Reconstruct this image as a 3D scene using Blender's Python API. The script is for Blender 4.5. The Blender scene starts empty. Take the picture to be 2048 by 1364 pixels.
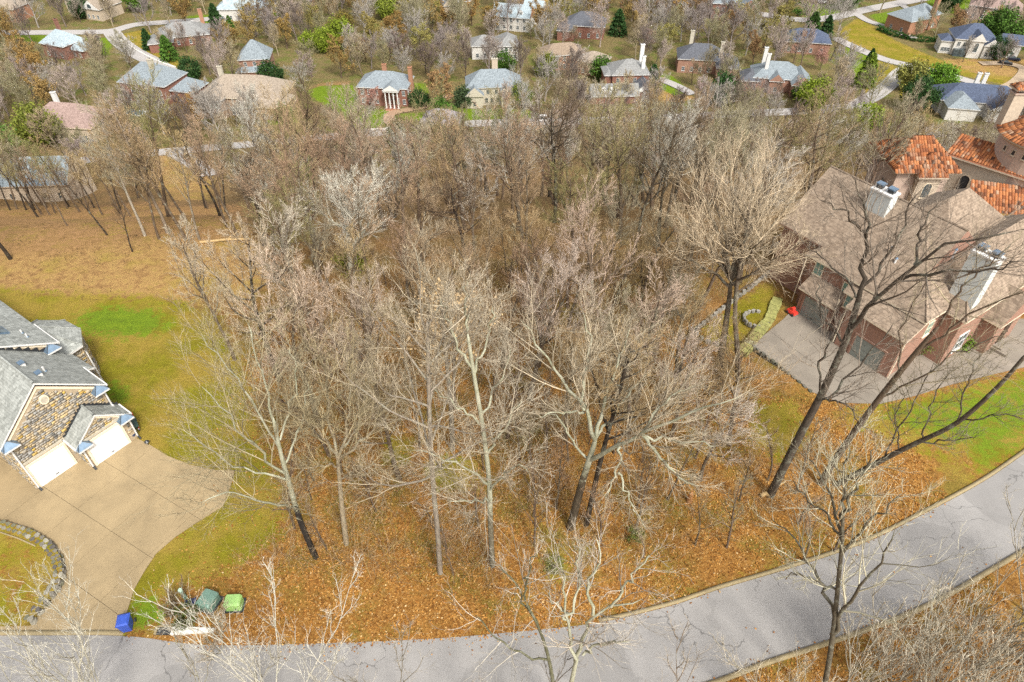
import bpy, bmesh, math, random
import numpy as np

random.seed(7)
RNG = np.random.default_rng(11)
SC = bpy.context.scene
COL = SC.collection
R_ = math.radians

# ------------------------------------------------------------------ camera, light, exposure
CAM_H, PITCH, FPX = 42.0, R_(42.0), 1365.3          # metres above the lot, tilt down, focal length for a 2048 px wide frame
cam_d = bpy.data.cameras.new('camera')
cam_d.sensor_width = 36.0
cam_d.lens = 24.0
cam_d.clip_start = 0.5
cam_d.clip_end = 12000
cam = bpy.data.objects.new('camera', cam_d)
COL.objects.link(cam)
cam.location = (0, 0, CAM_H)
cam.rotation_euler = (R_(90) - PITCH, 0, 0)
SC.camera = cam

SUN_EL, SUN_AZ = R_(50), R_(152)                     # azimuth clockwise from +Y (the view direction)
world = bpy.data.worlds.new('World')
SC.world = world
world.use_nodes = True
wn = world.node_tree
wn.nodes.clear()
w_out = wn.nodes.new('ShaderNodeOutputWorld')
w_bg = wn.nodes.new('ShaderNodeBackground')
w_sky = wn.nodes.new('ShaderNodeTexSky')
w_sky.sky_type = 'NISHITA'
w_sky.sun_disc = False
w_sky.sun_elevation = SUN_EL
w_sky.sun_rotation = SUN_AZ
w_sky.dust_density = 4.0
w_sky.air_density = 1.0
w_sky.ozone_density = 0.6
w_hs = wn.nodes.new('ShaderNodeHueSaturation')       # thin high overcast: the blue is washed out of the sky
w_hs.inputs['Saturation'].default_value = 0.20
w_bg.inputs['Strength'].default_value = 0.10
wn.links.new(w_sky.outputs[0], w_hs.inputs['Color'])
wn.links.new(w_hs.outputs[0], w_bg.inputs[0])
wn.links.new(w_bg.outputs[0], w_out.inputs[0])

sun_d = bpy.data.lights.new('sun', 'SUN')
sun_d.energy = 1.5
sun_d.angle = R_(10)
sun_d.color = (1.0, 0.955, 0.86)
sun = bpy.data.objects.new('sun', sun_d)
COL.objects.link(sun)
sun.rotation_euler = (R_(90) - SUN_EL, 0, math.pi - SUN_AZ)
sun.location = (0, 0, 120)

vs = SC.view_settings
vs.view_transform = 'Standard'
vs.look = 'None'
vs.exposure = 1.45
vs.gamma = 1.0
vs.use_curve_mapping = False
SC.render.engine = 'CYCLES'
SC.cycles.use_denoising = False
SC.cycles.max_bounces = 5
SC.cycles.diffuse_bounces = 3
SC.cycles.glossy_bounces = 2

# ------------------------------------------------------------------ view rays: turn a place seen in the photograph into a point of the place
cP, sP = math.cos(PITCH), math.sin(PITCH)

def ray(u, v):
    x = (u - 1024) / FPX
    y = -(v - 682) / FPX
    return np.array([x, cP + y * sP, -sP + y * cP])

def pz(u, v, z=0.0):
    d = ray(u, v)
    t = (z - CAM_H) / d[2]
    return np.array([d[0] * t, d[1] * t, z])

def smooth(a, b, x):
    t = np.clip((np.asarray(x, float) - a) / (b - a), 0, 1)
    return t * t * (3 - 2 * t)

_yy = np.arange(-400, 9000, 1.0)
def _profile(pts):
    z = np.interp(_yy, [p[0] for p in pts], [p[1] for p in pts])
    k = np.exp(-np.linspace(-2, 2, 25) ** 2)
    k /= k.sum()
    zz = np.convolve(np.pad(z, 12, mode='edge'), k, 'valid')
    near = smooth(44, 60, _yy)
    return z * (1 - near) + zz * near
_far = [(240, -56), (345, -56), (420, -54), (600, -48), (1000, -30), (2000, 15), (4000, 60), (9000, 80)]
_pc = _profile([(-400, -30), (-60, 0), (42, 0), (50, -.5), (60, -1.8), (70, -3.6), (80, -6.5), (95, -13), (115, -24), (140, -36), (175, -48), (210, -54.5)] + _far)
_pl = _profile([(-400, -30), (-60, 0), (58, 0), (66, -1.2), (74, -3.4), (82, -9), (95, -19), (110, -27.5), (130, -36.5), (150, -44), (180, -52), (210, -55.5)] + _far)
_pr = _profile([(-400, -30), (-60, 0), (60, 0), (68, -1.5), (78, -5), (90, -11), (110, -22), (140, -36), (175, -48), (210, -54.5)] + _far)

def tz(x, y):
    x = np.asarray(x, float)
    y = np.asarray(y, float)
    wl = smooth(-22, -42, x)
    wr = smooth(14, 23, x)
    z = np.interp(y, _yy, _pl) * wl + np.interp(y, _yy, _pr) * wr + np.interp(y, _yy, _pc) * (1 - wl - wr)
    bump = smooth(62, 90, y) * (1 - smooth(150, 200, y))
    z = z + bump * (0.5 * np.sin(x * .13 + y * .09) + .35 * np.sin(x * .31 - y * .21))
    # the wooded lot lies a step below the right hand driveway
    lot = smooth(24.5, 21.5, x) * smooth(-8, 2, x) * smooth(34, 40, y) * smooth(60, 50, y)
    z = z - 0.5 * lot
    return z

def at(u, v, lift=0.0):
    d = ray(u, v)
    lo, hi = 10.0, 10.0
    o = np.array([0, 0, CAM_H])
    while hi < 6000:
        p = o + d * hi
        if p[2] < tz(p[0], p[1]) + lift:
            break
        lo = hi
        hi *= 1.02
    for _ in range(30):
        m = (lo + hi) / 2
        p = o + d * m
        if p[2] < tz(p[0], p[1]) + lift:
            hi = m
        else:
            lo = m
    p = o + d * hi
    return np.array([p[0], p[1], p[2]])

# ------------------------------------------------------------------ material helpers
def new_mat(name):
    m = bpy.data.materials.new(name)
    m.use_nodes = True
    nt = m.node_tree
    b = nt.nodes['Principled BSDF']
    return m, nt, b

def node(nt, t, **kw):
    n = nt.nodes.new(t)
    for k, v in kw.items():
        if k in n.inputs:
            n.inputs[k].default_value = v
        else:
            setattr(n, k, v)
    return n

def ramp(nt, fac, stops):
    r = nt.nodes.new('ShaderNodeValToRGB')
    els = r.color_ramp.elements
    while len(els) < len(stops):
        els.new(0.5)
    for e, (p, c) in zip(els, stops):
        e.position = p
        e.color = (c[0], c[1], c[2], 1)
    nt.links.new(fac, r.inputs[0])
    return r.outputs[0]

def mixc(nt, fac, a, b, mode='MIX'):
    m = nt.nodes.new('ShaderNodeMix')
    m.data_type = 'RGBA'
    m.blend_type = mode
    if isinstance(fac, (int, float)):
        m.inputs[0].default_value = fac
    else:
        nt.links.new(fac, m.inputs[0])
    for s, i in ((a, 6), (b, 7)):
        if isinstance(s, (tuple, list)):
            m.inputs[i].default_value = (s[0], s[1], s[2], 1)
        else:
            nt.links.new(s, m.inputs[i])
    return m.outputs[2]

def mathn(nt, op, a, b=None, clamp=False):
    m = nt.nodes.new('ShaderNodeMath')
    m.operation = op
    m.use_clamp = clamp
    for i, s in enumerate((a, b)):
        if s is None:
            continue
        if isinstance(s, (int, float)):
            m.inputs[i].default_value = s
        else:
            nt.links.new(s, m.inputs[i])
    return m.outputs[0]

def noise(nt, vec, scale, detail=4, rough=0.6, dist=0.0):
    n = nt.nodes.new('ShaderNodeTexNoise')
    n.inputs['Scale'].default_value = scale
    n.inputs['Detail'].default_value = detail
    n.inputs['Roughness'].default_value = rough
    n.inputs['Distortion'].default_value = dist
    if vec is not None:
        nt.links.new(vec, n.inputs['Vector'])
    return n.outputs[0]

def bump(nt, b, h, strength=0.4, dist=0.05):
    n = nt.nodes.new('ShaderNodeBump')
    n.inputs['Strength'].default_value = strength
    n.inputs['Distance'].default_value = dist
    nt.links.new(h, n.inputs['Height'])
    nt.links.new(n.outputs[0], b.inputs['Normal'])

def pos(nt):
    return nt.nodes.new('ShaderNodeNewGeometry').outputs['Position']

def objc(nt):
    return nt.nodes.new('ShaderNodeTexCoord').outputs['Object']

_MC = {}
def plain(name, c, rough=0.6, var=0.18, scale=3.0, metal=0.0):
    """a painted or plain surface with a little mottling"""
    key = (name, tuple(c), rough)
    if key in _MC:
        return _MC[key]
    m, nt, b = new_mat(name)
    n = noise(nt, objc(nt), scale, 5)
    lo = tuple(x * (1 - var) for x in c)
    hi = tuple(min(1, x * (1 + var)) for x in c)
    nt.links.new(ramp(nt, n, [(.3, lo), (.7, hi)]), b.inputs['Base Color'])
    b.inputs['Roughness'].default_value = rough
    b.inputs['Metallic'].default_value = metal
    _MC[key] = m
    return m

def shingle(name, c, course=0.16, var=0.22):
    m, nt, b = new_mat(name)
    oc = objc(nt)
    sx = node(nt, 'ShaderNodeSeparateXYZ')
    nt.links.new(oc, sx.inputs[0])
    n1 = noise(nt, oc, 2.2, 6, .7)
    vo = node(nt, 'ShaderNodeTexVoronoi', Scale=4.0)
    nt.links.new(oc, vo.inputs['Vector'])
    line = mathn(nt, 'FRACT', mathn(nt, 'DIVIDE', sx.outputs[2], course))
    dark = mathn(nt, 'LESS_THAN', line, 0.22)
    base = ramp(nt, n1, [(.25, tuple(x * (1 - var) for x in c)), (.75, tuple(x * (1 + var) for x in c))])
    vsep = nt.nodes.new('ShaderNodeSeparateColor')
    nt.links.new(vo.outputs['Color'], vsep.inputs[0])
    base = mixc(nt, 0.35, base, vsep.outputs[0], 'SOFT_LIGHT')
    base = mixc(nt, mathn(nt, 'MULTIPLY', dark, 0.35), base, tuple(x * .45 for x in c))
    nt.links.new(base, b.inputs['Base Color'])
    b.inputs['Roughness'].default_value = 0.9
    bump(nt, b, mathn(nt, 'ADD', line, n1), .5, .03)
    return m

def brick_mat(name, c1, c2, mortar, sc=1.0):
    m, nt, b = new_mat(name)
    oc = objc(nt)
    sx = node(nt, 'ShaderNodeSeparateXYZ')
    nt.links.new(oc, sx.inputs[0])
    cx = node(nt, 'ShaderNodeCombineXYZ')
    nt.links.new(mathn(nt, 'ADD', sx.outputs[0], sx.outputs[1]), cx.inputs[0])
    nt.links.new(sx.outputs[2], cx.inputs[1])
    bt = node(nt, 'ShaderNodeTexBrick', Scale=1.0 / sc)
    bt.inputs['Color1'].default_value = (*c1, 1)
    bt.inputs['Color2'].default_value = (*c2, 1)
    bt.inputs['Mortar'].default_value = (*mortar, 1)
    bt.inputs['Brick Width'].default_value = .24
    bt.inputs['Row Height'].default_value = .085
    bt.inputs['Mortar Size'].default_value = .012
    nt.links.new(cx.outputs[0], bt.inputs['Vector'])
    n = noise(nt, oc, 1.3, 5)
    col = mixc(nt, 0.5, bt.outputs[0], ramp(nt, n, [(.3, tuple(x * .7 for x in c1)), (.7, tuple(min(1, x * 1.35) for x in c2))]))
    nt.links.new(col, b.inputs['Base Color'])
    b.inputs['Roughness'].default_value = .9
    return m

def island_mat(name, stops, rough=.85, extra=None, spec=.3):
    """every loose piece of the mesh takes its own tone"""
    m, nt, b = new_mat(name)
    g = nt.nodes.new('ShaderNodeNewGeometry')
    col = ramp(nt, g.outputs['Random Per Island'], stops)
    n = noise(nt, g.outputs['Position'], 6, 4)
    col = mixc(nt, .35, col, ramp(nt, n, [(.3, (.25, .25, .25)), (.7, (.8, .8, .8))]), 'SOFT_LIGHT')
    nt.links.new(col, b.inputs['Base Color'])
    b.inputs['Roughness'].default_value = rough
    b.inputs['Specular IOR Level'].default_value = spec
    return m

def glass_mat():
    m, nt, b = new_mat('window_glass')
    n = noise(nt, objc(nt), 1.2, 2)
    nt.links.new(ramp(nt, n, [(.35, (.03, .04, .045)), (.7, (.10, .13, .14))]), b.inputs['Base Color'])
    b.inputs['Roughness'].default_value = .12
    return m
GLASS = glass_mat()
WHITE = plain('white_paint', (.60, .59, .57), .5, .06)
CREAM = plain('cream_trim', (.70, .60, .45), .6, .08)
DARK = plain('dark_metal', (.025, .027, .03), .4, .2)
FLASH = plain('blue_grey_metal', (.13, .19, .26), .35, .2, metal=.4)

# ------------------------------------------------------------------ mesh helpers
def raw_mesh(name, verts, facesets, smooth_=False):
    """verts (n,3); facesets: list of integer arrays (m,k)"""
    me = bpy.data.meshes.new(name)
    v = np.asarray(verts, np.float32)
    me.vertices.add(len(v))
    me.vertices.foreach_set('co', v.ravel())
    loops = np.concatenate([f.ravel() for f in facesets]).astype(np.int32)
    tot = np.concatenate([np.full(len(f), f.shape[1]) for f in facesets]).astype(np.int32)
    st = np.concatenate([[0], np.cumsum(tot)[:-1]]).astype(np.int32)
    me.loops.add(len(loops))
    me.loops.foreach_set('vertex_index', loops)
    me.polygons.add(len(tot))
    me.polygons.foreach_set('loop_start', st)
    me.polygons.foreach_set('loop_total', tot)
    if smooth_:
        me.polygons.foreach_set('use_smooth', np.ones(len(tot), bool))
    me.update(calc_edges=True)
    return me

class MB:
    """collects faces of several materials for ONE mesh object"""
    def __init__(self):
        self.v, self.f, self.mi, self.mats = [], [], [], []
    def mat(self, m):
        if m not in self.mats:
            self.mats.append(m)
        return self.mats.index(m)
    def face(self, pts, m):
        i = len(self.v)
        self.v += [tuple(map(float, p)) for p in pts]
        self.f.append(list(range(i, i + len(pts))))
        self.mi.append(self.mat(m))
    def mesh(self, verts, faces, m):
        i = len(self.v)
        self.v += [tuple(map(float, p)) for p in verts]
        k = self.mat(m)
        for f in faces:
            self.f.append([a + i for a in f])
            self.mi.append(k)
    def box(self, x0, x1, y0, y1, z0, z1, m):
        self.mesh([(x0, y0, z0), (x1, y0, z0), (x1, y1, z0), (x0, y1, z0), (x0, y0, z1), (x1, y0, z1), (x1, y1, z1), (x0, y1, z1)],
                  [(3, 2, 1, 0), (4, 5, 6, 7), (0, 1, 5, 4), (1, 2, 6, 5), (2, 3, 7, 6), (3, 0, 4, 7)], m)
    def prism(self, poly, z0, z1, m):
        n = len(poly)
        vs_ = [(p[0], p[1], z0) for p in poly] + [(p[0], p[1], z1) for p in poly]
        self.mesh(vs_, [list(range(n))[::-1], list(range(n, 2 * n))] + [(i, (i + 1) % n, n + (i + 1) % n, n + i) for i in range(n)], m)
    def cyl(self, c, r0, r1, z0, z1, m, n=10, cap=True):
        vs_ = [(c[0] + r * math.cos(2 * math.pi * i / n), c[1] + r * math.sin(2 * math.pi * i / n), z) for r, z in ((r0, z0), (r1, z1)) for i in range(n)]
        fs = [(i, (i + 1) % n, n + (i + 1) % n, n + i) for i in range(n)]
        if cap:
            fs += [list(range(n))[::-1], list(range(n, 2 * n))]
        self.mesh(vs_, fs, m)
    def tube(self, pts, r, m, n=6):
        pts = [np.array(p, float) for p in pts]
        P = np.array([pts])
        Rr = np.full((1, len(pts)), r)
        v, fs = tubes(P, Rr, n)
        self.mesh(v, [tuple(q) for f in fs for q in f], m)
    def build(self, name, parent=None, smooth_=False):
        me = bpy.data.meshes.new(name)
        me.from_pydata(self.v, [], self.f)
        for m in self.mats:
            me.materials.append(m)
        me.polygons.foreach_set('material_index', self.mi)
        if smooth_:
            me.polygons.foreach_set('use_smooth', [True] * len(self.f))
        me.update()
        return link(name, me, parent)

def link(name, data, parent=None):
    o = bpy.data.objects.new(name, data)
    COL.objects.link(o)
    if parent is not None:
        o.parent = parent
    return o

def thing(name, label, cat, loc=(0, 0, 0), rz=0.0, group=None):
    o = bpy.data.objects.new(name, None)
    o.empty_display_size = .5
    COL.objects.link(o)
    o.location = [float(a) for a in loc]
    o.rotation_euler = (0, 0, rz)
    return tag(o, label, cat, group)

def tag(o, label=None, cat=None, group=None, kind=None):
    if label:
        o['label'] = label
    if cat:
        o['category'] = cat
    if group:
        o['group'] = group
    if kind:
        o['kind'] = kind
    return o

def tubes(P, R, sides, tip=False):
    """P (n,k,3) centre lines, R (n,k) radii -> verts, [quads, tris]. With tip the last ring is one point."""
    P = np.asarray(P, float)
    n, k, _ = P.shape
    T = np.gradient(P, axis=1)
    T /= np.linalg.norm(T, axis=2, keepdims=True) + 1e-9
    m = T.mean(axis=1)
    m /= np.linalg.norm(m, axis=1, keepdims=True) + 1e-9
    ref = np.where((np.abs(m[:, 2:3]) < .7), np.array([[0, 0, 1.]]), np.array([[1., 0, 0]]))
    ref = np.repeat(ref[:, None, :], k, axis=1)
    U = np.cross(T, ref)
    U /= np.linalg.norm(U, axis=2, keepdims=True) + 1e-9
    V = np.cross(T, U)
    a = np.arange(sides) * 2 * np.pi / sides
    kk = k - 1 if tip else k
    ring = P[:, :kk, None, :] + R[:, :kk, None, None] * (np.cos(a)[None, None, :, None] * U[:, :kk, None, :] + np.sin(a)[None, None, :, None] * V[:, :kk, None, :])
    verts = ring.reshape(-1, 3)
    base = (np.arange(n) * kk * sides)[:, None, None]
    i = np.arange(kk - 1)[None, :, None] * sides
    s = np.arange(sides)[None, None, :]
    s2 = (s + 1) % sides
    q = np.stack(np.broadcast_arrays(base + i + s, base + i + sides + s, base + i + sides + s2, base + i + s2), -1).reshape(-1, 4)
    fs = [q] if len(q) else []
    if tip:
        tv = P[:, -1, :]
        t0 = len(verts)
        verts = np.concatenate([verts, tv])
        b2 = (np.arange(n) * kk * sides + (kk - 1) * sides)[:, None]
        ss = np.arange(sides)[None, :]
        tr = np.stack(np.broadcast_arrays(b2 + ss, (t0 + np.arange(n))[:, None], b2 + (ss + 1) % sides), -1).reshape(-1, 3)
        fs.append(tr)
    return verts, fs

def in_poly(x, y, poly):
    x = np.asarray(x, float)
    y = np.asarray(y, float)
    r = np.zeros(x.shape, bool)
    n = len(poly)
    for i in range(n):
        x0, y0 = poly[i][0], poly[i][1]
        x1, y1 = poly[(i + 1) % n][0], poly[(i + 1) % n][1]
        c = ((y0 > y) != (y1 > y))
        with np.errstate(divide='ignore', invalid='ignore'):
            r ^= c & (x < (x1 - x0) * (y - y0) / (y1 - y0 + 1e-12) + x0)
    return r

def poly_dist(x, y, poly, closed=True):
    x = np.asarray(x, float)
    y = np.asarray(y, float)
    d = np.full(x.shape, 1e9)
    n = len(poly)
    for i in range(n if closed else n - 1):
        ax, ay = poly[i][0], poly[i][1]
        bx, by = poly[(i + 1) % n][0], poly[(i + 1) % n][1]
        L = (bx - ax) ** 2 + (by - ay) ** 2 + 1e-9
        t = np.clip(((x - ax) * (bx - ax) + (y - ay) * (by - ay)) / L, 0, 1)
        d = np.minimum(d, np.hypot(x - ax - t * (bx - ax), y - ay - t * (by - ay)))
    return d

def gpoly(px, z=None):
    """outline of an area on the ground, from where the photograph shows its corners"""
    return [tuple((at(u, v) if z is None else pz(u, v, z))[:2]) for u, v in px]

def densify(pts, step):
    out = []
    for a, b in zip(pts[:-1], pts[1:]):
        a = np.array(a, float)
        b = np.array(b, float)
        n = max(1, int(np.linalg.norm(b - a) / step))
        for i in range(n):
            out.append(a + (b - a) * i / n)
    out.append(np.array(pts[-1], float))
    return out

def spline(pts, n=6):
    """Catmull-Rom through the points"""
    p = [np.array(q, float) for q in pts]
    p = [2 * p[0] - p[1]] + p + [2 * p[-1] - p[-2]]
    out = []
    for i in range(1, len(p) - 2):
        for k in range(n):
            t = k / n
            out.append(.5 * (2 * p[i] + (p[i + 1] - p[i - 1]) * t + (2 * p[i - 1] - 5 * p[i] + 4 * p[i + 1] - p[i + 2]) * t ** 2 + (3 * p[i] - p[i - 1] - 3 * p[i + 1] + p[i + 2]) * t ** 3))
    out.append(p[-2])
    return out

# ------------------------------------------------------------------ areas of the ground
HA = pz(76, 979)                                      # corner of the stone house
HE = np.array([.5764, .8172, 0.])
HE /= np.linalg.norm(HE)
HN = np.array([HE[1], -HE[0], 0.])

DRIVE_L = [pz(u, v)[:2] for u, v in [(-420, 1010), (-300, 860), (-60, 850), (120, 900), (264, 872), (300, 890), (335, 912), (380, 930), (430, 940), (470, 942), (463, 968), (447, 1012), (402, 1040), (350, 1075), (312, 1108), (286, 1148), (268, 1180), (255, 1222), (245, 1269), (0, 1269), (-420, 1269)]]
ISLAND = [pz(u, v)[:2] for u, v in [(-430, 1020), (-200, 1028), (-30, 1042), (20, 1050), (70, 1066), (105, 1088), (126, 1118), (130, 1150), (116, 1185), (90, 1215), (62, 1252), (-100, 1256), (-430, 1256)]]
DRIVE_R = [pz(u, v)[:2] for u, v in [(1505, 690), (1560, 733), (1625, 785), (1680, 806), (1760, 808), (1830, 792), (1900, 770), (1990, 748), (2060, 732), (2300, 660), (2300, 560), (2100, 615), (2048, 638), (2010, 640), (1960, 655), (1900, 690), (1850, 712), (1790, 690), (1700, 640), (1640, 600), (1600, 605), (1565, 640)]]
ROAD_N = [pz(u, v)[:2] for u, v in [(-900, 1268), (0, 1271), (245, 1272), (410, 1290), (640, 1287), (870, 1277), (1050, 1262), (1200, 1245), (1330, 1215), (1390, 1196), (1448, 1176), (1603, 1130), (1737, 1083), (1861, 1021), (1964, 965), (2048, 908), (2200, 800), (2420, 640)]]
ROAD_N = [np.array(p) for p in spline(ROAD_N, 6)]

def offset_line(pts, d):
    out = []
    for i, p in enumerate(pts):
        a = pts[max(0, i - 1)]
        b = pts[min(len(pts) - 1, i + 1)]
        t = (b - a) / (np.linalg.norm(b - a) + 1e-9)
        out.append(p + d * np.array([t[1], -t[0]]))
    return out
ROAD_S = offset_line(ROAD_N, 4.9)
ROAD_POLY = [tuple(p) for p in ROAD_N] + [tuple(p) for p in ROAD_S[::-1]]

# channel, softness (m), outline.  R green, G olive, B straw, A bare earth / mulch
Z0 = lambda px: [tuple(pz(u, v)[:2]) for u, v in px]
ZONES = [
    (1, 2.2, Z0([(-500, 640), (-200, 580), (0, 575), (150, 590), (330, 590), (430, 620), (490, 720), (505, 800), (525, 880), (560, 960), (575, 1030), (555, 1080), (500, 1120), (430, 1150), (370, 1175), (330, 1190), (300, 1215), (315, 1262), (245, 1270), (0, 1000), (-500, 950)])),
    (2, 2.5, gpoly([(-500, 408), (0, 412), (450, 418), (505, 470), (530, 560), (470, 625), (380, 625), (300, 610), (150, 600), (0, 590), (-500, 600)])),
    (0, 2.6, Z0([(150, 635), (215, 612), (300, 618), (335, 645), (300, 668), (235, 674), (165, 664)])),
    (3, 3.5, gpoly([(-500, 404), (505, 410), (510, 470), (420, 500), (250, 490), (120, 520), (-500, 530)])),
    (0, 1.2, Z0([(212, 765), (240, 760), (262, 790), (240, 815), (218, 800)])),
    (0, .9, Z0([(260, 1205), (300, 1195), (345, 1215), (330, 1250), (265, 1255)])),
    (1, 1.5, Z0([(1745, 812), (1800, 806), (1900, 780), (2000, 757), (2200, 700), (2200, 820), (2048, 903), (1985, 945), (1955, 945), (1930, 905), (1880, 885), (1800, 866)])),
    (0, 2.5, Z0([(1745, 812), (1800, 806), (1900, 780), (2000, 757), (2200, 700), (2200, 820), (2048, 903), (1985, 945), (1955, 945), (1930, 905), (1880, 885), (1800, 866)]), .62),
    (1, 2.5, Z0([(1690, 815), (1745, 812), (1960, 950), (1930, 960), (1840, 900), (1700, 850)])),
    (1, 1.5, Z0([(1400, 650), (1470, 600), (1540, 560), (1560, 620), (1500, 690), (1440, 690)])),
    (2, 2.0, gpoly([(1950, 400), (2100, 420), (2200, 500), (2048, 480), (1970, 440)])),
    (1, 1.2, Z0([(850, 930), (900, 900), (960, 925), (940, 985), (870, 985)])),
    (1, 1.0, Z0([(770, 870), (830, 880), (820, 930), (760, 930)])),
    (1, 1.2, Z0([(1080, 1100), (1130, 1090), (1150, 1160), (1095, 1165)])),
    (1, 1.6, Z0([(1510, 790), (1590, 800), (1620, 870), (1560, 930), (1500, 880)])),
    (1, 1.0, Z0([(1380, 1195), (1500, 1150), (1560, 1130), (1550, 1150), (1450, 1180)])),
    (2, 3.0, gpoly([(300, 300), (420, 330), (420, 400), (350, 400), (300, 350)])),
    # the valley
    (0, 1.5, gpoly([(607, 185), (640, 172), (705, 170), (728, 215), (782, 222), (772, 240), (760, 256), (715, 258), (690, 238), (655, 212)])),
    (0, 1.2, gpoly([(789, 240), (800, 228), (860, 223), (872, 236), (805, 246)])),
    (0, 1.5, gpoly([(880, 213), (960, 219), (1030, 218), (1080, 225), (1065, 240), (960, 240), (900, 240)])),
    (0, 1.5, gpoly([(826, 165), (852, 168), (858, 188), (835, 187)])),
    (0, 1.8, gpoly([(20, 70), (75, 69), (160, 77), (232, 74), (214, 112), (168, 112), (150, 86), (40, 82)])),
    (1, 1.8, gpoly([(238, 70), (290, 58), (335, 95), (366, 132), (340, 134), (290, 102), (245, 86)])),
    (1, 2.0, gpoly([(1678, 62), (1715, 36), (1752, 55), (1792, 82), (1900, 128), (1960, 150), (2080, 158), (2080, 184), (1900, 146), (1780, 116), (1690, 82)])),
    (0, 1.8, gpoly([(1612, 10), (1722, 11), (1702, 28), (1608, 38)])),
    (0, 1.8, gpoly([(1738, 30), (1812, 18), (1818, 38), (1765, 52)])),
    (0, 2.5, gpoly([(1690, 92), (1755, 112), (1740, 150), (1712, 160)])),
    (1, 2.0, gpoly([(1740, 112), (1792, 132), (1772, 172), (1725, 190), (1715, 160)])),
    (1, 2.0, gpoly([(1800, 158), (1850, 150), (1920, 162), (2000, 192), (1990, 205), (1880, 192), (1800, 192)])),
    (0, 1.5, gpoly([(1850, 150), (1905, 160), (1900, 180), (1845, 175)])),
    (0, 1.5, gpoly([(1308, 145), (1345, 152), (1380, 182), (1350, 192), (1312, 172)])),
    (0, 2.0, gpoly([(-60, 290), (28, 290), (34, 326), (-60, 335)])),
    (0, 1.5, gpoly([(380, 208), (412, 195), (420, 240), (380, 245)])),
    (0, 1.2, gpoly([(520, 226), (575, 222), (600, 245), (540, 250)])),
    (3, 2.0, gpoly([(636, 212), (664, 218), (700, 245), (725, 257), (690, 262), (640, 235)])),
    (3, 1.5, gpoly([(610, 176), (645, 163), (705, 160), (700, 172), (640, 178)])),
    (2, 3.0, gpoly([(1890, 118), (2080, 118), (2080, 166), (1960, 150), (1880, 128)])),
    (2, 2.5, gpoly([(1320, 178), (1400, 195), (1350, 205), (1310, 200)])),
    (0, 2.0, gpoly([(515, 10), (600, 14), (560, 32), (510, 28)])),
    (0, 2.0, gpoly([(375, 32), (440, 28), (450, 45), (380, 50)])),
    (2, 4.0, gpoly([(1040, -10), (1140, -10), (1120, 22), (1030, 22)])),
    (0, 3.0, gpoly([(1850, -8), (1950, -8), (1930, 30), (1860, 20)])),
]

def zone_eval(x, y):
    out = np.zeros(x.shape + (4,))
    for ch, soft, poly, *amp in ZONES:
        a = np.array(poly)
        k = (x > a[:, 0].min() - soft) & (x < a[:, 0].max() + soft) & (y > a[:, 1].min() - soft) & (y < a[:, 1].max() + soft)
        if not k.any():
            continue
        xs, ys = x[k], y[k]
        d = poly_dist(xs, ys, poly)
        d = np.where(in_poly(xs, ys, poly), d, -d)
        w = smooth(-soft, soft, d) * (amp[0] if amp else 1.0)
        cur = out[k]
        cur[:, ch] = np.maximum(cur[:, ch], w)
        out[k] = cur
    return out

def axis(parts):
    o = [parts[0][0]]
    for a, b, s in parts:
        n = max(1, int(round((b - a) / s)))
        o += list(a + (b - a) * (np.arange(n) + 1) / n)
    return np.array(o)
gx = axis([(-5000, -1200, 600), (-1200, -400, 60), (-400, -190, 10), (-190, -62, 1.6), (-62, 62, .9), (62, 230, 1.6), (230, 400, 10), (400, 1200, 60), (1200, 5000, 600)])
gy = axis([(-1500, -60, 240), (-60, 8, 4), (8, 90, .9), (90, 345, 1.6), (345, 460, 6), (460, 1200, 40), (1200, 7000, 400)])
GX, GY = np.meshgrid(gx, gy)
GZ = tz(GX, GY)
nx, ny = len(gx), len(gy)
tv = np.stack([GX.ravel(), GY.ravel(), GZ.ravel()], 1)
ii = (np.arange(ny - 1)[:, None] * nx + np.arange(nx - 1)[None, :]).ravel()
tq = np.stack([ii, ii + 1, ii + nx + 1, ii + nx], 1)
me = raw_mesh('ground', tv, [tq], True)
zc = zone_eval(GX, GY).reshape(-1, 4)
ca = me.color_attributes.new('zone', 'FLOAT_COLOR', 'POINT')
ca.data.foreach_set('color', zc.astype(np.float32).ravel())

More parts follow.
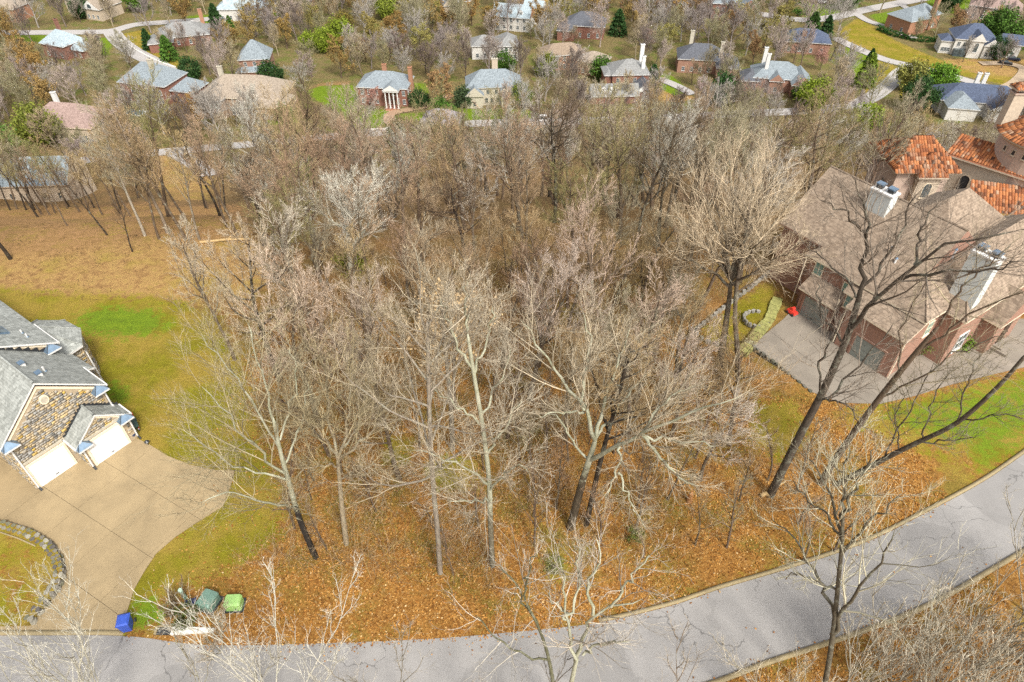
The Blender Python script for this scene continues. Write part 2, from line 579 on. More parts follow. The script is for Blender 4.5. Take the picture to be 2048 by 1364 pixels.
def ground_mat(name, use_zone=True):
    m, nt, b = new_mat(name)
    P = pos(nt)
    att = nt.nodes.new('ShaderNodeAttribute')
    att.attribute_name = 'zone'
    sep = nt.nodes.new('ShaderNodeSeparateColor')
    nt.links.new(att.outputs['Color'], sep.inputs[0])
    nbig = noise(nt, P, .22, 5, .65)
    nmid = noise(nt, P, 1.3, 6, .7)
    nfin = noise(nt, P, 9, 4, .7)
    vo = node(nt, 'ShaderNodeTexVoronoi', Scale=8.0)
    nt.links.new(P, vo.inputs['Vector'])
    vs_ = nt.nodes.new('ShaderNodeSeparateColor')
    nt.links.new(vo.outputs['Color'], vs_.inputs[0])
    leaf = ramp(nt, vs_.outputs[0], [(0, (.11, .046, .012)), (.3, (.23, .10, .022)), (.6, (.34, .16, .035)), (.85, (.40, .21, .055)), (1, (.48, .31, .13))])
    leaf = mixc(nt, .6, leaf, ramp(nt, nmid, [(.3, (.15, .068, .018)), (.7, (.34, .17, .042))]))
    moss = ramp(nt, nfin, [(.3, (.085, .075, .012)), (.7, (.21, .17, .03))])
    leaf = mixc(nt, ramp(nt, nbig, [(.46, (0, 0, 0)), (.62, (.75, .75, .75))]), leaf, moss)
    # deeper wood floor: paler, greyer
    sy = node(nt, 'ShaderNodeSeparateXYZ')
    nt.links.new(P, sy.inputs[0])
    deep = nt.nodes.new('ShaderNodeMapRange')
    deep.inputs['From Min'].default_value = 38
    deep.inputs['From Max'].default_value = 75
    nt.links.new(sy.outputs[1], deep.inputs['Value'])
    floor = ramp(nt, nmid, [(.25, (.075, .05, .024)), (.5, (.165, .105, .048)), (.75, (.25, .165, .08))])
    vall = nt.nodes.new('ShaderNodeMapRange')
    vall.inputs['From Min'].default_value = 150
    vall.inputs['From Max'].default_value = 215
    nt.links.new(sy.outputs[1], vall.inputs['Value'])
    vfl = ramp(nt, nmid, [(.25, (.07, .065, .025)), (.5, (.13, .115, .05)), (.75, (.19, .15, .085))])
    vfl = mixc(nt, ramp(nt, nbig, [(.5, (0, 0, 0)), (.62, (.75, .75, .75))]), vfl, (.085, .115, .02))
    floor = mixc(nt, vall.outputs[0], floor, vfl)
    base = mixc(nt, mathn(nt, 'MULTIPLY', deep.outputs[0], .85), leaf, floor)
    def edge(ch, amt=1.0):
        s = mathn(nt, 'ADD', ch, mathn(nt, 'MULTIPLY', mathn(nt, 'SUBTRACT', nmid, .5), 1.7))
        s = mathn(nt, 'ADD', s, mathn(nt, 'MULTIPLY', mathn(nt, 'SUBTRACT', nfin, .5), .8))
        r = nt.nodes.new('ShaderNodeMapRange')
        r.inputs['From Min'].default_value = .35
        r.inputs['From Max'].default_value = .65
        r.inputs['To Max'].default_value = amt
        nt.links.new(s, r.inputs['Value'])
        return r.outputs[0]
    straw = ramp(nt, nmid, [(.28, (.09, .045, .02)), (.40, (.24, .125, .048)), (.55, (.37, .225, .082)), (.70, (.33, .22, .06)), (.8, (.23, .21, .03))])
    straw = mixc(nt, ramp(nt, nbig, [(.48, (0, 0, 0)), (.64, (.7, .7, .7))]), straw, (.27, .215, .025))
    straw = mixc(nt, .35, straw, ramp(nt, nfin, [(.3, (.08, .05, .02)), (.7, (.36, .24, .09))]))
    olive = ramp(nt, nmid, [(.25, (.11, .092, .006)), (.5, (.19, .160, .008)), (.75, (.215, .205, .010))])
    olive = mixc(nt, ramp(nt, nbig, [(.42, (0, 0, 0)), (.58, (.8, .8, .8))]), olive, (.31, .20, .042))
    olive = mixc(nt, .3, olive, ramp(nt, nfin, [(.3, (.04, .04, .004)), (.7, (.22, .20, .03))]))
    green = ramp(nt, nmid, [(.25, (.075, .105, .006)), (.5, (.125, .18, .008)), (.75, (.19, .235, .010))])
    green = mixc(nt, .3, green, ramp(nt, nfin, [(.3, (.025, .07, .006)), (.7, (.14, .22, .02))]))
    earth = ramp(nt, nmid, [(.3, (.17, .085, .035)), (.7, (.33, .19, .085))])
    for ch, c in ((sep.outputs[2], straw), (sep.outputs[1], olive), (mathn(nt, 'MULTIPLY', att.outputs['Alpha'], .5), earth), (sep.outputs[0], green)):
        base = mixc(nt, edge(ch), base, c)
    nt.links.new(base, b.inputs['Base Color'])
    b.inputs['Roughness'].default_value = .95
    b.inputs['Specular IOR Level'].default_value = .15
    bump(nt, b, mathn(nt, 'ADD', nfin, mathn(nt, 'MULTIPLY', vs_.outputs[1], .6)), .7, .12)
    return m
GROUND = ground_mat('ground_cover')
me.materials.append(GROUND)
tag(link('ground', me), kind='structure')

# ------------------------------------------------------------------ paving
def paving_mat(name, c, var=.16, stain=.5, speck=.25, crack=0.0):
    m, nt, b = new_mat(name)
    P = pos(nt)
    n1 = noise(nt, P, .35, 6, .65, .4)
    n2 = noise(nt, P, 2.6, 5, .7)
    n3 = noise(nt, P, 26, 3, .6)
    col = ramp(nt, n1, [(.28, tuple(x * (1 - var) for x in c)), (.72, tuple(x * (1 + var) for x in c))])
    col = mixc(nt, speck, col, ramp(nt, n3, [(.3, tuple(x * .55 for x in c)), (.7, tuple(min(1, x * 1.5) for x in c))]))
    col = mixc(nt, ramp(nt, n2, [(.58, (0, 0, 0)), (.78, (stain, stain, stain))]), col, tuple(x * .62 for x in c))
    if crack:
        vd = node(nt, 'ShaderNodeTexVoronoi', Scale=.33)
        vd.feature = 'DISTANCE_TO_EDGE'
        wv = nt.nodes.new('ShaderNodeVectorMath')
        wv.operation = 'ADD'
        nn_ = nt.nodes.new('ShaderNodeTexNoise')
        nn_.inputs['Scale'].default_value = 1.1
        nn_.inputs['Detail'].default_value = 5
        nt.links.new(P, nn_.inputs['Vector'])
        nt.links.new(P, wv.inputs[0])
        nt.links.new(nn_.outputs['Color'], wv.inputs[1])
        nt.links.new(wv.outputs[0], vd.inputs['Vector'])
        n5 = noise(nt, P, .12, 2)
        lines = mathn(nt, 'MULTIPLY', mathn(nt, 'LESS_THAN', vd.outputs[0], .007), mathn(nt, 'GREATER_THAN', n5, .52))
        col = mixc(nt, mathn(nt, 'MULTIPLY', lines, crack), col, tuple(x * .35 for x in c))
        vp = node(nt, 'ShaderNodeTexVoronoi', Scale=.16)
        nt.links.new(wv.outputs[0], vp.inputs['Vector'])
        vq = nt.nodes.new('ShaderNodeSeparateColor')
        nt.links.new(vp.outputs['Color'], vq.inputs[0])
        col = mixc(nt, mathn(nt, 'MULTIPLY', mathn(nt, 'GREATER_THAN', vq.outputs[0], .66), .3), col, tuple(x * .6 for x in c))
    nt.links.new(col, b.inputs['Base Color'])
    b.inputs['Roughness'].default_value = .88
    bump(nt, b, n3, .25, .01)
    return m
ASPHALT = paving_mat('old_asphalt', (.235, .224, .214), .2, .42, .3, .7)
FARROAD = paving_mat('far_road_asphalt', (.33, .31, .295), .10, .2)
CONC_L = paving_mat('tan_concrete', (.275, .205, .112), .24, .55, .10)
CONC_R = paving_mat('grey_brown_concrete', (.205, .175, .14), .24, .6, .12)
CURB = paving_mat('curb_concrete', (.235, .185, .10), .25, .7)
PALE = paving_mat('pale_concrete', (.62, .60, .55), .08, .25)

def strip_mesh(left, right, z, mat, name, zf=None, kind='structure'):
    n = len(left)
    v = []
    for a, b_ in zip(left, right):
        for p in (a, b_):
            v.append((p[0], p[1], z if zf is None else float(tz(p[0], p[1])) + z))
    f = np.array([(2 * i, 2 * i + 1, 2 * i + 3, 2 * i + 2) for i in range(n - 1)])
    me = raw_mesh(name, v, [f], True)
    me.materials.append(mat)
    return tag(link(name, me), kind=kind)

strip_mesh(ROAD_N, ROAD_S, .014, ASPHALT, 'road')

def solid_strip(name, line, w, z0, z1, mat, kind='structure', parent=None):
    """a curb, coping or wall run: a closed bar along the line"""
    l2 = offset_line([np.array(p[:2]) for p in line], w)
    n = len(line)
    v, f = [], []
    for p, q in zip(line, l2):
        v += [(p[0], p[1], z0), (p[0], p[1], z1), (q[0], q[1], z1), (q[0], q[1], z0)]
    for i in range(n - 1):
        for k in range(4):
            f.append((4 * i + k, 4 * i + (k + 1) % 4, 4 * i + 4 + (k + 1) % 4, 4 * i + 4 + k))
    f += [(0, 3, 2, 1), (4 * n - 4, 4 * n - 3, 4 * n - 2, 4 * n - 1)]
    me = raw_mesh(name, v, [np.array(f)])
    me.materials.append(mat)
    o = link(name, me, parent)
    if kind:
        tag(o, kind=kind)
    return o

def sub_line(line, u0, u1):
    """the stretch of a ground line between two x positions"""
    return [p for p in line if u0 <= p[0] <= u1]
cn = sub_line(ROAD_N, pz(1200, 1245)[0], 60)
solid_strip('curb', [p + np.array([-.1, .25]) for p in cn], .24, -.05, .11, CURB)
cs = sub_line(ROAD_S, 10.5, 60)
solid_strip('curb', cs, .30, -.05, .13, CURB)
cl = [p for p in ROAD_N if -60 < p[0] < pz(245, 1272)[0] + .3]
solid_strip('curb', [p + np.array([0, .02]) for p in cl], -.32, -.02, .05, CURB)

def clip_convex(subject, clip):
    def inside(p, a, b):
        return (b[0] - a[0]) * (p[1] - a[1]) - (b[1] - a[1]) * (p[0] - a[0]) >= 0
    out = list(subject)
    for i in range(len(clip)):
        a, b = clip[i], clip[(i + 1) % len(clip)]
        inp, out = out, []
        if not inp:
            break
        s = inp[-1]
        for e in inp:
            if inside(e, a, b) != inside(s, a, b):
                x1, y1, x2, y2 = s[0], s[1], e[0], e[1]
                d1 = (b[0] - a[0]) * (y1 - a[1]) - (b[1] - a[1]) * (x1 - a[0])
                d2 = (b[0] - a[0]) * (y2 - a[1]) - (b[1] - a[1]) * (x2 - a[0])
                t = d1 / (d1 - d2)
                out.append((x1 + (x2 - x1) * t, y1 + (y2 - y1) * t))
            if inside(e, a, b):
                out.append((e[0], e[1]))
            s = e
    return out

def area(p):
    return .5 * sum(p[i][0] * p[(i + 1) % len(p)][1] - p[(i + 1) % len(p)][0] * p[i][1] for i in range(len(p)))

def slabs(name, outline, org, ax, step1, step2, mat, z, gap=.012, off=(0, 0)):
    """a driveway cast in slabs: each slab a part, joints open between them"""
    outline = [(float(p[0]), float(p[1])) for p in outline]
    if area(outline) < 0:
        outline = outline[::-1]
    ax = np.array(ax[:2]) / np.linalg.norm(ax[:2])
    bx = np.array([-ax[1], ax[0]])
    root = thing(name, None, None, (0, 0, 0))
    root['kind'] = 'structure'
    P = np.array(outline) - np.array(org[:2])
    a0, a1 = (P @ ax).min(), (P @ ax).max()
    b0, b1 = (P @ bx).min(), (P @ bx).max()
    for i in range(int(math.floor((a0 - off[0]) / step1)), int(math.ceil((a1 - off[0]) / step1)) + 1):
        for j in range(int(math.floor((b0 - off[1]) / step2)), int(math.ceil((b1 - off[1]) / step2)) + 1):
            c = []
            for da, db in ((gap, gap), (step1 - gap, gap), (step1 - gap, step2 - gap), (gap, step2 - gap)):
                q = np.array(org[:2]) + ax * (i * step1 + da + off[0]) + bx * (j * step2 + db + off[1])
                c.append(q)
            p = clip_convex(outline, c)
            if len(p) < 3 or abs(area(p)) < .05:
                continue
            m = MB()
            m.prism(p, -.08, z + random.uniform(-.006, .006), mat)
            m.build('slab', root)
    return root
jd = HN + .10 * HE
slabs('driveway', DRIVE_L, HA, jd, 3.8, 3.75, CONC_L, .045, off=(.3, .35))
DIRT = plain('joint_dirt', (.06, .045, .025), .95)
m = MB()
m.prism([tuple(p) for p in DRIVE_L], -.06, .012, DIRT)
tag(m.build('driveway_bed'), kind='structure')
gdir = pz(1760, 740) - pz(1597, 628)
slabs('driveway', DRIVE_R, pz(1597, 628), gdir, 4.5, 4.5, CONC_R, .05, off=(0, .2))
m = MB()
m.prism([tuple(p) for p in DRIVE_R], -1.2, .014, DIRT)
tag(m.build('driveway_bed'), kind='structure')

_FZ = [.08]
def far_road(px, w, mat, name, kerb=None):
    line = [np.array(p[:2]) for p in spline([at(u, v) for u, v in px], 8)]
    a, b_ = offset_line(line, -w / 2), offset_line(line, w / 2)
    _FZ[0] += .02
    o = strip_mesh(a, b_, _FZ[0], mat, name, zf=1)
    return line
FR = []
FR.append((far_road([(-260, 372), (0, 343), (150, 324), (330, 304), (520, 287), (720, 269), (960, 247), (1110, 243), (1300, 238), (1470, 228), (1620, 221), (1720, 205), (1775, 172), (1800, 146), (1825, 134)], 6.0, FARROAD, 'valley_road'), 6))
FR.append((far_road([(338, 300), (372, 318), (398, 335), (420, 352)], 5.5, FARROAD, 'lane'), 5.5))
FR.append((far_road([(-200, 66), (0, 66), (120, 65), (215, 63), (270, 50), (330, 45), (420, 38), (520, 22), (640, 6)], 6.0, FARROAD, 'upper_road'), 6))
FR.append((far_road([(222, 62), (238, 82), (268, 104), (310, 126), (340, 146), (352, 172)], 7.0, FARROAD, 'side_street'), 7))
FR.append((far_road([(1500, 25), (1600, 40), (1666, 35), (1731, 20), (1797, 7), (1900, -14)], 6.5, FARROAD, 'hill_road'), 6.5))
FR.append((far_road([(1668, 76), (1715, 98), (1770, 120), (1830, 134), (1900, 152), (1990, 178), (2120, 206)], 5.0, FARROAD, 'ridge_road'), 5))
FR.append((far_road([(1712, 28), (1735, 42), (1765, 52), (1800, 66), (1830, 78)], 4.0, FARROAD, 'house_drive'), 4))
FR.append((far_road([(1800, 8), (1822, 24), (1820, 38), (1795, 50)], 3.5, FARROAD, 'house_drive'), 3.5))
FR.append((far_road([(1300, 155), (1330, 163), (1360, 176), (1385, 190)], 4.0, FARROAD, 'house_drive'), 4))
PAVER = paving_mat('tan_brick_paving', (.30, .19, .12), .15, .3)
FR.append((far_road([(795, 262), (778, 240), (786, 227), (820, 220), (850, 214), (880, 206), (900, 190)], 3.6, PAVER, 'paved_drive'), 3.6))
FR.append((far_road([(1960, 128), (2010, 128), (2048, 140), (2030, 165), (2000, 180)], 4.0, paving_mat('gravel_tan', (.33, .25, .17)), 'gravel_drive'), 4))
# pale kerb lines seen along the valley road and the side street
for px, in (([(703, 262), (740, 259), (790, 256)],), ([(236, 76), (275, 100), (318, 122), (352, 134)],)):
    ln = [np.array(p[:2]) for p in spline([at(u, v) for u, v in px], 6)]
    z_ = float(tz(*ln[0]))
    solid_strip('kerb', ln, .45, z_ - .3, z_ + .28, PALE)

# ------------------------------------------------------------------ raised planting bed held by a dry stone wall beside the left driveway
m = MB()
m.prism([tuple(p) for p in ISLAND], .0, .42, GROUND)
bed = m.build('planting_bed')
ca = bed.data.color_attributes.new('zone', 'FLOAT_COLOR', 'POINT')
bv = np.array([v.co[:] for v in bed.data.vertices])
cc = np.zeros((len(bv), 4), np.float32)
cc[:, 1] = .62
ca.data.foreach_set('color', cc.ravel())
tag(bed, kind='structure')
STONE = island_mat('wall_stone', [(0, (.06, .055, .05)), (.35, (.13, .12, .10)), (.7, (.22, .20, .165)), (1, (.32, .30, .24))])
wl = densify([np.array(pz(u, v)[:2]) for u, v in [(-140, 1034), (-30, 1042), (20, 1050), (70, 1066), (105, 1088), (127, 1118), (132, 1150), (118, 1186), (92, 1217), (64, 1254)]], .42)

def rock(c, s, rz, mat, rng, name, parent):
    """an uneven block with knocked corners"""
    v = []
    for z in (-1, 1):
        for a in range(6):
            t = a * math.pi / 3 + rng.uniform(-.25, .25)
            r = rng.uniform(.8, 1.1) * (.88 if z > 0 else 1)
            v.append((math.cos(t) * s[0] * r, math.sin(t) * s[1] * r, z * s[2] * rng.uniform(.8, 1.15)))
    f = [[5, 4, 3, 2, 1, 0], [6, 7, 8, 9, 10, 11]] + [[i, (i + 1) % 6, 6 + (i + 1) % 6, 6 + i] for i in range(6)]
    me = bpy.data.meshes.new(name)
    me.from_pydata(v, [], f)
    me.materials.append(mat)
    o = link(name, me, parent)
    o.location = c
    o.rotation_euler = (rng.uniform(-.12, .12), rng.uniform(-.12, .12), rz)
    return o

def stone_mats(n, cols, name):
    return [plain('%s_tone_%s' % (name, w), c, .9, .3, 5) for w, c in zip('abcdef', cols)]
STONES = stone_mats(5, [(.09, .08, .07), (.15, .135, .11), (.20, .185, .15), (.26, .24, .19), (.12, .115, .075)], 'dry_stone')
wall = thing('stone_wall', 'curved low wall of loose grey stones holding the planting bed beside the tan driveway', 'wall', (0, 0, 0))
rr = random.Random(3)
for i in range(len(wl) - 1):
    t = wl[i + 1] - wl[i]
    a = math.atan2(t[1], t[0])
    nrm = np.array([t[1], -t[0]]) / np.linalg.norm(t)
    for lay, z in ((0, .10), (1, .32)):
        for row in (0, 1):
            if lay == 0 and row == 1:
                continue
            c = (wl[i] + wl[i + 1]) / 2 - nrm * (.05 + .34 * row + .06 * lay) * -1 + nrm * rr.uniform(-.04, .04)
            rock((c[0], c[1], z + rr.uniform(-.02, .03)), (rr.uniform(.2, .27), rr.uniform(.16, .21), .13), a + rr.uniform(-.2, .2), rr.choice(STONES), rr, 'stone', wall)
cop = [np.array(pz(u, v)[:2]) for u, v in [(-140, 1056), (-30, 1064), (10, 1071), (45, 1083), (78, 1098)]]
solid_strip('stone_edging', cop, .09, .40, .48, CURB)

# ------------------------------------------------------------------ houses
BRICK_RED = brick_mat('red_brick', (.23, .085, .05), (.16, .06, .04), (.26, .2, .16))
BRICK_OR = brick_mat('orange_brick', (.36, .17, .085), (.28, .12, .06), (.32, .25, .2))
BRICK_PINK = brick_mat('pink_brown_brick', (.33, .165, .11), (.22, .105, .07), (.36, .28, .22))
BRICK_TAN = brick_mat('tan_brick', (.36, .25, .16), (.27, .18, .12), (.36, .3, .24))
STUCCO_W = plain('white_stucco', (.54, .52, .48), .8, .1)
STUCCO_T = plain('tan_stucco', (.44, .36, .27), .85, .14)
STUCCO_P = plain('pink_stucco', (.40, .30, .24), .85, .16)
LIMESTONE = plain('pale_limestone', (.42, .38, .30), .85, .2)
SH_TAN = shingle('tan_shingles', (.27, .22, .17))
SH_BROWN = shingle('brown_shingles', (.225, .168, .12))
SH_GREY = shingle('grey_shingles', (.20, .20, .195), .2)
SH_BLUEGREY = shingle('blue_grey_shingles', (.19, .22, .24))
SH_PALE = shingle('pale_blue_shingles', (.30, .36, .39))
SH_NAVY = shingle('navy_shingles', (.06, .078, .125))
SH_DARK = shingle('charcoal_shingles', (.085, .09, .105))
SH_PINK = shingle('pink_brown_shingles', (.27, .19, .165))
SH_TEAL = shingle('blue_metal_roofing', (.19, .225, .245), .5, .15)
CURT = plain('pale_blind', (.55, .66, .56), .6, .12)
TEALPANE = plain('teal_window_glass', (.17, .30, .27), .15, .15)
DOORMAT = plain('dark_wood_door', (.055, .03, .02), .5, .2)

def hip_solid(mb, x0, x1, y0, y1, z, pitch, mat, fascia=WHITE, th=.22, kind='hip', axis_='x', gmat=None, ends=(1, 1)):
    """a closed roof volume. kind hip or gable; ridge along axis_; ends: which gable ends are hipped (for hip)"""
    if axis_ == 'y':
        sw = lambda p: (p[1], p[0], p[2])
        a0, a1, b0, b1 = y0, y1, x0, x1
    else:
        sw = lambda p: p
        a0, a1, b0, b1 = x0, x1, y0, y1
    half = (b1 - b0) / 2
    zr = z + th + half * pitch
    bm_ = (b0 + b1) / 2
    if kind == 'hip':
        r0 = a0 + (min(half, (a1 - a0) / 2) if ends[0] else 0)
        r1 = a1 - (min(half, (a1 - a0) / 2) if ends[1] else 0)
    else:
        r0, r1 = a0, a1
    V = [(a0, b0, z), (a1, b0, z), (a1, b1, z), (a0, b1, z), (a0, b0, z + th), (a1, b0, z + th), (a1, b1, z + th), (a0, b1, z + th), (r0, bm_, zr), (r1, bm_, zr)]
    V = [sw(p) for p in V]
    fl = (axis_ == 'y')
    def F(fs, m):
        mb.mesh(V, [f[::-1] if fl else f for f in fs], m)
    F([[3, 2, 1, 0], [0, 1, 5, 4], [2, 3, 7, 6]], fascia)
    F([[4, 5, 9, 8], [6, 7, 8, 9]], mat)
    if kind == 'hip':
        F([[1, 2, 6, 5], [3, 0, 4, 7]], fascia)
        F([[7, 4, 8]], mat if ends[0] else (gmat or fascia))
        F([[5, 6, 9]], mat if ends[1] else (gmat or fascia))
    else:
        F([[1, 2, 6, 5], [3, 0, 4, 7]], fascia)
        F([[7, 4, 8], [5, 6, 9]], gmat or fascia)
    return zr

_WM = {}
def window(parent, x, y, z, w, h, face, frame=WHITE, pane=GLASS, arch=False, name='window', bars=True, depth=.09):
    """a framed window let onto a wall; face = angle of the outward normal in the house frame. z is the sill"""
    key = (round(w, 2), round(h, 2), frame.name, pane.name, arch, bars, depth)
    if key not in _WM:
        mb, pb = MB(), MB()
        t = max(.07, w * .07)
        n = 8
        if arch:
            o = [(-w / 2, 0), (w / 2, 0)] + [(w / 2 * math.cos(math.pi * i / n), h - w / 2 + w / 2 * math.sin(math.pi * i / n)) for i in range(n + 1)]
            wi = w - 2 * t
            q = [(-wi / 2, t), (wi / 2, t)] + [(wi / 2 * math.cos(math.pi * i / n), h - w / 2 + wi / 2 * math.sin(math.pi * i / n)) for i in range(n + 1)]
        else:
            o = [(-w / 2, 0), (w / 2, 0), (w / 2, h), (-w / 2, h)]
            q = [(-w / 2 + t, t), (w / 2 - t, t), (w / 2 - t, h - t), (-w / 2 + t, h - t)]
        k = len(o)
        for i in range(k):
            j = (i + 1) % k
            A, B, C, D = o[i], o[j], q[j], q[i]
            mb.face([(A[0], -depth, A[1]), (B[0], -depth, B[1]), (C[0], -depth, C[1]), (D[0], -depth, D[1])], frame)
            mb.face([(A[0], 0.03, A[1]), (B[0], 0.03, B[1]), (B[0], -depth, B[1]), (A[0], -depth, A[1])], frame)
            mb.face([(D[0], -depth, D[1]), (C[0], -depth, C[1]), (C[0], 0.03, C[1]), (D[0], 0.03, D[1])], frame)
        if bars and not arch:
            mb.box(-t * .3, t * .3, -depth + .02, -.035, t, h - t, frame)
            mb.box(-w / 2 + t, w / 2 - t, -depth + .022, -.033, h * .5 - t * .3, h * .5 + t * .3, frame)
        mb.box(-w / 2 - .05, w / 2 + .05, -depth - .06, .02, -.08, -.003, frame)
        pb.face([(p[0], -.03, p[1]) for p in q], pane)
        _WM[key] = (mb.build('window'), pb.build('pane'))
        fo, po = _WM[key]
        fm, pm = fo.data, po.data
        bpy.data.objects.remove(fo)
        bpy.data.objects.remove(po)
        _WM[key] = (fm, pm)
    fm, pm = _WM[key]
    o = link(name, fm, parent)
    o.location = (x, y, z)
    o.rotation_euler = (0, 0, face + math.pi / 2)
    p = link('pane', pm, o)
    return o
FR_, RT_, BK_, LT_ = -math.pi / 2, 0.0, math.pi / 2, math.pi      # outward directions in a house's own frame

def chimney(parent, x, y, z0, z1, w, d, mat, cap=None):
    m = MB()
    m.box(x - w / 2, x + w / 2, y - d / 2, y + d / 2, z0, z1, mat)
    m.box(x - w / 2 - .1, x + w / 2 + .1, y - d / 2 - .1, y + d / 2 + .1, z1 + .003, z1 + .22, cap or mat)
    m.cyl((x - w * .2, y), .14, .12, z1 + .223, z1 + .6, DARK, 8)
    m.cyl((x + w * .2, y), .14, .12, z1 + .223, z1 + .6, DARK, 8)
    return m.build('chimney', parent)

def win_row(h, x0, x1, n, y, z, w, hh, face, **kw):
    for i in range(n):
        t = x0 + (x1 - x0) * (i + .5) / n
        if face in (FR_, BK_):
            window(h, t, y, z, w, hh, face, **kw)
        else:
            window(h, y, t, z, w, hh, face, **kw)

def dormer(parent, x, y, z, w, hh, roofmat, wallmat=WHITE, d=1.8):
    m = MB()
    m.box(x - w / 2, x + w / 2, y, y + d, z - .6, z + hh, wallmat)
    hip_solid(m, x - w / 2 - .15, x + w / 2 + .15, y - .15, y + d, z + hh + .003, .8, roofmat, kind='gable', axis_='y', gmat=wallmat, th=.1)
    o = m.build('dormer', parent)
    window(o, x, y, z + .15, w * .62, hh * .75, FR_)
    return o

def house(label, u, v, rz, wings, wallmat, roofmat, trim=WHITE, zbase=None, name='house', lift=0):
    p = at(u, v)
    h = thing(name, label, 'house', (p[0], p[1], p[2] + lift), rz)
    W, Rf = MB(), MB()
    for k in wings:
        x0, x1, y0, y1, hh = k['r'] + (k['h'],)
        W.box(x0, x1, y0, y1, -5, hh, k.get('wall', wallmat))
        oh = k.get('oh', .45)
        hip_solid(Rf, x0 - oh, x1 + oh, y0 - oh, y1 + oh, hh + .004, k.get('p', .6), k.get('roof', roofmat), fascia=trim,
                  kind=k.get('k', 'hip'), axis_=k.get('ax', 'x' if (x1 - x0) >= (y1 - y0) else 'y'), gmat=k.get('gm', k.get('wall', wallmat)))
    W.build('wall', h)
    h_roof = Rf.build('roof', h)
    for k in wings:
        x0, x1, y0, y1, hh = k['r'] + (k['h'],)
        for face, n, lv in k.get('win', []):
            for L in range(lv):
                z = .8 + L * 2.9
                if z + 1.6 > hh:
                    continue
                if face == FR_:
                    win_row(h, x0 + .6, x1 - .6, n, y0, z, 1.1, 1.6, face, frame=trim)
                elif face == LT_:
                    win_row(h, y0 + .6, y1 - .6, n, x0, z, 1.1, 1.6, face, frame=trim)
                else:
                    win_row(h, y0 + .6, y1 - .6, n, x1, z, 1.1, 1.6, face, frame=trim)
    return h, h_roof

def W_(x0, x1, y0, y1, h, **kw):
    d = dict(r=(x0, x1, y0, y1), h=h)
    d.update(kw)
    return d

def cone_bay(parent, x, y, r, h, wallmat, roofmat, z0=-2, rise=2.6):
    m = MB()
    m.cyl((x, y), r, r, z0, h, wallmat, 10)
    w = m.build('bay_wall', parent)
    q = MB()
    q.cyl((x, y), r + .45, r + .45, h + .004, h + .2, WHITE, 10)
    q.cyl((x, y), r + .43, .02, h + .204, h + rise, roofmat, 10)
    q.build('bay_roof', parent)
    for a in (-110, -70):
        t = R_(a)
        window(parent, x + math.cos(t) * r * .955, y + math.sin(t) * r * .955, h - 2.3, r * .5, 1.9, t, pane=CURT)
    return w

def door(parent, x, y, z, w, h, face, mat=DOORMAT):
    m = MB()
    m.box(-w / 2, w / 2, -.06, .03, 0, h, mat)
    for sx in (-1, 1):
        for z0, z1 in ((.15, h * .45), (h * .52, h - .15)):
            m.box(sx * w * .24 - w * .16, sx * w * .24 + w * .16, -.085, -.055, z0, z1, mat)
    o = m.build('door', parent)
    o.location = (x, y, z)
    o.rotation_euler = (0, 0, face + math.pi / 2)
    k = MB()
    k.box(w * .38, w * .43, -.14, -.06, h * .45, h * .5, DARK)
    k.build('handle', o)
    return o

# --- 1. tan house with a broad hip roof and two round bays
h, rf = house('large tan house with a broad tan hip roof and two round bays facing the wood', 487, 232, R_(-5),
              [W_(-14, 14, 0, 15, 6.0, p=.62, win=[(RT_, 3, 1)]), W_(-17.5, -9, -3.5, 8, 3.6, p=.62), W_(4, 15.5, -2.5, 8, 4.2, p=.7, win=[(FR_, 4, 1)])], BRICK_TAN, SH_TAN, CREAM)
cone_bay(h, -7, -1.4, 2.6, 6.3, BRICK_TAN, SH_TAN, rise=3.4)
cone_bay(h, 3.2, -1.6, 2.4, 6.6, BRICK_TAN, SH_TAN, rise=3.2)
chimney(h, -9.5, 11, 6, 12.2, 1.5, 1.0, LIMESTONE)
win_row(h, -3.6, .8, 3, 0, .4, 1.1, 2.4, FR_, frame=WHITE)
# --- 2. brick house with the blue-grey roof and a garage wing
h, rf = house('brick house with a large blue-grey hip roof beside the tan hip-roofed house', 300, 205, R_(-14),
              [W_(-10, 8, 0, 13, 6.2, p=.75, win=[(LT_, 3, 2)]), W_(8.5, 17, 2, 11, 4.2, p=.7, win=[(RT_, 2, 1), (FR_, 2, 1)])], BRICK_RED, SH_BLUEGREY)
window(h, -4.5, 0, 2.6, 2.8, 2.6, FR_, arch=True, pane=GLASS)
win_row(h, -.5, 7, 3, 0, 3.2, 1.1, 1.7, FR_)
win_row(h, -9.5, 7, 5, 0, .3, 1.2, 1.9, FR_)
chimney(h, 1.5, 5.0, 9, 13.2, 1.6, 1.2, LIMESTONE)
# --- 3. pale blue roof, upper left
h, rf = house('house with a pale blue hip roof among trees by the upper left road', 122, 118, R_(-22),
              [W_(-8, 4, 0, 10, 5, p=.8, win=[(FR_, 3, 2)]), W_(3, 10, 3, 10, 3.2, p=.7, win=[(FR_, 2, 1)])], BRICK_RED, SH_PALE)
chimney(h, -5, 8, 7, 12, 1.3, 1, BRICK_RED)
# --- 4. tan gabled house, top left
h, rf = house('tan house with a white gable and arched window at the top left edge', 178, 30, R_(-20),
              [W_(-12, 8, 0, 12, 5.5, p=.75), W_(4, 13, -5, 8, 4.6, k='gable', ax='y', p=.7, gm=WHITE, win=[(FR_, 3, 1)])], STUCCO_T, SH_TAN, WHITE)
window(h, 8.5, -5.46, 4.9, 2.6, 2.2, FR_, arch=True)
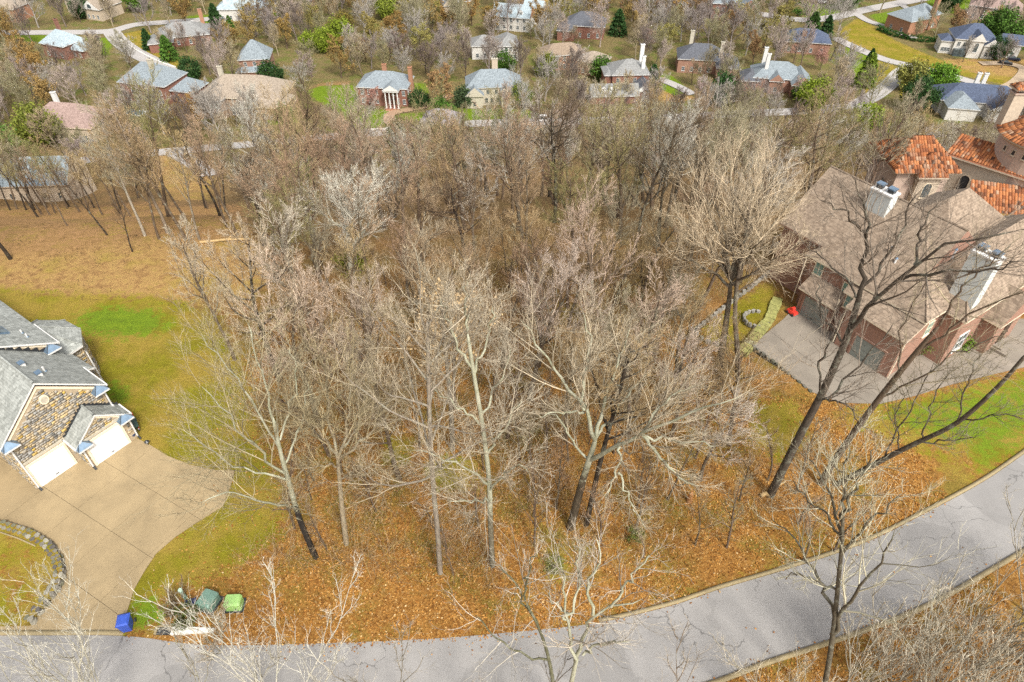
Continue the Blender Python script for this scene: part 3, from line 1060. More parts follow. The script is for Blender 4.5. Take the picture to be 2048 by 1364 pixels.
# --- 5. grey hip roof behind the conifers
h, rf = house('low house with a broad grey hip roof and brick chimney beside the side street conifers', 372, 92, R_(18),
              [W_(-10, 10, 0, 13, 3.6, p=.55, win=[(FR_, 4, 1)]), W_(-13, -4, -5, 5, 3.4, p=.55)], BRICK_RED, SH_GREY)
chimney(h, 8, 11, 4, 10.5, 1.5, 1.1, BRICK_OR)
m = MB()
m.box(3.2, 4.6, 9.3, 10.7, 6.0, 6.5, WHITE)
m.build('skylight', rf)
# --- 6. slate blue house behind the tan house
h, rf = house('steep slate blue roofed house hidden behind bare trees above the tan house', 515, 152, R_(8),
              [W_(-5.5, 5.5, 0, 10, 6.0, p=1.0, win=[(FR_, 3, 2)]), W_(-6.2, 6.2, -3.6, .2, 2.8, p=.5, roof=SH_TEAL)], BRICK_PINK, SH_BLUEGREY)
# --- 7. brick colonial with the columned portico
h, rf = house('red brick house with a white four-column portico on a bright green lawn', 768, 212, R_(-6),
              [W_(-8.5, 8.5, 0, 11, 6.2, p=.62, win=[(LT_, 3, 2), (RT_, 3, 2)])], BRICK_RED, SH_BLUEGREY)
for x in (-7, -4.6, -2.1, 7.4):
    for z in (.9, 3.9):
        window(h, x, 0, z, 1.05, 1.7, FR_)
porch = MB()
porch.box(1.2, 6.4, -3.2, -.01, -1.5, .55, BRICK_RED)
for i in range(3):
    porch.box(1.6, 6.0, -3.2 - .35 * (i + 1), -3.2 - .35 * i - .003, -1.5, .4 - .16 * i, BRICK_OR)
pp = porch.build('porch', h)
for i in range(4):
    c = MB()
    x = 1.7 + i * 1.4
    c.box(x - .28, x + .28, -3.1, -2.54, .553, .75, WHITE)
    c.cyl((x, -2.82), .24, .2, .753, 6.0, WHITE, 10)
    c.box(x - .28, x + .28, -3.1, -2.54, 6.003, 6.2, WHITE)
    c.build('column', h)
ped = MB()
ped.box(1.1, 6.5, -3.3, -.02, 6.203, 6.7, WHITE)
hip_solid(ped, 1.0, 6.6, -3.45, 3.2, 6.703, .62, SH_BLUEGREY, kind='gable', axis_='y', gmat=WHITE, th=.14)
ped.build('pediment', h)
door(h, 3.8, 0, .56, 1.3, 2.6, FR_)
window(h, 3.8, 0, 3.9, 1.3, 1.7, FR_)
window(h, 2.3, 0, 1.0, .8, 2.0, FR_)
window(h, 5.3, 0, 1.0, .8, 2.0, FR_)
chimney(h, 8.9, 6, -3, 11.4, 1.2, 1.5, BRICK_OR)
chimney(h, -1, 9.4, 6, 10.8, 1.5, .9, BRICK_OR)
# --- 8. stone manor with the arched entry
h, rf = house('grey stone house with a slate roof, blue dormer and tall arched entry', 990, 210, R_(4),
              [W_(-9.5, 9, 0, 10, 6, p=.8, win=[(LT_, 2, 2)]), W_(-9.8, -4.2, -2.6, 4, 4.2, p=.9, ax='y', k='gable', win=[(FR_, 1, 1)]), W_(2.2, 5.4, -1.8, 4, 5.4, p=.8, ax='y', k='gable'),
               W_(7, 11, -2.4, 5, 4.6, p=.9, ax='y', win=[(FR_, 2, 1)])], LIMESTONE, SH_BLUEGREY, LIMESTONE)
window(h, 3.8, -1.8, .1, 2.2, 4.0, FR_, arch=True, frame=LIMESTONE, pane=DOORMAT)
win_row(h, -3.8, 2, 3, 0, .8, 1.1, 1.8, FR_, frame=LIMESTONE)
win_row(h, -3.8, 2, 2, 0, 3.9, 1.1, 1.5, FR_, frame=LIMESTONE)
chimney(h, .5, 8.5, 8, 12.6, 2.0, 1.0, STUCCO_T, LIMESTONE)
# --- 9. brick house with tall white chimneys and a dormered garage wing
h, rf = house('red brick house with tall white chimneys and a low wing with three dormers', 1258, 186, R_(3),
              [W_(-6.5, 6.5, 0, 11, 6.4, p=.6, win=[(RT_, 3, 2)]), W_(-9, -6.6, 1, 9, 6.0, p=.5), W_(-15, 1, -10, -3, 3.0, p=.75, k='gable', gm=WHITE), W_(1.2, 7.2, -7, -.2, 3.4, p=.7, k='gable', ax='y', gm=WHITE, roof=SH_DARK)], BRICK_RED, SH_GREY)
for i in range(3):
    dormer(h, -11 + i * 2.4, -8.9, 4.2, 1.3, 1.2, SH_GREY)
win_row(h, -6, 6, 4, 0, 3.7, 1.1, 1.7, FR_)
window(h, 4.2, -7.46, 3.0, 1.8, 1.4, FR_, arch=True)
chimney(h, 4.4, 2.2, 6, 12.0, 1.2, 1.0, WHITE)
chimney(h, 5.2, 9.6, 6, 13.5, 1.4, 1.0, WHITE)
# --- 10. white house with three dormers
h, rf = house('white house with a pale grey gable roof and three white dormers near the top edge', 1022, 62, R_(-14),
              [W_(-8, 8, 0, 9, 5.4, p=.85, k='gable', gm=BRICK_OR, win=[(FR_, 5, 2), (RT_, 2, 1)]), W_(3, 11, 11, 18, 6.5, p=.6, k='gable', win=[(RT_, 2, 2)])], STUCCO_W, SH_PALE)
for i in range(3):
    dormer(h, -5 + i * 4.6, .9, 6.4, 1.5, 1.4, SH_PALE)
# --- 11. grey house hidden mid
h, rf = house('pale grey house with tall white windows half hidden by bare trees', 985, 118, R_(6),
              [W_(-8, 2, 0, 9, 5, p=.55, win=[(FR_, 3, 2)]), W_(2.2, 10, -3, 8, 5.6, p=.7, win=[(FR_, 4, 2)])], STUCCO_W, SH_GREY)
# --- 12, 13. brick houses behind the trees
h, rf = house('brown brick house with a brown roof hidden in trees left of the white chimneys', 1128, 140, R_(12),
              [W_(-8, 8, 0, 9, 5.5, p=.6, win=[(FR_, 5, 2)])], BRICK_OR, SH_BROWN)
h, rf = house('orange brick house end showing between trees just left of the white-chimney house', 1180, 152, R_(-24),
              [W_(-5, 5, 0, 8, 5.0, p=.6, win=[(FR_, 3, 2)])], BRICK_OR, SH_TAN)
h, rf = house('dark roofed brick house behind the brown budding trees near the top', 1168, 78, R_(-10),
              [W_(-8, 8, 0, 11, 5.0, p=.7, win=[(FR_, 4, 2)]), W_(-11, -4, -4, 5, 4.0, p=.7)], BRICK_RED, SH_DARK)
# --- 14
h, rf = house('dark roofed brick house with two pale chimneys deep among grey trees', 1412, 148, R_(-8),
              [W_(-11, 6, 0, 11, 5.0, p=.7, win=[(FR_, 5, 2)]), W_(3, 11, -5, 6, 4.2, p=.7, win=[(FR_, 2, 1)])], BRICK_PINK, SH_DARK)
chimney(h, 4.2, 1.0, 4, 11.5, 1.3, 1.0, LIMESTONE)
chimney(h, -6.5, 9, 6, 12.5, 1.4, 1.0, LIMESTONE)
# --- 15
h, rf = house('brick house with a pale blue-grey roof, white chimney and white-edged gables', 1553, 184, R_(-10),
              [W_(-9, 8, 0, 11, 4.6, p=.7), W_(4, 10.5, -4, 7, 4.2, k='gable', ax='y', p=.8, win=[(FR_, 2, 1)]), W_(-3.5, 1, -2, 5, 4.4, k='gable', ax='y', p=.9, win=[(FR_, 1, 1)]), W_(-13, -7, -1, 8, 3.6, p=.7, roof=SH_DARK)], BRICK_PINK, SH_BLUEGREY)
chimney(h, -5, 3, 4, 12, 1.2, 1.0, WHITE)
chimney(h, -5.6, 8, 5, 12.5, 1.2, 1.0, WHITE)
# --- 16
h, rf = house('navy roofed house below the pair of dark cedars', 1608, 108, R_(-12),
              [W_(-9, 9, 0, 11, 4.4, p=.6, win=[(FR_, 4, 1)])], BRICK_PINK, SH_NAVY)
chimney(h, -1.5, 2.5, 4, 7.6, 1.6, 1.0, BRICK_OR)
# --- 17
h, rf = house('red brick house with steep dark gables at the top right of centre', 1462, 40, R_(-6),
              [W_(-9, 3, 0, 12, 6.6, p=.8, win=[(FR_, 4, 2)]), W_(2, 10, -4, 8, 5, p=1.0, k='gable', ax='y', win=[(FR_, 3, 1)])], BRICK_RED, SH_BLUEGREY)
chimney(h, -2, 11, 7, 14, 1.5, 1.1, STUCCO_T)
chimney(h, 7, 9, 6, 13, 1.3, 1.1, LIMESTONE)
# --- 18
h, rf = house('orange brick house with a blue-grey roof and tall brick chimney on the right hill', 1842, 66, R_(26),
              [W_(-9, 2, 0, 12, 5.6, p=.6, win=[(LT_, 2, 1)]), W_(0, 12, 2, 13, 5.6, p=.6, win=[(FR_, 2, 1)])], BRICK_OR, SH_BLUEGREY)
chimney(h, 6, 2.0, -3, 12.5, 1.6, 1.6, BRICK_OR)
win_row(h, 1, 9, 3, 2, .6, 2.2, 1.6, FR_, pane=CURT)
# --- 19
h, rf = house('white house with a navy roof and arched window on the right bank', 1938, 112, R_(-14),
              [W_(-7, 8, 0, 12, 6.0, p=.7), W_(-11.5, -7.1, 1, 8, 4.6, p=.6, win=[(FR_, 3, 1), (LT_, 2, 2)]), W_(-2, 2.6, -2.4, 4, 6.4, p=1.0, k='gable', ax='y'), W_(3.6, 8.4, -1.6, 4, 4.6, p=.9, k='gable', ax='y', win=[(FR_, 2, 1)])], STUCCO_W, SH_NAVY)
window(h, .3, -2.4, 2.2, 1.7, 3.6, FR_, arch=True, frame=WHITE)
win_row(h, -6.5, -2.2, 2, 0, 3.4, 1.2, 1.7, FR_)
m = MB()
m.box(-6.6, -2.2, -1.8, -.02, -.8, 2.6, GLASS)
m.build('bay_window', h)
h, rf = house('small white outbuilding with a navy roof beside two parked dark cars', 2012, 116, R_(-20),
              [W_(-3.5, 3.5, 0, 7, 5.0, p=.7, k='gable', win=[(FR_, 2, 2)])], STUCCO_W, SH_NAVY)
# --- 20
h, rf = house('long house with a navy roof and two white chimneys behind the orange-tiled villa', 1955, 232, R_(-12),
              [W_(-13, 13, 0, 12, 4.4, p=.6, win=[(FR_, 6, 1)]), W_(-12, -3, -6, 6, 4.2, p=.6, roof=SH_BLUEGREY), W_(1, 8, -5, 6, 4.2, p=.6, k='gable', ax='y', gm=WHITE)], STUCCO_W, SH_NAVY)
chimney(h, -1.5, 8.5, 5, 11, 1.2, .9, WHITE)
chimney(h, .6, 8.5, 5, 11, 1.2, .9, WHITE)
# --- 21
h, rf = house('house with a pink-brown roof hidden behind the tall trees at the left', 128, 282, R_(-8),
              [W_(-11, 11, 0, 13, 4.6, p=.7, win=[(FR_, 5, 1)])], STUCCO_T, SH_PINK, CREAM)
chimney(h, -3.5, 8, 6, 12, 1.3, 1.0, WHITE)
# --- 22
h, rf = house('small house with a mauve grey roof behind the dense bushes below the brick-paved drive', 880, 268, R_(-10),
              [W_(-6, 6, 0, 8, 3.2, p=.7, win=[(FR_, 3, 1)])], BRICK_PINK, shingle('mauve_shingles', (.24, .21, .225)))
m = MB()
m.box(.2, 1.2, 1.2, 2.0, 4.3, 4.9, GLASS)
m.build('skylight', rf)
# --- top row
h, rf = house('grey gabled house at the top edge above the centre', 905, 30, R_(10),
              [W_(-9, 9, 0, 11, 5.4, p=.8, win=[(FR_, 4, 2)]), W_(-4, 3, -4, 5, 5, p=1.0, k='gable', ax='y', win=[(FR_, 2, 1)])], STUCCO_T, SH_GREY)
h, rf = house('white and grey house at the top left of centre, left of the ochre house', 492, 42, R_(4),
              [W_(-12, 10, 0, 11, 4.8, p=.6, win=[(FR_, 6, 1)])], STUCCO_W, SH_PALE)
chimney(h, -8, 3, 4, 11, 1.3, 1.0, WHITE)
h, rf = house('ochre stucco house with a brown roof at the top edge left of centre', 592, 26, R_(-4),
              [W_(-11, 9, 0, 12, 5.4, p=.6, win=[(FR_, 5, 2)]), W_(-4, 3, -4, 6, 5, p=.9, k='gable', ax='y')], plain('ochre_stucco', (.46, .33, .17), .85), SH_BROWN)
h, rf = house('orange brick house at the top left corner', 12, 44, R_(-10),
              [W_(-9, 6, 0, 11, 5.4, p=.6, win=[(FR_, 4, 2)])], BRICK_OR, SH_TAN)
h, rf = house('pink stucco house with a tan roof and white chimney at the top right corner', 1985, 44, R_(-30),
              [W_(-11, 9, 0, 12, 5.4, p=.75, win=[(FR_, 5, 2)]), W_(2, 9, -4, 6, 5, p=.9, k='gable', ax='y')], STUCCO_P, SH_PINK)
# --- the blue roof low at the left below the field
h, rf = house('long building with a dull blue metal roof beyond the crest of the brown field', 70, 404, R_(4),
              [W_(-14, 9, 0, 11, 4.2, p=.75, k='gable', win=[(FR_, 6, 1)])], STUCCO_T, SH_TEAL, STUCCO_T)
# seams of the blue roof are built
m = MB()
for i in range(24):
    x = -14.2 + i * 1.0
    for sgn in (-1,):
        y0, z0 = -.45, 4.2 + .22
        y1, z1 = 5.5, 4.2 + .22 + 5.95 * .75
        m.mesh([(x, y0, z0), (x + .07, y0, z0), (x + .07, y1, z1), (x, y1, z1), (x, y0, z0 + .1), (x + .07, y0, z0 + .1), (x + .07, y1, z1 + .1), (x, y1, z1 + .1)],
               [(4, 5, 6, 7), (0, 4, 7, 3), (1, 2, 6, 5), (0, 1, 5, 4)], SH_TEAL)
m.build('roof_seams', rf)

# ------------------------------------------------------------------ the stone house at the left
def slab_face(mb, pts, th, mat, fascia):
    """a roof plane with thickness; pts counter-clockwise seen from above"""
    n = len(pts)
    up = [tuple(p) for p in pts]
    dn = [(p[0], p[1], p[2] - th) for p in pts]
    mb.face(up, mat)
    mb.face(dn[::-1], fascia)
    for i in range(n):
        j = (i + 1) % n
        mb.face([up[i], dn[i], dn[j], up[j]], fascia)

STONE_F = island_mat('facing_stone', [(0, (.12, .115, .105)), (.10, (.22, .205, .185)), (.3, (.34, .30, .24)), (.48, (.26, .26, .25)), (.62, (.42, .33, .20)), (.8, (.34, .285, .21)), (.9, (.44, .29, .06)), (1, (.52, .40, .24))])
MORTAR = plain('tan_mortar', (.36, .285, .19), .95, .12, 4)

def cladding(parent, org, xd, W, Hh, inside, nrm, seed, u0=0.0, z0=0.0, name='stone_facing'):
    """coursed rubble: each stone a block of its own standing a little proud of the mortar"""
    rg = random.Random(seed)
    org, xd, nrm = np.array(org, float), np.array(xd, float), np.array(nrm, float)
    V, Q = [], []
    z = z0 + .01
    while z < Hh:
        hh = rg.uniform(.13, .25)
        u = u0 + rg.uniform(-.25, .05)
        while u < W:
            l = rg.uniform(.16, .40) if rg.random() < .9 else rg.uniform(.4, .6)
            h2 = hh if rg.random() < .9 else hh * 1.7
            if all(inside(a, b) for a in (u + .02, u + l - .03) for b in (z + .01, z + h2 - .03)):
                pr = rg.uniform(.025, .075)
                k = len(V)
                g = .016
                q = [(u + g, z + g), (u + l - g, z + g + rg.uniform(-.01, .01)), (u + l - g + rg.uniform(-.015, .015), z + h2 - g), (u + g + rg.uniform(-.015, .015), z + h2 - g)]
                for d in (.0, pr):
                    for a, b in q:
                        V.append(org + xd * a + np.array([0, 0, b]) + nrm * d)
                Q += [(k + 4, k + 5, k + 6, k + 7), (k, k + 1, k + 5, k + 4), (k + 1, k + 2, k + 6, k + 5), (k + 2, k + 3, k + 7, k + 6), (k + 3, k, k + 4, k + 7)]
            u += l
        z += hh
    me = raw_mesh(name, V, [np.array(Q)])
    me.materials.append(STONE_F)
    return tag(link(name, me, parent), kind='stuff')

SHROOF = shingle('grey_green_shingles', (.26, .27, .25), .13, .22)
SH = thing('stone_house', 'stone house with grey shingle roofs and two white garage doors above the tan driveway', 'house', (HA[0], HA[1], 0), math.atan2(HE[1], HE[0]))
RIDGE, EAVE = 8.42, 4.95
PIT = (RIDGE - 5.15) / 3.85
def gab(u):
    return 5.05 + (3.5 - abs(u - 3.5)) * PIT
m = MB()
# main block, gable end to the drive
m.mesh([(0, 0, -.3), (7, 0, -.3), (7, 0, gab(7)), (3.5, 0, gab(3.5)), (0, 0, gab(0)), (0, 6, -.3), (7, 6, -.3), (7, 6, gab(7)), (3.5, 6, gab(3.5)), (0, 6, gab(0))],
       [(0, 1, 2, 3, 4), (1, 6, 7, 2), (5, 0, 4, 9), (6, 5, 9, 8, 7)], MORTAR)
# garage bay
g2 = lambda u: 2.62 + (2.0 - abs(u - 5.3)) * .82
m.mesh([(3.45, -1.47, -.3), (7.15, -1.47, -.3), (7.15, -1.47, g2(7.15)), (5.3, -1.47, g2(5.3)), (3.45, -1.47, g2(3.45)), (3.45, -.02, -.3), (7.15, -.02, -.3), (7.15, -.02, g2(7.15)), (5.3, -.02, g2(5.3)), (3.45, -.02, g2(3.45))],
       [(0, 1, 2, 3, 4), (1, 6, 7, 2), (5, 0, 4, 9)], MORTAR)
# tall block behind
tg = lambda u: 10.3 - abs(u - .6) * .61
m.mesh([(-6, 5.8, -.3), (6.95, 5.8, -.3), (6.95, 5.8, tg(6.95)), (.6, 5.8, tg(.6)), (-6, 5.8, tg(-6)), (-6, 22, -.3), (6.95, 22, -.3), (6.95, 22, tg(6.95)), (.6, 22, tg(.6)), (-6, 22, tg(-6))],
       [(0, 1, 2, 3, 4), (1, 6, 7, 2), (5, 0, 4, 9), (6, 5, 9, 8, 7)], MORTAR)
m.box(6.9, 7.75, 3.3, 5.75, -.3, 4.3, MORTAR)
m.build('wall', SH)
rf = MB()
def ridge_roof(mb, xr, zr, half, pit, y0, y1, th=.16, mat=SHROOF):
    e0, e1 = (xr - half, zr - half * pit), (xr + half, zr - half * pit)
    slab_face(mb, [(e0[0], y1, e0[1]), (e0[0], y0, e0[1]), (xr, y0, zr), (xr, y1, zr)], th, mat, WHITE)
    slab_face(mb, [(xr + .002, y1, zr), (xr + .002, y0, zr), (e1[0], y0, e1[1]), (e1[0], y1, e1[1])], th, mat, WHITE)
ridge_roof(rf, 3.5, RIDGE, 3.85, PIT, -.22, 5.78)
ridge_roof(rf, 5.3, g2(5.3) + .2, 2.2, .82, -1.7, -.03)
ridge_roof(rf, .6, 10.52, 6.8, .61, 5.55, 22.3)
# hipped pavilion against the right slope
A_, B_, C_ = (5.95, 4.4, 6.25), (7.95, 6.0, 4.42), (8.1, 3.1, 4.42)
D_ = (6.9, 2.9, 5.05)
rf.face([A_, C_, B_], SHROOF)
rf.face([A_, D_, C_], SHROOF)
rf.face([C_, (C_[0], C_[1], 4.25), (B_[0], B_[1], 4.25), B_], WHITE)
rf.face([D_, (D_[0], D_[1], 4.85), (C_[0], C_[1], 4.25), C_], WHITE)
roof = rf.build('roof', SH)
# bay with the low hipped roof
def hl(u, v, z):
    q = pz(u, v, z) - HA
    return np.array([q @ HE, -(q @ HN), z])
be = [hl(*q, 4.35) for q in [(165, 690), (161, 657), (130, 640), (75, 640), (55, 652)]]
be = [np.array([6.9, be[0][1] - .3, 4.35])] + be
ap = np.array([6.98, 9.6, 6.3])
m = MB()
for i in range(len(be) - 1):
    m.face([ap, be[i], be[i + 1]], SHROOF)
    a, b_ = be[i], be[i + 1]
    m.face([a, a - [0, 0, .18], b_ - [0, 0, .18], b_], WHITE)
m.face([p - [0, 0, .18] for p in be[::-1]], WHITE)
# ridge caps along the hips
for i in range(1, len(be) - 1):
    m.tube([ap + [0, 0, .03], be[i] + [0, 0, .03]], .07, SHROOF, 5)
m.build('bay_roof', SH)
m = MB()
cen = np.mean(be, axis=0)
bw = [cen + (p - cen) * np.array([.88, .88, 1]) for p in be[1:]]
bw = [np.array([6.96, bw[0][1], 4.3])] + bw + [np.array([6.96, bw[-1][1], 4.3])]
for i in range(len(bw) - 1):
    a, b_ = bw[i], bw[i + 1]
    m.face([(a[0], a[1], -.3), (b_[0], b_[1], -.3), (b_[0], b_[1], 4.2), (a[0], a[1], 4.2)], MORTAR)
m.build('bay_wall', SH)
for i in range(len(bw) - 1):
    a, b_ = bw[i], bw[i + 1]
    L = np.hypot(*(b_ - a)[:2])
    if L > .8:
        dx = (b_ - a) / L
        cladding(SH, (a[0], a[1], 0), dx, L, 4.1, lambda u, z: 0 < u < L and z < 4.1, (dx[1], -dx[0], 0), 40 + i)
# ridge cap of the main roof
m = MB()
for xr, zr, y0, y1 in ((3.5, RIDGE, -.2, 5.7), (5.3, g2(5.3) + .2, -1.68, -.05), (.6, 10.52, 5.6, 22)):
    m.tube([(xr, y0, zr + .02), (xr, y1, zr + .02)], .10, SHROOF, 6)
tag(m.build('ridge_cap', roof), kind='stuff')
# facing stones
def in_front(u, z):
    if not (0 < u < 7 and -.1 < z < gab(u) - .3):
        return False
    if .02 < u < 3.1 and z < 2.62:
        return False
    if u > 3.42 and z < g2(min(max(u, 3.45), 7.15)) + .34:
        return False
    return True
cladding(SH, (0, 0, 0), (1, 0, 0), 7.0, 8.6, in_front, (0, -1, 0), 5)
cladding(SH, (3.45, -1.47, 0), (1, 0, 0), 3.7, 4.6, lambda u, z: 0 < u < 3.7 and z < g2(u + 3.45) - .1 and not (.22 < u < 3.22 and z < 2.62 - .02), (0, -1, 0), 6)
cladding(SH, (0, 6, 0), (0, -1, 0), 6.0, 5.0, lambda u, z: 0 < u < 6 and z < 4.85, (-1, 0, 0), 7)
cladding(SH, (3.45, -.02, 0), (0, -1, 0), 1.45, 2.6, lambda u, z: 0 < u < 1.45 and z < 2.55, (-1, 0, 0), 8)
cladding(SH, (7.15, -1.47, 0), (0, 1, 0), 1.45, 2.6, lambda u, z: 0 < u < 1.45 and z < 2.55, (1, 0, 0), 9)
cladding(SH, (7.0, 0, 0), (0, 1, 0), 3.3, 5.0, lambda u, z: 0 < u < 3.3 and z < 4.85, (1, 0, 0), 10)
cladding(SH, (0, 5.8, 0), (1, 0, 0), 6.95, 10.2, lambda u, z: 0 < u < 6.93 and gab(u) + .55 < z < tg(u) - .3, (0, -1, 0), 11, z0=4.8)
# pale bands under the rakes
m = MB()
for (xa, za), (xb, zb), y in (((0, gab(0)), (3.5, gab(3.5)), -.005), ((7, gab(7)), (3.5, gab(3.5)), -.005), ((3.45, g2(3.45)), (5.3, g2(5.3)), -1.475), ((7.15, g2(7.15)), (5.3, g2(5.3)), -1.475), ((6.95, tg(6.95)), (.6, tg(.6)), 5.795)):
    q = [(xa, y - .04, za - .26), (xb, y - .04, zb - .26), (xb, y - .04, zb - .02), (xa, y - .04, za - .02)]
    if xa > xb:
        q = q[::-1]
    m.face(q, CREAM)
    m.face([(xa, y, za - .26), (xb, y, zb - .26), (xb, y - .04, zb - .26), (xa, y - .04, za - .26)], CREAM)
m.build('rake_band', SH)
# stone lintels over the doors and the vent in the gable
m = MB()
m.box(.0, 3.0, -.09, -.003, 2.64, 2.86, LIMESTONE)
m.box(3.1, 3.44, -.09, -.003, 2.64, 2.86, LIMESTONE)
m.build('lintel', SH)
m = MB()
m.box(3.62, 6.72, -1.56, -1.473, 2.64, 2.84, LIMESTONE)
m.build('lintel', SH)
m = MB()
m.cyl((0, 0), .42, .42, 0, .1, CREAM, 14)
m.cyl((0, 0), .30, .30, .103, .12, LIMESTONE, 14)
o = m.build('gable_vent', SH)
o.location = (3.5, -.01, 6.7)
o.rotation_euler = (R_(90), 0, 0)
o.scale = (.75, 1, 1)

def garage_door(parent, x, y, w, h, mat=WHITE, trim=CREAM, rows=4, cols=4):
    m = MB()
    t = .16
    m.box(x - t, x, y - .10, y - .003, -.05, h + t, trim)
    m.box(x + w, x + w + t, y - .10, y - .003, -.05, h + t, trim)
    m.box(x, x + w, y - .10, y - .003, h, h + t, trim)
    f = m.build('door_surround', parent)
    o = MB()
    for r in range(rows):
        z0, z1 = .02 + h * r / rows, h * (r + 1) / rows - .006
        o.box(x + .005, x + w - .005, y - .045, y - .004, z0, z1, mat)
        for c in range(cols):
            x0 = x + w * c / cols + .08
            o.box(x0, x0 + w / cols - .16, y - .050, y - .043, z0 + .09, z1 - .09, mat)
    d = o.build('garage_door', parent)
    k = MB()
    k.box(x + w * .5 - .12, x + w * .5 + .12, y - .10, y - .06, .3, .34, DARK)
    k.build('handle', d)
    return d
BRIGHT = plain('bright_white_paint', (.72, .72, .72), .45, .03)
garage_door(SH, .28, 0, 2.6, 2.35, BRIGHT)
garage_door(SH, 3.85, -1.47, 2.6, 2.35, BRIGHT)
# blue-grey metal corner returns
def corner_return(x, y, z, sx):
    m = MB()
    w, d, h = .85, .62, .5
    q = [(0, 0, 0), (sx * -w, 0, 0), (sx * -w, -d, 0), (sx * .25, -d, 0), (sx * .25, 0, 0)]
    top = (sx * -.25, 0, h)
    m.face([q[1], q[2], top] if sx > 0 else [q[2], q[1], top], FLASH)
    m.face([q[2], q[3], top] if sx > 0 else [q[3], q[2], top], FLASH)
    m.face([q[3], q[4], top] if sx > 0 else [q[4], q[3], top], FLASH)
    for a, b_ in ((q[1], q[2]), (q[2], q[3]), (q[3], q[4])):
        p = [a, b_, (b_[0], b_[1], -.14), (a[0], a[1], -.14)]
        m.face(p[::-1] if sx > 0 else p, WHITE)
    m.face([(p[0], p[1], -.14) for p in q[1:]], WHITE)
    for e in (q[2], q[3]):
        m.tube([top, e], .02, DARK, 4)
    o = m.build('eave_return', SH)
    o.location = (x, y, z)
corner_return(7.1, -.02, 4.95, 1)
corner_return(-.1, -.02, 4.95, -1)
corner_return(7.25, -1.49, 2.58, 1)
corner_return(3.35, -1.49, 2.58, -1)
corner_return(7.1, 5.78, 6.1, 1)
# downspouts and gutters
for px_, py_, zt, zb in ((.12, -.12, 4.75, .1), (7.06, -.14, 4.75, 3.1), (3.5, -1.6, 2.4, .1), (7.2, -1.6, 2.4, .1), (8.9, 5.95, 4.1, .1)):
    m = MB()
    m.tube([(px_, py_ - .2, zt + .15), (px_, py_, zt), (px_, py_, zb), (px_ + .02, py_ - .25, zb - .06)], .065, WHITE, 6)
    o = m.build('downspout', SH)
    if zb < 1:
        k = MB()
        k.tube([(px_, py_, zb + .12), (px_ + .02, py_ - .28, zb - .06)], .085, DARK, 6)
        k.build('downspout_foot', o)
for x, y0, y1, z in ((7.42, -.2, 3.0, 5.02), (-.42, -.2, 5.7, 5.02), (7.52, -1.7, -.05, 2.66), (3.08, -1.7, -.05, 2.66), (7.45, 5.6, 9.4, 6.25)):
    m = MB()
    m.box(x - .06, x + .06, y0, y1, z - .12, z + .02, WHITE)
    m.build('gutter', SH)
# stepped flashing where roofs meet the walls
m = MB()
for k in range(15):
    u = .2 + k * .45
    zz = RIDGE - abs(u + .2 - 3.5) * PIT
    if u > 3.3:
        m.box(u, u + .43, 5.72, 5.79, zz - .15, zz + .28, DARK)
for k in range(18):
    u = 3.18 + k * .24
    zz = g2(5.3) + .2 - abs(u + .12 - 5.3) * .82
    m.box(u, u + .225, -.09, -.02, zz - .1, zz + .2, DARK)
tag(m.build('step_flashing', SH), kind='stuff')
# roof vents and the skylight
def on_main(x):
    return RIDGE - abs(x - 3.5) * PIT
for x, y in ((4.1, 3.0), (4.35, 1.3)):
    m = MB()
    m.box(-.16, .16, -.2, .2, -.1, .22, WHITE)
    m.box(-.2, .2, -.25, .25, .223, .27, FLASH)
    o = m.build('roof_vent', roof)
    o.location = (x, y, on_main(x))
m = MB()
m.cyl((0, 0), .07, .07, -.2, .4, WHITE, 8)
m.cyl((0, 0), .16, .10, -.02, .05, FLASH, 8)
o = m.build('vent_pipe', roof)
o.location = (4.9, 2.0, on_main(4.9))
sk = MB()
sk.box(-.45, .45, -.65, .65, -.05, .10, FLASH)
o = sk.build('skylight', roof)
k = MB()
k.box(-.36, .36, -.56, .56, .102, .13, GLASS)
k.build('pane', o)
o.location = (5.0, 8.3, 10.52 - 4.4 * .61 + .02)
o.rotation_euler = (0, math.atan(.61), 0)
for y in (6.9, 7.7):
    m = MB()
    m.cyl((0, 0), .06, .06, -.2, .3, WHITE, 8)
    m.cyl((0, 0), .14, .09, -.02, .05, FLASH, 8)
    o = m.build('vent_pipe', roof)
    o.location = (6.1, y, 10.52 - 5.5 * .61)

# ------------------------------------------------------------------ the brick house at the right
b0 = pz(1616, 509, 5.5)
BH = thing('brick_house', 'red brick house with big brown shingle roofs and two broad pale chimneys', 'house', (b0[0], b0[1], 0), math.atan2(-.8315, .5556))
W, Rf = MB(), MB()
for r, hh in (((-4, 9, 1.3, 12), 6.2), ((.3, 11.5, .2, 9), 5.5), ((6.5, 13.2, 3.4, 21), 5.2), ((13, 14.6, 8.0, 12.5), 3.4), ((1, 8.5, 8, 19), 6.0)):
    W.box(r[0], r[1], r[2], r[3], -3, hh, BRICK_PINK)
W.box(1.2, 4.9, -1.0, .19, -1, 3.0, BRICK_PINK)
W.box(6.3, 11.6, -1.9, .19, -1, 4.5, BRICK_PINK)
W.box(4.95, 6.25, -.6, .19, -1, 4.7, BRICK_PINK)
W.build('wall', BH)
hip_solid(Rf, -4.4, 9.2, .9, 12.4, 6.204, .74, SH_BROWN, BRICK_PINK, kind='gable', axis_='x', gmat=BRICK_PINK, th=.18)
hip_solid(Rf, -.1, 11.9, -.25, 12.0, 5.504, .80, SH_BROWN, CREAM, kind='hip', axis_='y', th=.18)
hip_solid(Rf, 6.1, 13.6, 3.0, 21.4, 5.204, .95, SH_BROWN, CREAM, kind='hip', axis_='y', th=.18)
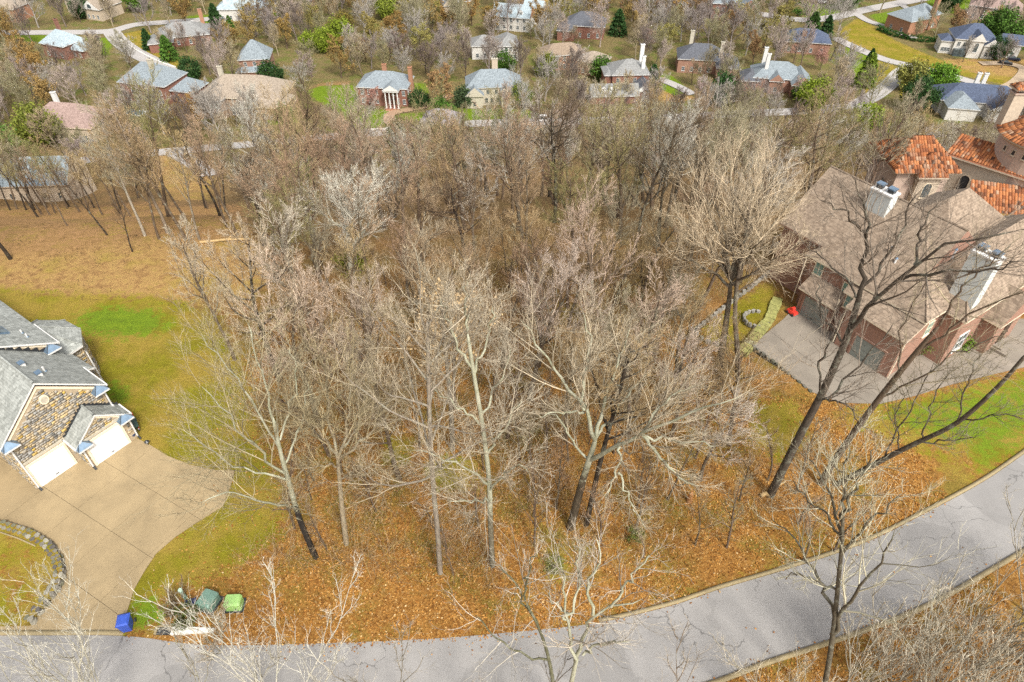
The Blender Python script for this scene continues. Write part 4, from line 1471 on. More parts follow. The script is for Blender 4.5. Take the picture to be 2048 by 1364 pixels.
hip_solid(Rf, 11.0, 14.9, 7.6, 12.9, 3.404, .9, SH_BROWN, CREAM, kind='gable', axis_='x', gmat=BRICK_PINK, th=.18)
hip_solid(Rf, .6, 8.9, 7.6, 19.4, 6.004, .9, SH_BROWN, CREAM, kind='hip', axis_='y', th=.18)
slab_face(Rf, [(1.0, -1.5, 2.95), (5.0, -1.5, 2.95), (5.0, .15, 3.9), (1.0, .15, 3.9)], .14, SH_BROWN, CREAM)
slab_face(Rf, [(6.1, -2.2, 4.45), (11.9, -2.2, 4.45), (11.9, .15, 5.55), (6.1, .15, 5.55)], .14, SH_BROWN, CREAM)
slab_face(Rf, [(4.8, -.9, 4.72), (6.3, -.9, 4.72), (6.3, .15, 5.45), (4.8, .15, 5.45)], .14, SH_BROWN, CREAM)
roof2 = Rf.build('roof', BH)
m = MB()
for a, b_ in (((5.9, 6.0, 10.55), (-.1, -.25, 5.72)), ((5.9, 6.0, 10.55), (11.9, -.25, 5.72)), ((9.85, 6.75, 8.95), (6.1, 3.0, 5.4)), ((9.85, 6.75, 8.95), (13.6, 3.0, 5.4)), ((-4.4, 6.65, 10.66), (9.2, 6.65, 10.66))):
    m.tube([a, b_], .08, SH_BROWN, 5)
tag(m.build('ridge_cap', roof2), kind='stuff')
GDOOR = plain('grey_green_garage_door', (.21, .225, .20), .5, .08)
garage_door(BH, 1.75, -1.0, 2.6, 2.3, GDOOR, BRICK_PINK)
garage_door(BH, 7.9, -1.9, 2.8, 2.3, GDOOR, BRICK_PINK)
for x, y, z in ((1.4, .2, 3.95), (4.55, .2, 3.55), (5.6, -.6, 3.1)):
    window(BH, x, y, z, .95, 1.35, FR_, frame=CREAM, pane=TEALPANE)
window(BH, .3, 3.0, 3.0, 1.1, 1.6, LT_, frame=CREAM, pane=TEALPANE)
window(BH, -4, 6.6, 5.0, 1.2, 1.8, LT_, frame=CREAM)
window(BH, 13.2, 5.4, .9, 1.6, 1.9, RT_, frame=WHITE)
window(BH, 13.2, 15.0, .9, 1.6, 1.9, RT_, frame=WHITE)
window(BH, 11.5, 2.0, 3.0, 1.0, 1.5, RT_, frame=CREAM, pane=TEALPANE)
PALECH = plain('pale_grey_stucco', (.50, .52, .50), .8, .08)
def big_chimney(x, y, z0, z1, w, d):
    m = MB()
    m.box(x - w / 2, x + w / 2, y - d / 2, y + d / 2, z0, z1, PALECH)
    m.box(x - w / 2 - .1, x + w / 2 + .1, y - d / 2 - .1, y + d / 2 + .1, z1 + .003, z1 + .16, WHITE)
    o = m.build('chimney', roof2)
    k = MB()
    for t in (-.28, .28):
        k.box(x + t * w - .28, x + t * w + .28, y - .26, y + .26, z1 + .163, z1 + .5, DARK)
        k.box(x + t * w - .36, x + t * w + .36, y - .34, y + .34, z1 + .503, z1 + .62, FLASH)
    k.build('chimney_cap', o)
big_chimney(2.0, 5.4, 5, 11.3, 2.0, 1.1)
big_chimney(12.0, 4.6, 4.6, 10.6, 2.1, 1.1)
for x, y, z, hgt in ((5.7, 2.6, 7.9, .6), (6.6, 2.2, 7.6, .45), (9.6, 5.0, 9.1, .5)):
    m = MB()
    m.cyl((x, y), .09, .09, z - .4, z + hgt, WHITE, 8)
    m.cyl((x, y), .16, .05, z + hgt + .003, z + hgt + .14, FLASH, 8)
    m.build('vent_pipe', roof2)
for x, y, zt in ((.1, -.3, 5.4), (4.93, -1.3, 4.0), (6.15, -2.0, 4.4), (11.75, -2.0, 4.4)):
    m = MB()
    m.tube([(x, y, zt), (x, y + .1, zt - .4), (x, y + .1, .1)], .05, CREAM, 6)
    m.build('downspout', BH)
m = MB()
m.box(14.6, 16.0, 9.2, 11.4, -.4, .3, CONC_R)
m.box(14.6, 15.4, 9.4, 11.2, .303, .45, CONC_R)
m.build('entry_step', BH)
door(BH, 14.6, 10.3, .46, 1.1, 2.2, RT_)

# ------------------------------------------------------------------ the orange-tiled villa behind it
TILES = island_mat('roof_tile', [(0, (.06, .028, .016)), (.2, (.19, .065, .026)), (.5, (.33, .115, .04)), (.75, (.39, .155, .058)), (.9, (.24, .115, .065)), (1, (.38, .25, .16))], .8)
TILEBED = plain('tile_bed', (.20, .07, .03), .9)
vb = np.array([54.0, 84.0, float(tz(54, 84))])
VI = thing('villa', 'pink stucco villa with orange clay tile roofs and a round turret behind the brick house', 'house', vb)
def vl(p):
    return np.array(p, float) - vb
def tile_roof(parent, planes, name='roof', wt=.36, lt=.6):
    """planes: lists of 3D points, counter-clockwise from above, in the parent's frame"""
    mb = MB()
    V, Q = [], []
    rg = random.Random(len(planes) * 7 + int(planes[0][0][0] * 10))
    for P in planes:
        P = [np.array(p, float) for p in P]
        slab_face(mb, P, .2, TILEBED, STUCCO_T)
        n = np.zeros(3)
        for i in range(1, len(P) - 1):
            n += np.cross(P[i] - P[0], P[i + 1] - P[0])
        n /= np.linalg.norm(n)
        if n[2] < 0:
            n = -n
        h = np.cross(np.array([0, 0, 1.]), n)
        h /= np.linalg.norm(h)
        s = np.cross(n, h)
        if s[2] > 0:
            s = -s
        q2 = [((p - P[0]) @ h, (p - P[0]) @ s) for p in P]
        us, ss = [a for a, _ in q2], [b for _, b in q2]
        u = min(us)
        while u < max(us):
            t = min(ss)
            while t < max(ss):
                if in_poly(np.array([u + wt * .5]), np.array([t + lt * .5]), q2)[0]:
                    k = len(V)
                    j1 = rg.uniform(-.02, .02)
                    lift = rg.uniform(0, .02)
                    for tt, hh in ((t, .02), (t + lt * 1.02, .055)):
                        for a in range(4):
                            g = math.pi * a / 3
                            V.append(P[0] + h * (u + wt * .5 - math.cos(g) * wt * .46 + j1) + s * tt + n * (hh + lift + math.sin(g) * .10))
                    Q += [(k + a, k + 4 + a, k + 5 + a, k + 1 + a) for a in range(3)] + [(k + 4, k + 7, k + 6, k + 5)]
                t += lt
            u += wt
    o = mb.build(name, parent)
    me = raw_mesh('roof_tiles', V, [np.array(Q)])
    me.materials.append(TILES)
    tag(link('roof_tiles', me, o), kind='stuff')
    return o
def hip_planes(x0, x1, y0, y1, z, rise):
    hf = (y1 - y0) / 2
    a, b_ = (x0 + hf * .75, y0 + hf, z + rise), (x1 - hf * .75, y0 + hf, z + rise)
    return [[(x0, y0, z), (x1, y0, z), b_, a], [(x1, y0, z), (x1, y1, z), b_], [(x1, y1, z), (x0, y1, z), a, b_], [(x0, y1, z), (x0, y0, z), a]]
m = MB()
def vbox(x0, x1, y0, y1, z0, z1, mat):
    m.box(x0 - vb[0], x1 - vb[0], y0 - vb[1], y1 - vb[1], z0 - vb[2], z1 - vb[2], mat)
vbox(50.5, 57.4, 81.1, 88.2, -16, -1.12, STUCCO_P)
vbox(53.1, 56.0, 80.2, 81.05, -16, -1.5, STUCCO_T)
# wall under the long wing
ea, eb_ = np.array([58.6, 85.6]), np.array([67.4, 76.6])
t = (eb_ - ea) / np.linalg.norm(eb_ - ea)
nb = np.array([-t[1], t[0]]) * -1
nb = nb if nb @ np.array([1, 1]) > 0 else -nb
q = [ea + nb * .5, eb_ + nb * .5, eb_ + nb * 7, ea + nb * 7]
m.prism([(p[0] - vb[0], p[1] - vb[1]) for p in q], -16 - vb[2], -1.2 - vb[2], STUCCO_T)
vbox(57.5, 64.5, 77.2, 78.0, -16, -4.4, STUCCO_T)
m.build('wall', VI)
tile_roof(VI, [[vl(p) for p in pl] for pl in hip_planes(49.7, 58.4, 80.4, 89.0, -1.0, 3.0)])
tile_roof(VI, [[vl(p) for p in pl] for pl in [[(52.6, 79.6, -1.35), (56.5, 79.6, -1.35), (54.6, 82.5, .9)], [(56.5, 79.6, -1.35), (56.5, 81.2, -1.35), (54.6, 82.5, .9)], [(52.6, 81.2, -1.35), (52.6, 79.6, -1.35), (54.6, 82.5, .9)]]])
bz = -1.0
up_ = 4.2
far_ = [ea + nb * up_, eb_ + nb * up_]
tile_roof(VI, [[vl((ea[0], ea[1], bz)), vl((eb_[0], eb_[1], bz)), vl((far_[1][0], far_[1][1], bz + 1.5)), vl((far_[0][0], far_[0][1], bz + 1.5))]])
tile_roof(VI, [[vl((58.5, 76.2, -4.6)), vl((69.5, 72.6, -4.6)), vl((69.5, 77.8, -2.2)), vl((60.2, 80.6, -2.2))]])
# turret
tc = np.array([68.9, 82.8])
m = MB()
m.cyl((tc[0] - vb[0], tc[1] - vb[1]), 5.1, 5.1, -10 - vb[2], 2.7 - vb[2], STUCCO_P, 28)
tw = m.build('turret', VI)
m = MB()
m.cyl((tc[0] - vb[0], tc[1] - vb[1]), 5.25, 5.55, 2.3 - vb[2], 2.72 - vb[2], STUCCO_T, 28)
m.build('cornice', tw)
pl = []
for i in range(24):
    a0, a1 = 2 * math.pi * i / 24, 2 * math.pi * (i + 1) / 24
    pl.append([vl((tc[0] + 5.8 * math.cos(a0), tc[1] + 5.8 * math.sin(a0), 2.95)), vl((tc[0] + 5.8 * math.cos(a1), tc[1] + 5.8 * math.sin(a1), 2.95)), vl((tc[0], tc[1], 6.0))])
tile_roof(VI, pl, 'turret_roof', .4, .6)
for a in range(185, 300, 16):
    t = R_(a)
    window(tw, tc[0] - vb[0] + 5.1 * math.cos(t), tc[1] - vb[1] + 5.1 * math.sin(t), 1.1 - vb[2], .55, .75, t, frame=STUCCO_T, pane=DARK, bars=False)
m = MB()
cx, cy = 64.9 - vb[0], 86.0 - vb[1]
m.box(cx - .9, cx + .9, cy - .6, cy + .6, 2.5 - vb[2], 7.2 - vb[2], STUCCO_T)
m.box(cx - 1.05, cx + 1.05, cy - .75, cy + .75, 7.203 - vb[2], 7.4 - vb[2], STUCCO_P)
for sx in (-.7, .7):
    for sy in (-.4, .4):
        m.box(cx + sx - .12, cx + sx + .12, cy + sy - .12, cy + sy + .12, 7.403 - vb[2], 7.9 - vb[2], TILEBED)
ch = m.build('chimney', VI)
tile_roof(ch, [[(cx + a[0], cy + a[1], a[2] - vb[2]) for a in p] for p in hip_planes(-1.2, 1.2, -.9, .9, 7.95, .6)], 'chimney_roof', .3, .4)
window(VI, 54.6 - vb[0], 80.2 - vb[1], -4.6 - vb[2], 1.2, 2.2, FR_, arch=True, frame=CREAM, pane=GLASS)
window(VI, 50.5 - vb[0], 83.6 - vb[1], -5.2 - vb[2], .9, 1.7, LT_, frame=STUCCO_P, pane=GLASS)
window(VI, 50.5 - vb[0], 86.6 - vb[1], -3.0 - vb[2], .7, .7, LT_, frame=STUCCO_P, pane=GLASS)
for k in (.28, .55):
    p = ea + (eb_ - ea) * k + nb * .5
    window(VI, p[0] - vb[0], p[1] - vb[1], -5.4 - vb[2], 1.3, 2.4, math.atan2(-nb[1], -nb[0]), arch=True, frame=STUCCO_T, pane=DARK)

# ------------------------------------------------------------------ small things beside the left driveway and the brick house
GREENBOX = plain('pale_green_cabinet', (.27, .45, .14), .5, .1)
GREYGREEN = plain('grey_green_cabinet', (.12, .20, .155), .5, .15)
BLUEBIN = plain('blue_bin_plastic', (.035, .085, .42), .45, .12)

def cabinet(label, u, v, rz, w, d, h, mat, sl=.3):
    p = at(u, v)
    t = thing('utility_cabinet', label, 'utility cabinet', (p[0], p[1], p[2] - .02), rz, None)
    m = MB()
    c = .07
    o = [(-w / 2 + c, -d / 2), (w / 2 - c, -d / 2), (w / 2, -d / 2 + c), (w / 2, d / 2 - c), (w / 2 - c, d / 2), (-w / 2 + c, d / 2), (-w / 2, d / 2 - c), (-w / 2, -d / 2 + c)]
    m.prism(o, .12, h * .82, mat)
    m.build('body', t)
    m = MB()
    i_ = [(x * .86, y * .86 + .04) for x, y in o]
    k = len(o)
    vv = [(x * 1.04, y * 1.04, h * .823) for x, y in o] + [(x * 1.02, y * 1.02, h * .88) for x, y in o] + [(x, y, h) for x, y in i_]
    m.mesh(vv, [list(range(k))[::-1], list(range(2 * k, 3 * k))] + [(a * k + i, a * k + (i + 1) % k, (a + 1) * k + (i + 1) % k, (a + 1) * k + i) for a in range(2) for i in range(k)], mat)
    m.build('lid', t)
    m = MB()
    m.box(-w / 2 - .1, w / 2 + .1, -d / 2 - .1, d / 2 + .1, -.1, .118, DARK)
    m.build('base', t)
    m = MB()
    m.box(-w * .3, w * .3, -d / 2 - .02, -d / 2 + .002, .3, h * .6, mat)
    pn = m.build('door', t)
    m = MB()
    m.box(w * .18, w * .22, -d / 2 - .06, -d / 2 - .021, h * .38, h * .5, DARK)
    m.build('handle', pn)
    return t
cabinet('light green metal utility cabinet on the leaf litter near the road', 471, 1212, R_(3), 1.02, .76, .85, GREENBOX)
cabinet('dull grey-green utility cabinet left of the light green one', 421, 1208, R_(-18), .98, 1.1, .9, GREYGREEN)
p = at(371, 1196)
t = thing('utility_pedestal', 'slim pale green cable pedestal under the bare shrub beside the utility cabinets', 'pedestal', p, .2)
m = MB()
m.cyl((0, 0), .13, .12, 0, .95, GREYGREEN, 10)
m.build('post', t)
m = MB()
m.cyl((0, 0), .145, .145, .953, 1.08, plain('pale_green_paint', (.35, .46, .38), .5), 10)
m.build('cap', t)
p = at(383, 1207)
t = thing('meter_box', 'small dark blue ground box between the pedestal and the grey-green cabinet', 'box', p, .3)
m = MB()
m.box(-.32, .32, -.16, .16, -.05, .22, plain('dark_blue_plastic', (.02, .03, .10), .5))
m.build('body', t)
m = MB()
m.box(-.34, .34, -.18, .18, .223, .26, plain('dark_blue_plastic', (.02, .03, .10), .5))
m.build('lid', t)
# the blue wheeled bin
p = at(258, 1256)
t = thing('wheeled_bin', 'bright blue wheeled bin on the grass edge where the tan driveway meets the road', 'bin', (p[0], p[1], p[2]), R_(14))
def taper(m, w0, d0, w1, d1, z0, z1, mat):
    m.mesh([(-w0, -d0, z0), (w0, -d0, z0), (w0, d0, z0), (-w0, d0, z0), (-w1, -d1, z1), (w1, -d1, z1), (w1, d1, z1), (-w1, d1, z1)],
           [(3, 2, 1, 0), (4, 5, 6, 7), (0, 1, 5, 4), (1, 2, 6, 5), (2, 3, 7, 6), (3, 0, 4, 7)], mat)
m = MB()
taper(m, .25, .28, .34, .38, .08, 1.0, BLUEBIN)
m.build('body', t)
m = MB()
taper(m, .37, .41, .37, .41, 1.003, 1.05, BLUEBIN)
taper(m, .35, .39, .27, .30, 1.053, 1.13, BLUEBIN)
m.build('lid', t)
m = MB()
m.tube([(-.3, .45, 1.0), (.3, .45, 1.0)], .03, DARK, 6)
m.build('handle', t)
for sx in (-1, 1):
    m = MB()
    m.cyl((0, 0), .13, .13, -.04, .04, DARK, 12)
    o = m.build('wheel', t)
    o.location = (sx * .36, .40, .13)
    o.rotation_euler = (0, R_(90), 0)
# curb inlet
p = at(385, 1262)
t = thing('curb_inlet', 'white concrete storm drain top with a dark opening at the road edge', 'drain', (p[0], p[1], 0), 0)
m = MB()
m.mesh([(-1.25, -.28, 0), (1.35, -.12, 0), (1.35, .12, 0), (-1.25, .26, 0), (-1.25, -.28, .16), (1.35, -.12, .16), (1.35, .12, .16), (-1.25, .26, .16)], [(3, 2, 1, 0), (4, 5, 6, 7), (0, 1, 5, 4), (1, 2, 6, 5), (2, 3, 7, 6), (3, 0, 4, 7)], PALE)
m.build('cover_slab', t)
m = MB()
m.box(-2.15, -1.28, -.26, .2, .0, .08, DARK)
m.build('opening', t)
m = MB()
m.box(-2.3, -2.15, -.26, .26, 0, .16, CURB)
m.box(-2.15, -1.28, .203, .3, 0, .16, CURB)
m.build('back_wall', t)
# garden pieces by the corner of the stone house
p = at(268, 858)
t = thing('garden_cart', 'red framed garden cart beside the right corner of the stone house', 'cart', p, .6)
m = MB()
taper(m, .3, .45, .45, .62, .35, .62, plain('dark_green_tub', (.03, .06, .045), .5))
m.build('tub', t)
for sx in (-1, 1):
    m = MB()
    m.tube([(sx * .4, -.6, .4), (sx * .3, .3, .3), (sx * .34, 1.1, .75)], .035, plain('red_paint', (.45, .05, .03), .4), 6)
    m.build('handle', t)
    m = MB()
    m.cyl((0, 0), .18, .18, -.05, .05, DARK, 12)
    o = m.build('wheel', t)
    o.location = (sx * .36, -.4, .18)
    o.rotation_euler = (0, R_(90), 0)
p = at(268, 874)
t = thing('flower_pot', 'dark blue garden pot at the corner of the right garage door', 'pot', p)
m = MB()
m.cyl((0, 0), .2, .3, 0, .45, plain('dark_blue_glaze', (.03, .05, .12), .3), 12)
m.build('pot_body', t)
m = MB()
m.cyl((0, 0), .32, .32, .453, .5, plain('dark_blue_glaze', (.03, .05, .12), .3), 12)
m.build('rim', t)
p = at(297, 890)
t = thing('garden_light', 'small dark garden light on the lawn edge beside the tan driveway', 'lamp', p)
m = MB()
m.cyl((0, 0), .04, .04, 0, .4, DARK, 6)
m.build('post', t)
m = MB()
m.cyl((0, 0), .2, .05, .403, .55, DARK, 10)
m.build('hood', t)

# stone garden edging, ring planter and mossy steps left of the brick house
rr = random.Random(9)
GREYST = stone_mats(4, [(.19, .175, .15), (.23, .215, .185), (.16, .15, .13), (.26, .245, .21)], 'garden_stone')
gw = thing('garden_wall', 'low grey stone edging wall bent round the garden left of the brick house', 'wall', at(1390, 668))
gp = gw.location
ln = densify([at(u, v)[:2] for u, v in [(1540, 545), (1500, 578), (1450, 614), (1386, 664), (1408, 684), (1440, 692)]], .6)
for a, b_ in zip(ln[:-1], ln[1:]):
    c = (a + b_) / 2
    rock((c[0] - gp[0], c[1] - gp[1], float(tz(*c)) + .12 - gp[2]), (.34, .24, .22), math.atan2(*(b_ - a)[::-1]), rr.choice(GREYST), rr, 'stone', gw)
pc = at(1512, 640)
rp = thing('ring_planter', 'round stone ring planter on the garden slope beside the mossy steps', 'planter', pc)
for i in range(16):
    a = 2 * math.pi * i / 16
    if 0.2 < a < 1.0:
        continue
    rock((1.15 * math.cos(a), 1.15 * math.sin(a), .12), (.25, .17, .2), a + math.pi / 2, rr.choice(GREYST), rr, 'stone', rp)
MOSS = plain('mossy_stone', (.24, .235, .075), .95, .35, 3)
MOSS2 = plain('pale_mossy_stone', (.29, .285, .17), .95, .35, 3)
st = thing('garden_steps', 'mossy yellow-green stone steps along the left edge of the right driveway', 'steps', at(1530, 650))
sp = st.location
p0, p1, p2 = pz(1486, 704)[:2], pz(1540, 640)[:2], pz(1556, 600)[:2]
path = densify([p0, p1, p2], .62)
for i, (a, b_) in enumerate(zip(path[:-1], path[1:])):
    m = MB()
    d = (b_ - a) / np.linalg.norm(b_ - a)
    nn = np.array([-d[1], d[0]])
    w = .48 + .12 * rr.random()
    q = [a + nn * w + d * .03, a - nn * w * .8 + d * .03, b_ - nn * w * .8, b_ + nn * w]
    m.prism([(c[0] - sp[0], c[1] - sp[1]) for c in q], -.7 - sp[2], .02 + .02 * i - sp[2] + rr.uniform(0, .03), MOSS if i > len(path) * .45 else rr.choice([MOSS, MOSS2]))
    m.build('step', st)
dk = at(1592, 498)
t = thing('garden_deck', 'narrow grey timber deck running along the left side of the brick house', 'deck', (dk[0], dk[1], 0), math.atan2(-.8315, .5556))
DECK = plain('weathered_grey_timber', (.20, .185, .175), .9, .25)
for i in range(13):
    m = MB()
    m.box(-1.1, 1.2, -3.2 + i * .52, -3.2 + i * .52 + .5, .45, .52, DECK)
    m.build('plank', t)
for x, y in ((-1.0, -3.1), (-1.0, 0), (-1.0, 3.3), (1.1, -3.1), (1.1, 3.3)):
    m = MB()
    m.box(x - .06, x + .06, y - .06, y + .06, -1.5, 1.45, DECK)
    m.build('post', t)
m = MB()
m.box(-1.05, -.95, -3.15, 3.35, 1.453, 1.52, DECK)
m.build('handrail', t)
c0 = dk + np.array([.3, 1.2, 0])
t = thing('domed_cover', 'dark domed cover with a grey top on the deck left of the brick house', 'cover', (c0[0], c0[1], .52), math.atan2(-.8315, .5556))
m = MB()
for i in range(8):
    a0, a1 = math.pi * i / 8, math.pi * (i + 1) / 8
    m.face([(math.cos(a1) * .95, -1, math.sin(a1) * 1.3), (math.cos(a1) * .95, 1, math.sin(a1) * 1.3), (math.cos(a0) * .95, 1, math.sin(a0) * 1.3), (math.cos(a0) * .95, -1, math.sin(a0) * 1.3)], plain('grey_canvas', (.24, .24, .27), .6) if 2 < i < 6 else DARK)
for y in (-1, 1):
    f = [(math.cos(math.pi * i / 8) * .95, y, math.sin(math.pi * i / 8) * 1.3) for i in range(9)]
    m.face(f if y < 0 else f[::-1], DARK)
m.build('canopy', t)
p = at(1583, 628)
t = thing('toy_car', 'small red ride-on toy beside the left garage door of the brick house', 'toy', (p[0], p[1], .055), .5)
RED = plain('red_plastic', (.62, .045, .03), .35, .1)
m = MB()
taper(m, .32, .5, .25, .42, .15, .42, RED)
taper(m, .2, .16, .17, .1, .423, .75, RED)
m.build('body', t)
for sx in (-1, 1):
    for sy in (-1, 1):
        m = MB()
        m.cyl((0, 0), .14, .14, -.05, .05, DARK, 10)
        o = m.build('wheel', t)
        o.location = (sx * .33, sy * .33, .14)
        o.rotation_euler = (0, R_(90), 0)
# block retaining wall under the left and front edge of the right driveway
rw = thing('retaining_wall', 'dark block retaining wall holding the edge of the right driveway above the leaf litter', 'wall', pz(1565, 737))
rp_ = rw.location
BLK = stone_mats(3, [(.10, .095, .075), (.135, .125, .10), (.085, .085, .06)], 'wall_block')
ln = densify([pz(1503, 690)[:2], pz(1560, 734)[:2], pz(1625, 787)[:2]], .55)
for lay in range(4):
    for i, (a, b_) in enumerate(zip(ln[:-1], ln[1:])):
        d = (b_ - a) / np.linalg.norm(b_ - a)
        off = d * (.27 if lay % 2 else 0)
        c = (a + b_) / 2 + off + np.array([d[1], -d[0]]) * -.02
        rock((c[0] - rp_[0], c[1] - rp_[1], .0 - lay * .24 - rp_[2]), (.29, .17, .13), math.atan2(d[1], d[0]), rr.choice(BLK), rr, 'block', rw)

# ------------------------------------------------------------------ cars
def car(label, u, v, rz, paint, van=False, z=None):
    p = at(u, v)
    t = thing('parked_van' if van else 'parked_car', label, 'van' if van else 'car', (p[0], p[1], p[2] + .1), rz)
    L, Wd = (5.2, 2.0) if van else (4.6, 1.85)
    m = MB()
    prof = [(-L / 2, .35), (-L / 2, .85), (-L / 2 + .15, 1.0), (L * .2, 1.0), (L / 2 - .2, .85), (L / 2, .7), (L / 2, .35)]
    if van:
        prof = [(-L / 2, .35), (-L / 2, 1.15), (L * .25, 1.15), (L / 2 - .15, 1.0), (L / 2, .75), (L / 2, .35)]
    n = len(prof)
    vv = [(x, -Wd / 2, z_) for x, z_ in prof] + [(x, Wd / 2, z_) for x, z_ in prof]
    m.mesh(vv, [list(range(n)), list(range(n, 2 * n))[::-1]] + [(i + n, (i + 1) % n + n, (i + 1) % n, i) for i in range(n)], paint)
    m.build('body', t)
    m = MB()
    z0, z1 = (1.153, 2.0) if van else (1.003, 1.48)
    a, b_ = (-L / 2 + .1, L * .27) if van else (-L / 2 + .6, L * .18)
    a1, b1 = (a + .15, b_ - .6) if van else (a + .5, b_ - .7)
    w0, w1 = Wd / 2 - .06, Wd / 2 - .2
    vv = [(a, -w0, z0), (b_, -w0, z0), (b_, w0, z0), (a, w0, z0), (a1, -w1, z1), (b1, -w1, z1), (b1, w1, z1), (a1, w1, z1)]
    m.mesh(vv, [(0, 1, 5, 4), (1, 2, 6, 5), (2, 3, 7, 6), (3, 0, 4, 7)], GLASS)
    m.mesh(vv, [(4, 5, 6, 7)], paint)
    m.build('cabin', t)
    for x in (-L * .3, L * .3):
        for y in (-1, 1):
            m = MB()
            m.cyl((0, 0), .34, .34, -.11, .11, DARK, 12)
            o = m.build('wheel', t)
            o.location = (x, y * (Wd / 2 - .1), .34)
            o.rotation_euler = (R_(90), 0, 0)
    return t
CW = plain('white_car_paint', (.75, .75, .75), .3, .03)
CB = plain('dark_blue_car_paint', (.02, .025, .05), .25, .1)
CG = plain('black_car_paint', (.015, .016, .02), .25, .1)
car('white van parked on the valley road beyond the grey stone house', 1088, 243, .1, CW, True)
car('white car on the tan drive near the top right', 1645, 6, .1, CW)
car('dark blue car parked beyond the black one beside the white outbuilding', 2026, 121, -.4, CB)
car('black car parked nearest the white outbuilding with the navy roof', 2010, 129, -.5, CG)
car('white car under trees beside the upper left road', 436, 48, .3, CW)
car('pale car on the drive behind the orange brick hill house', 1808, 43, .4, CW)

# pool beside the brick house
p = at(270, 226)
t = thing('swimming_pool', 'small bright blue swimming pool beside the brick house at the left', 'pool', (p[0], p[1], p[2]), -.2)
m = MB()
m.box(-3.6, 3.6, -2.2, 2.2, -.5, .16, PALE)
m.build('surround', t)
m = MB()
m.box(-2.9, 2.9, -1.5, 1.5, .0, .19, plain('pool_water', (.05, .30, .55), .08, .1))
m.build('water', t)
# clipped hedge rounding the orange brick house
def leaf_cloud(rng, C, S, n, size, flat=.0):
    """leaf-sized quads filling an ellipsoid, denser to the outside, in clumps"""
    k = max(6, n // 60)
    d = rng.normal(size=(k, 3))
    d /= np.linalg.norm(d, axis=1, keepdims=True)
    cl = d * rng.uniform(.35, 1, (k, 1)) ** .5
    ix = rng.integers(0, k, n)
    p = cl[ix] + rng.normal(size=(n, 3)) * .17
    p = C + p * S
    a = rng.normal(size=(n, 3))
    a /= np.linalg.norm(a, axis=1, keepdims=True)
    b = np.cross(a, rng.normal(size=(n, 3)))
    b /= np.linalg.norm(b, axis=1, keepdims=True)
    s = size * rng.uniform(.6, 1.3, (n, 1))
    V = np.stack([p - a * s, p + b * s * .5, p + a * s, p - b * s * .5], 1).reshape(-1, 3)
    Q = np.arange(n * 4).reshape(-1, 4)
    return V, Q

def foliage_mat(name):
    m, nt, b = new_mat(name)
    oi = nt.nodes.new('ShaderNodeObjectInfo')
    g = nt.nodes.new('ShaderNodeNewGeometry')
    k = ramp(nt, g.outputs['Random Per Island'], [(0, (.55, .55, .5)), (.5, (1, 1, 1)), (1, (1.5, 1.45, 1.2))])
    nt.links.new(mixc(nt, 1.0, oi.outputs['Color'], k, 'MULTIPLY'), b.inputs['Base Color'])
    b.inputs['Roughness'].default_value = .75
    b.inputs['Specular IOR Level'].default_value = .2
    return m
LEAF = foliage_mat('evergreen_leaves')

# ------------------------------------------------------------------ trees
def bark_mat(name, lichen=False):
    m, nt, b = new_mat(name)
    oi = nt.nodes.new('ShaderNodeObjectInfo')
    oc = objc(nt)
    mp = nt.nodes.new('ShaderNodeMapping')
    mp.inputs['Scale'].default_value = (6, 6, 1.4)
    nt.links.new(oc, mp.inputs[0])
    n1 = noise(nt, mp.outputs[0], 1.6, 5, .7)
    n2 = noise(nt, oc, 1.1, 5, .7)
    col = mixc(nt, 1.0, oi.outputs['Color'], ramp(nt, n1, [(.3, (.45, .45, .45)), (.7, (1.25, 1.2, 1.15))]), 'MULTIPLY')
    if lichen:
        sz_ = node(nt, 'ShaderNodeSeparateXYZ')
        nt.links.new(oc, sz_.inputs[0])
        hr = nt.nodes.new('ShaderNodeMapRange')
        hr.inputs['From Min'].default_value = 3.5
        hr.inputs['From Max'].default_value = 8.5
        hr.inputs['To Min'].default_value = -.25
        hr.inputs['To Max'].default_value = .28
        nt.links.new(sz_.outputs[2], hr.inputs['Value'])
        n3 = noise(nt, oc, 3.2, 5, .7)
        f = mathn(nt, 'ADD', n3, hr.outputs[0])
        col = mixc(nt, ramp(nt, f, [(.5, (0, 0, 0)), (.6, (.92, .92, .92))]), col, ramp(nt, n2, [(.35, (.25, .25, .165)), (.65, (.43, .425, .325))]))
    else:
        col = mixc(nt, ramp(nt, n2, [(.52, (0, 0, 0)), (.66, (.55, .55, .55))]), col, (.30, .31, .24))
    nt.links.new(col, b.inputs['Base Color'])
    b.inputs['Roughness'].default_value = .95
    b.inputs['Specular IOR Level'].default_value = .1
    bump(nt, b, n1, .6, .05)
    return m
def twig_mat(name):
    m, nt, b = new_mat(name)
    oi = nt.nodes.new('ShaderNodeObjectInfo')
    g = nt.nodes.new('ShaderNodeNewGeometry')
    k = ramp(nt, g.outputs['Random Per Island'], [(0, (.38, .36, .34)), (.45, (.95, .95, .95)), (1, (1.6, 1.58, 1.55))])
    nt.links.new(mixc(nt, 1.0, oi.outputs['Color'], k, 'MULTIPLY'), b.inputs['Base Color'])
    b.inputs['Roughness'].default_value = .9
    b.inputs['Specular IOR Level'].default_value = .15
    return m
BARK = bark_mat('tree_bark')
LICHEN = bark_mat('lichen_bark', True)
TWIG = twig_mat('twigs')

def unit(v):
    return v / (np.linalg.norm(v, axis=-1, keepdims=True) + 1e-9)

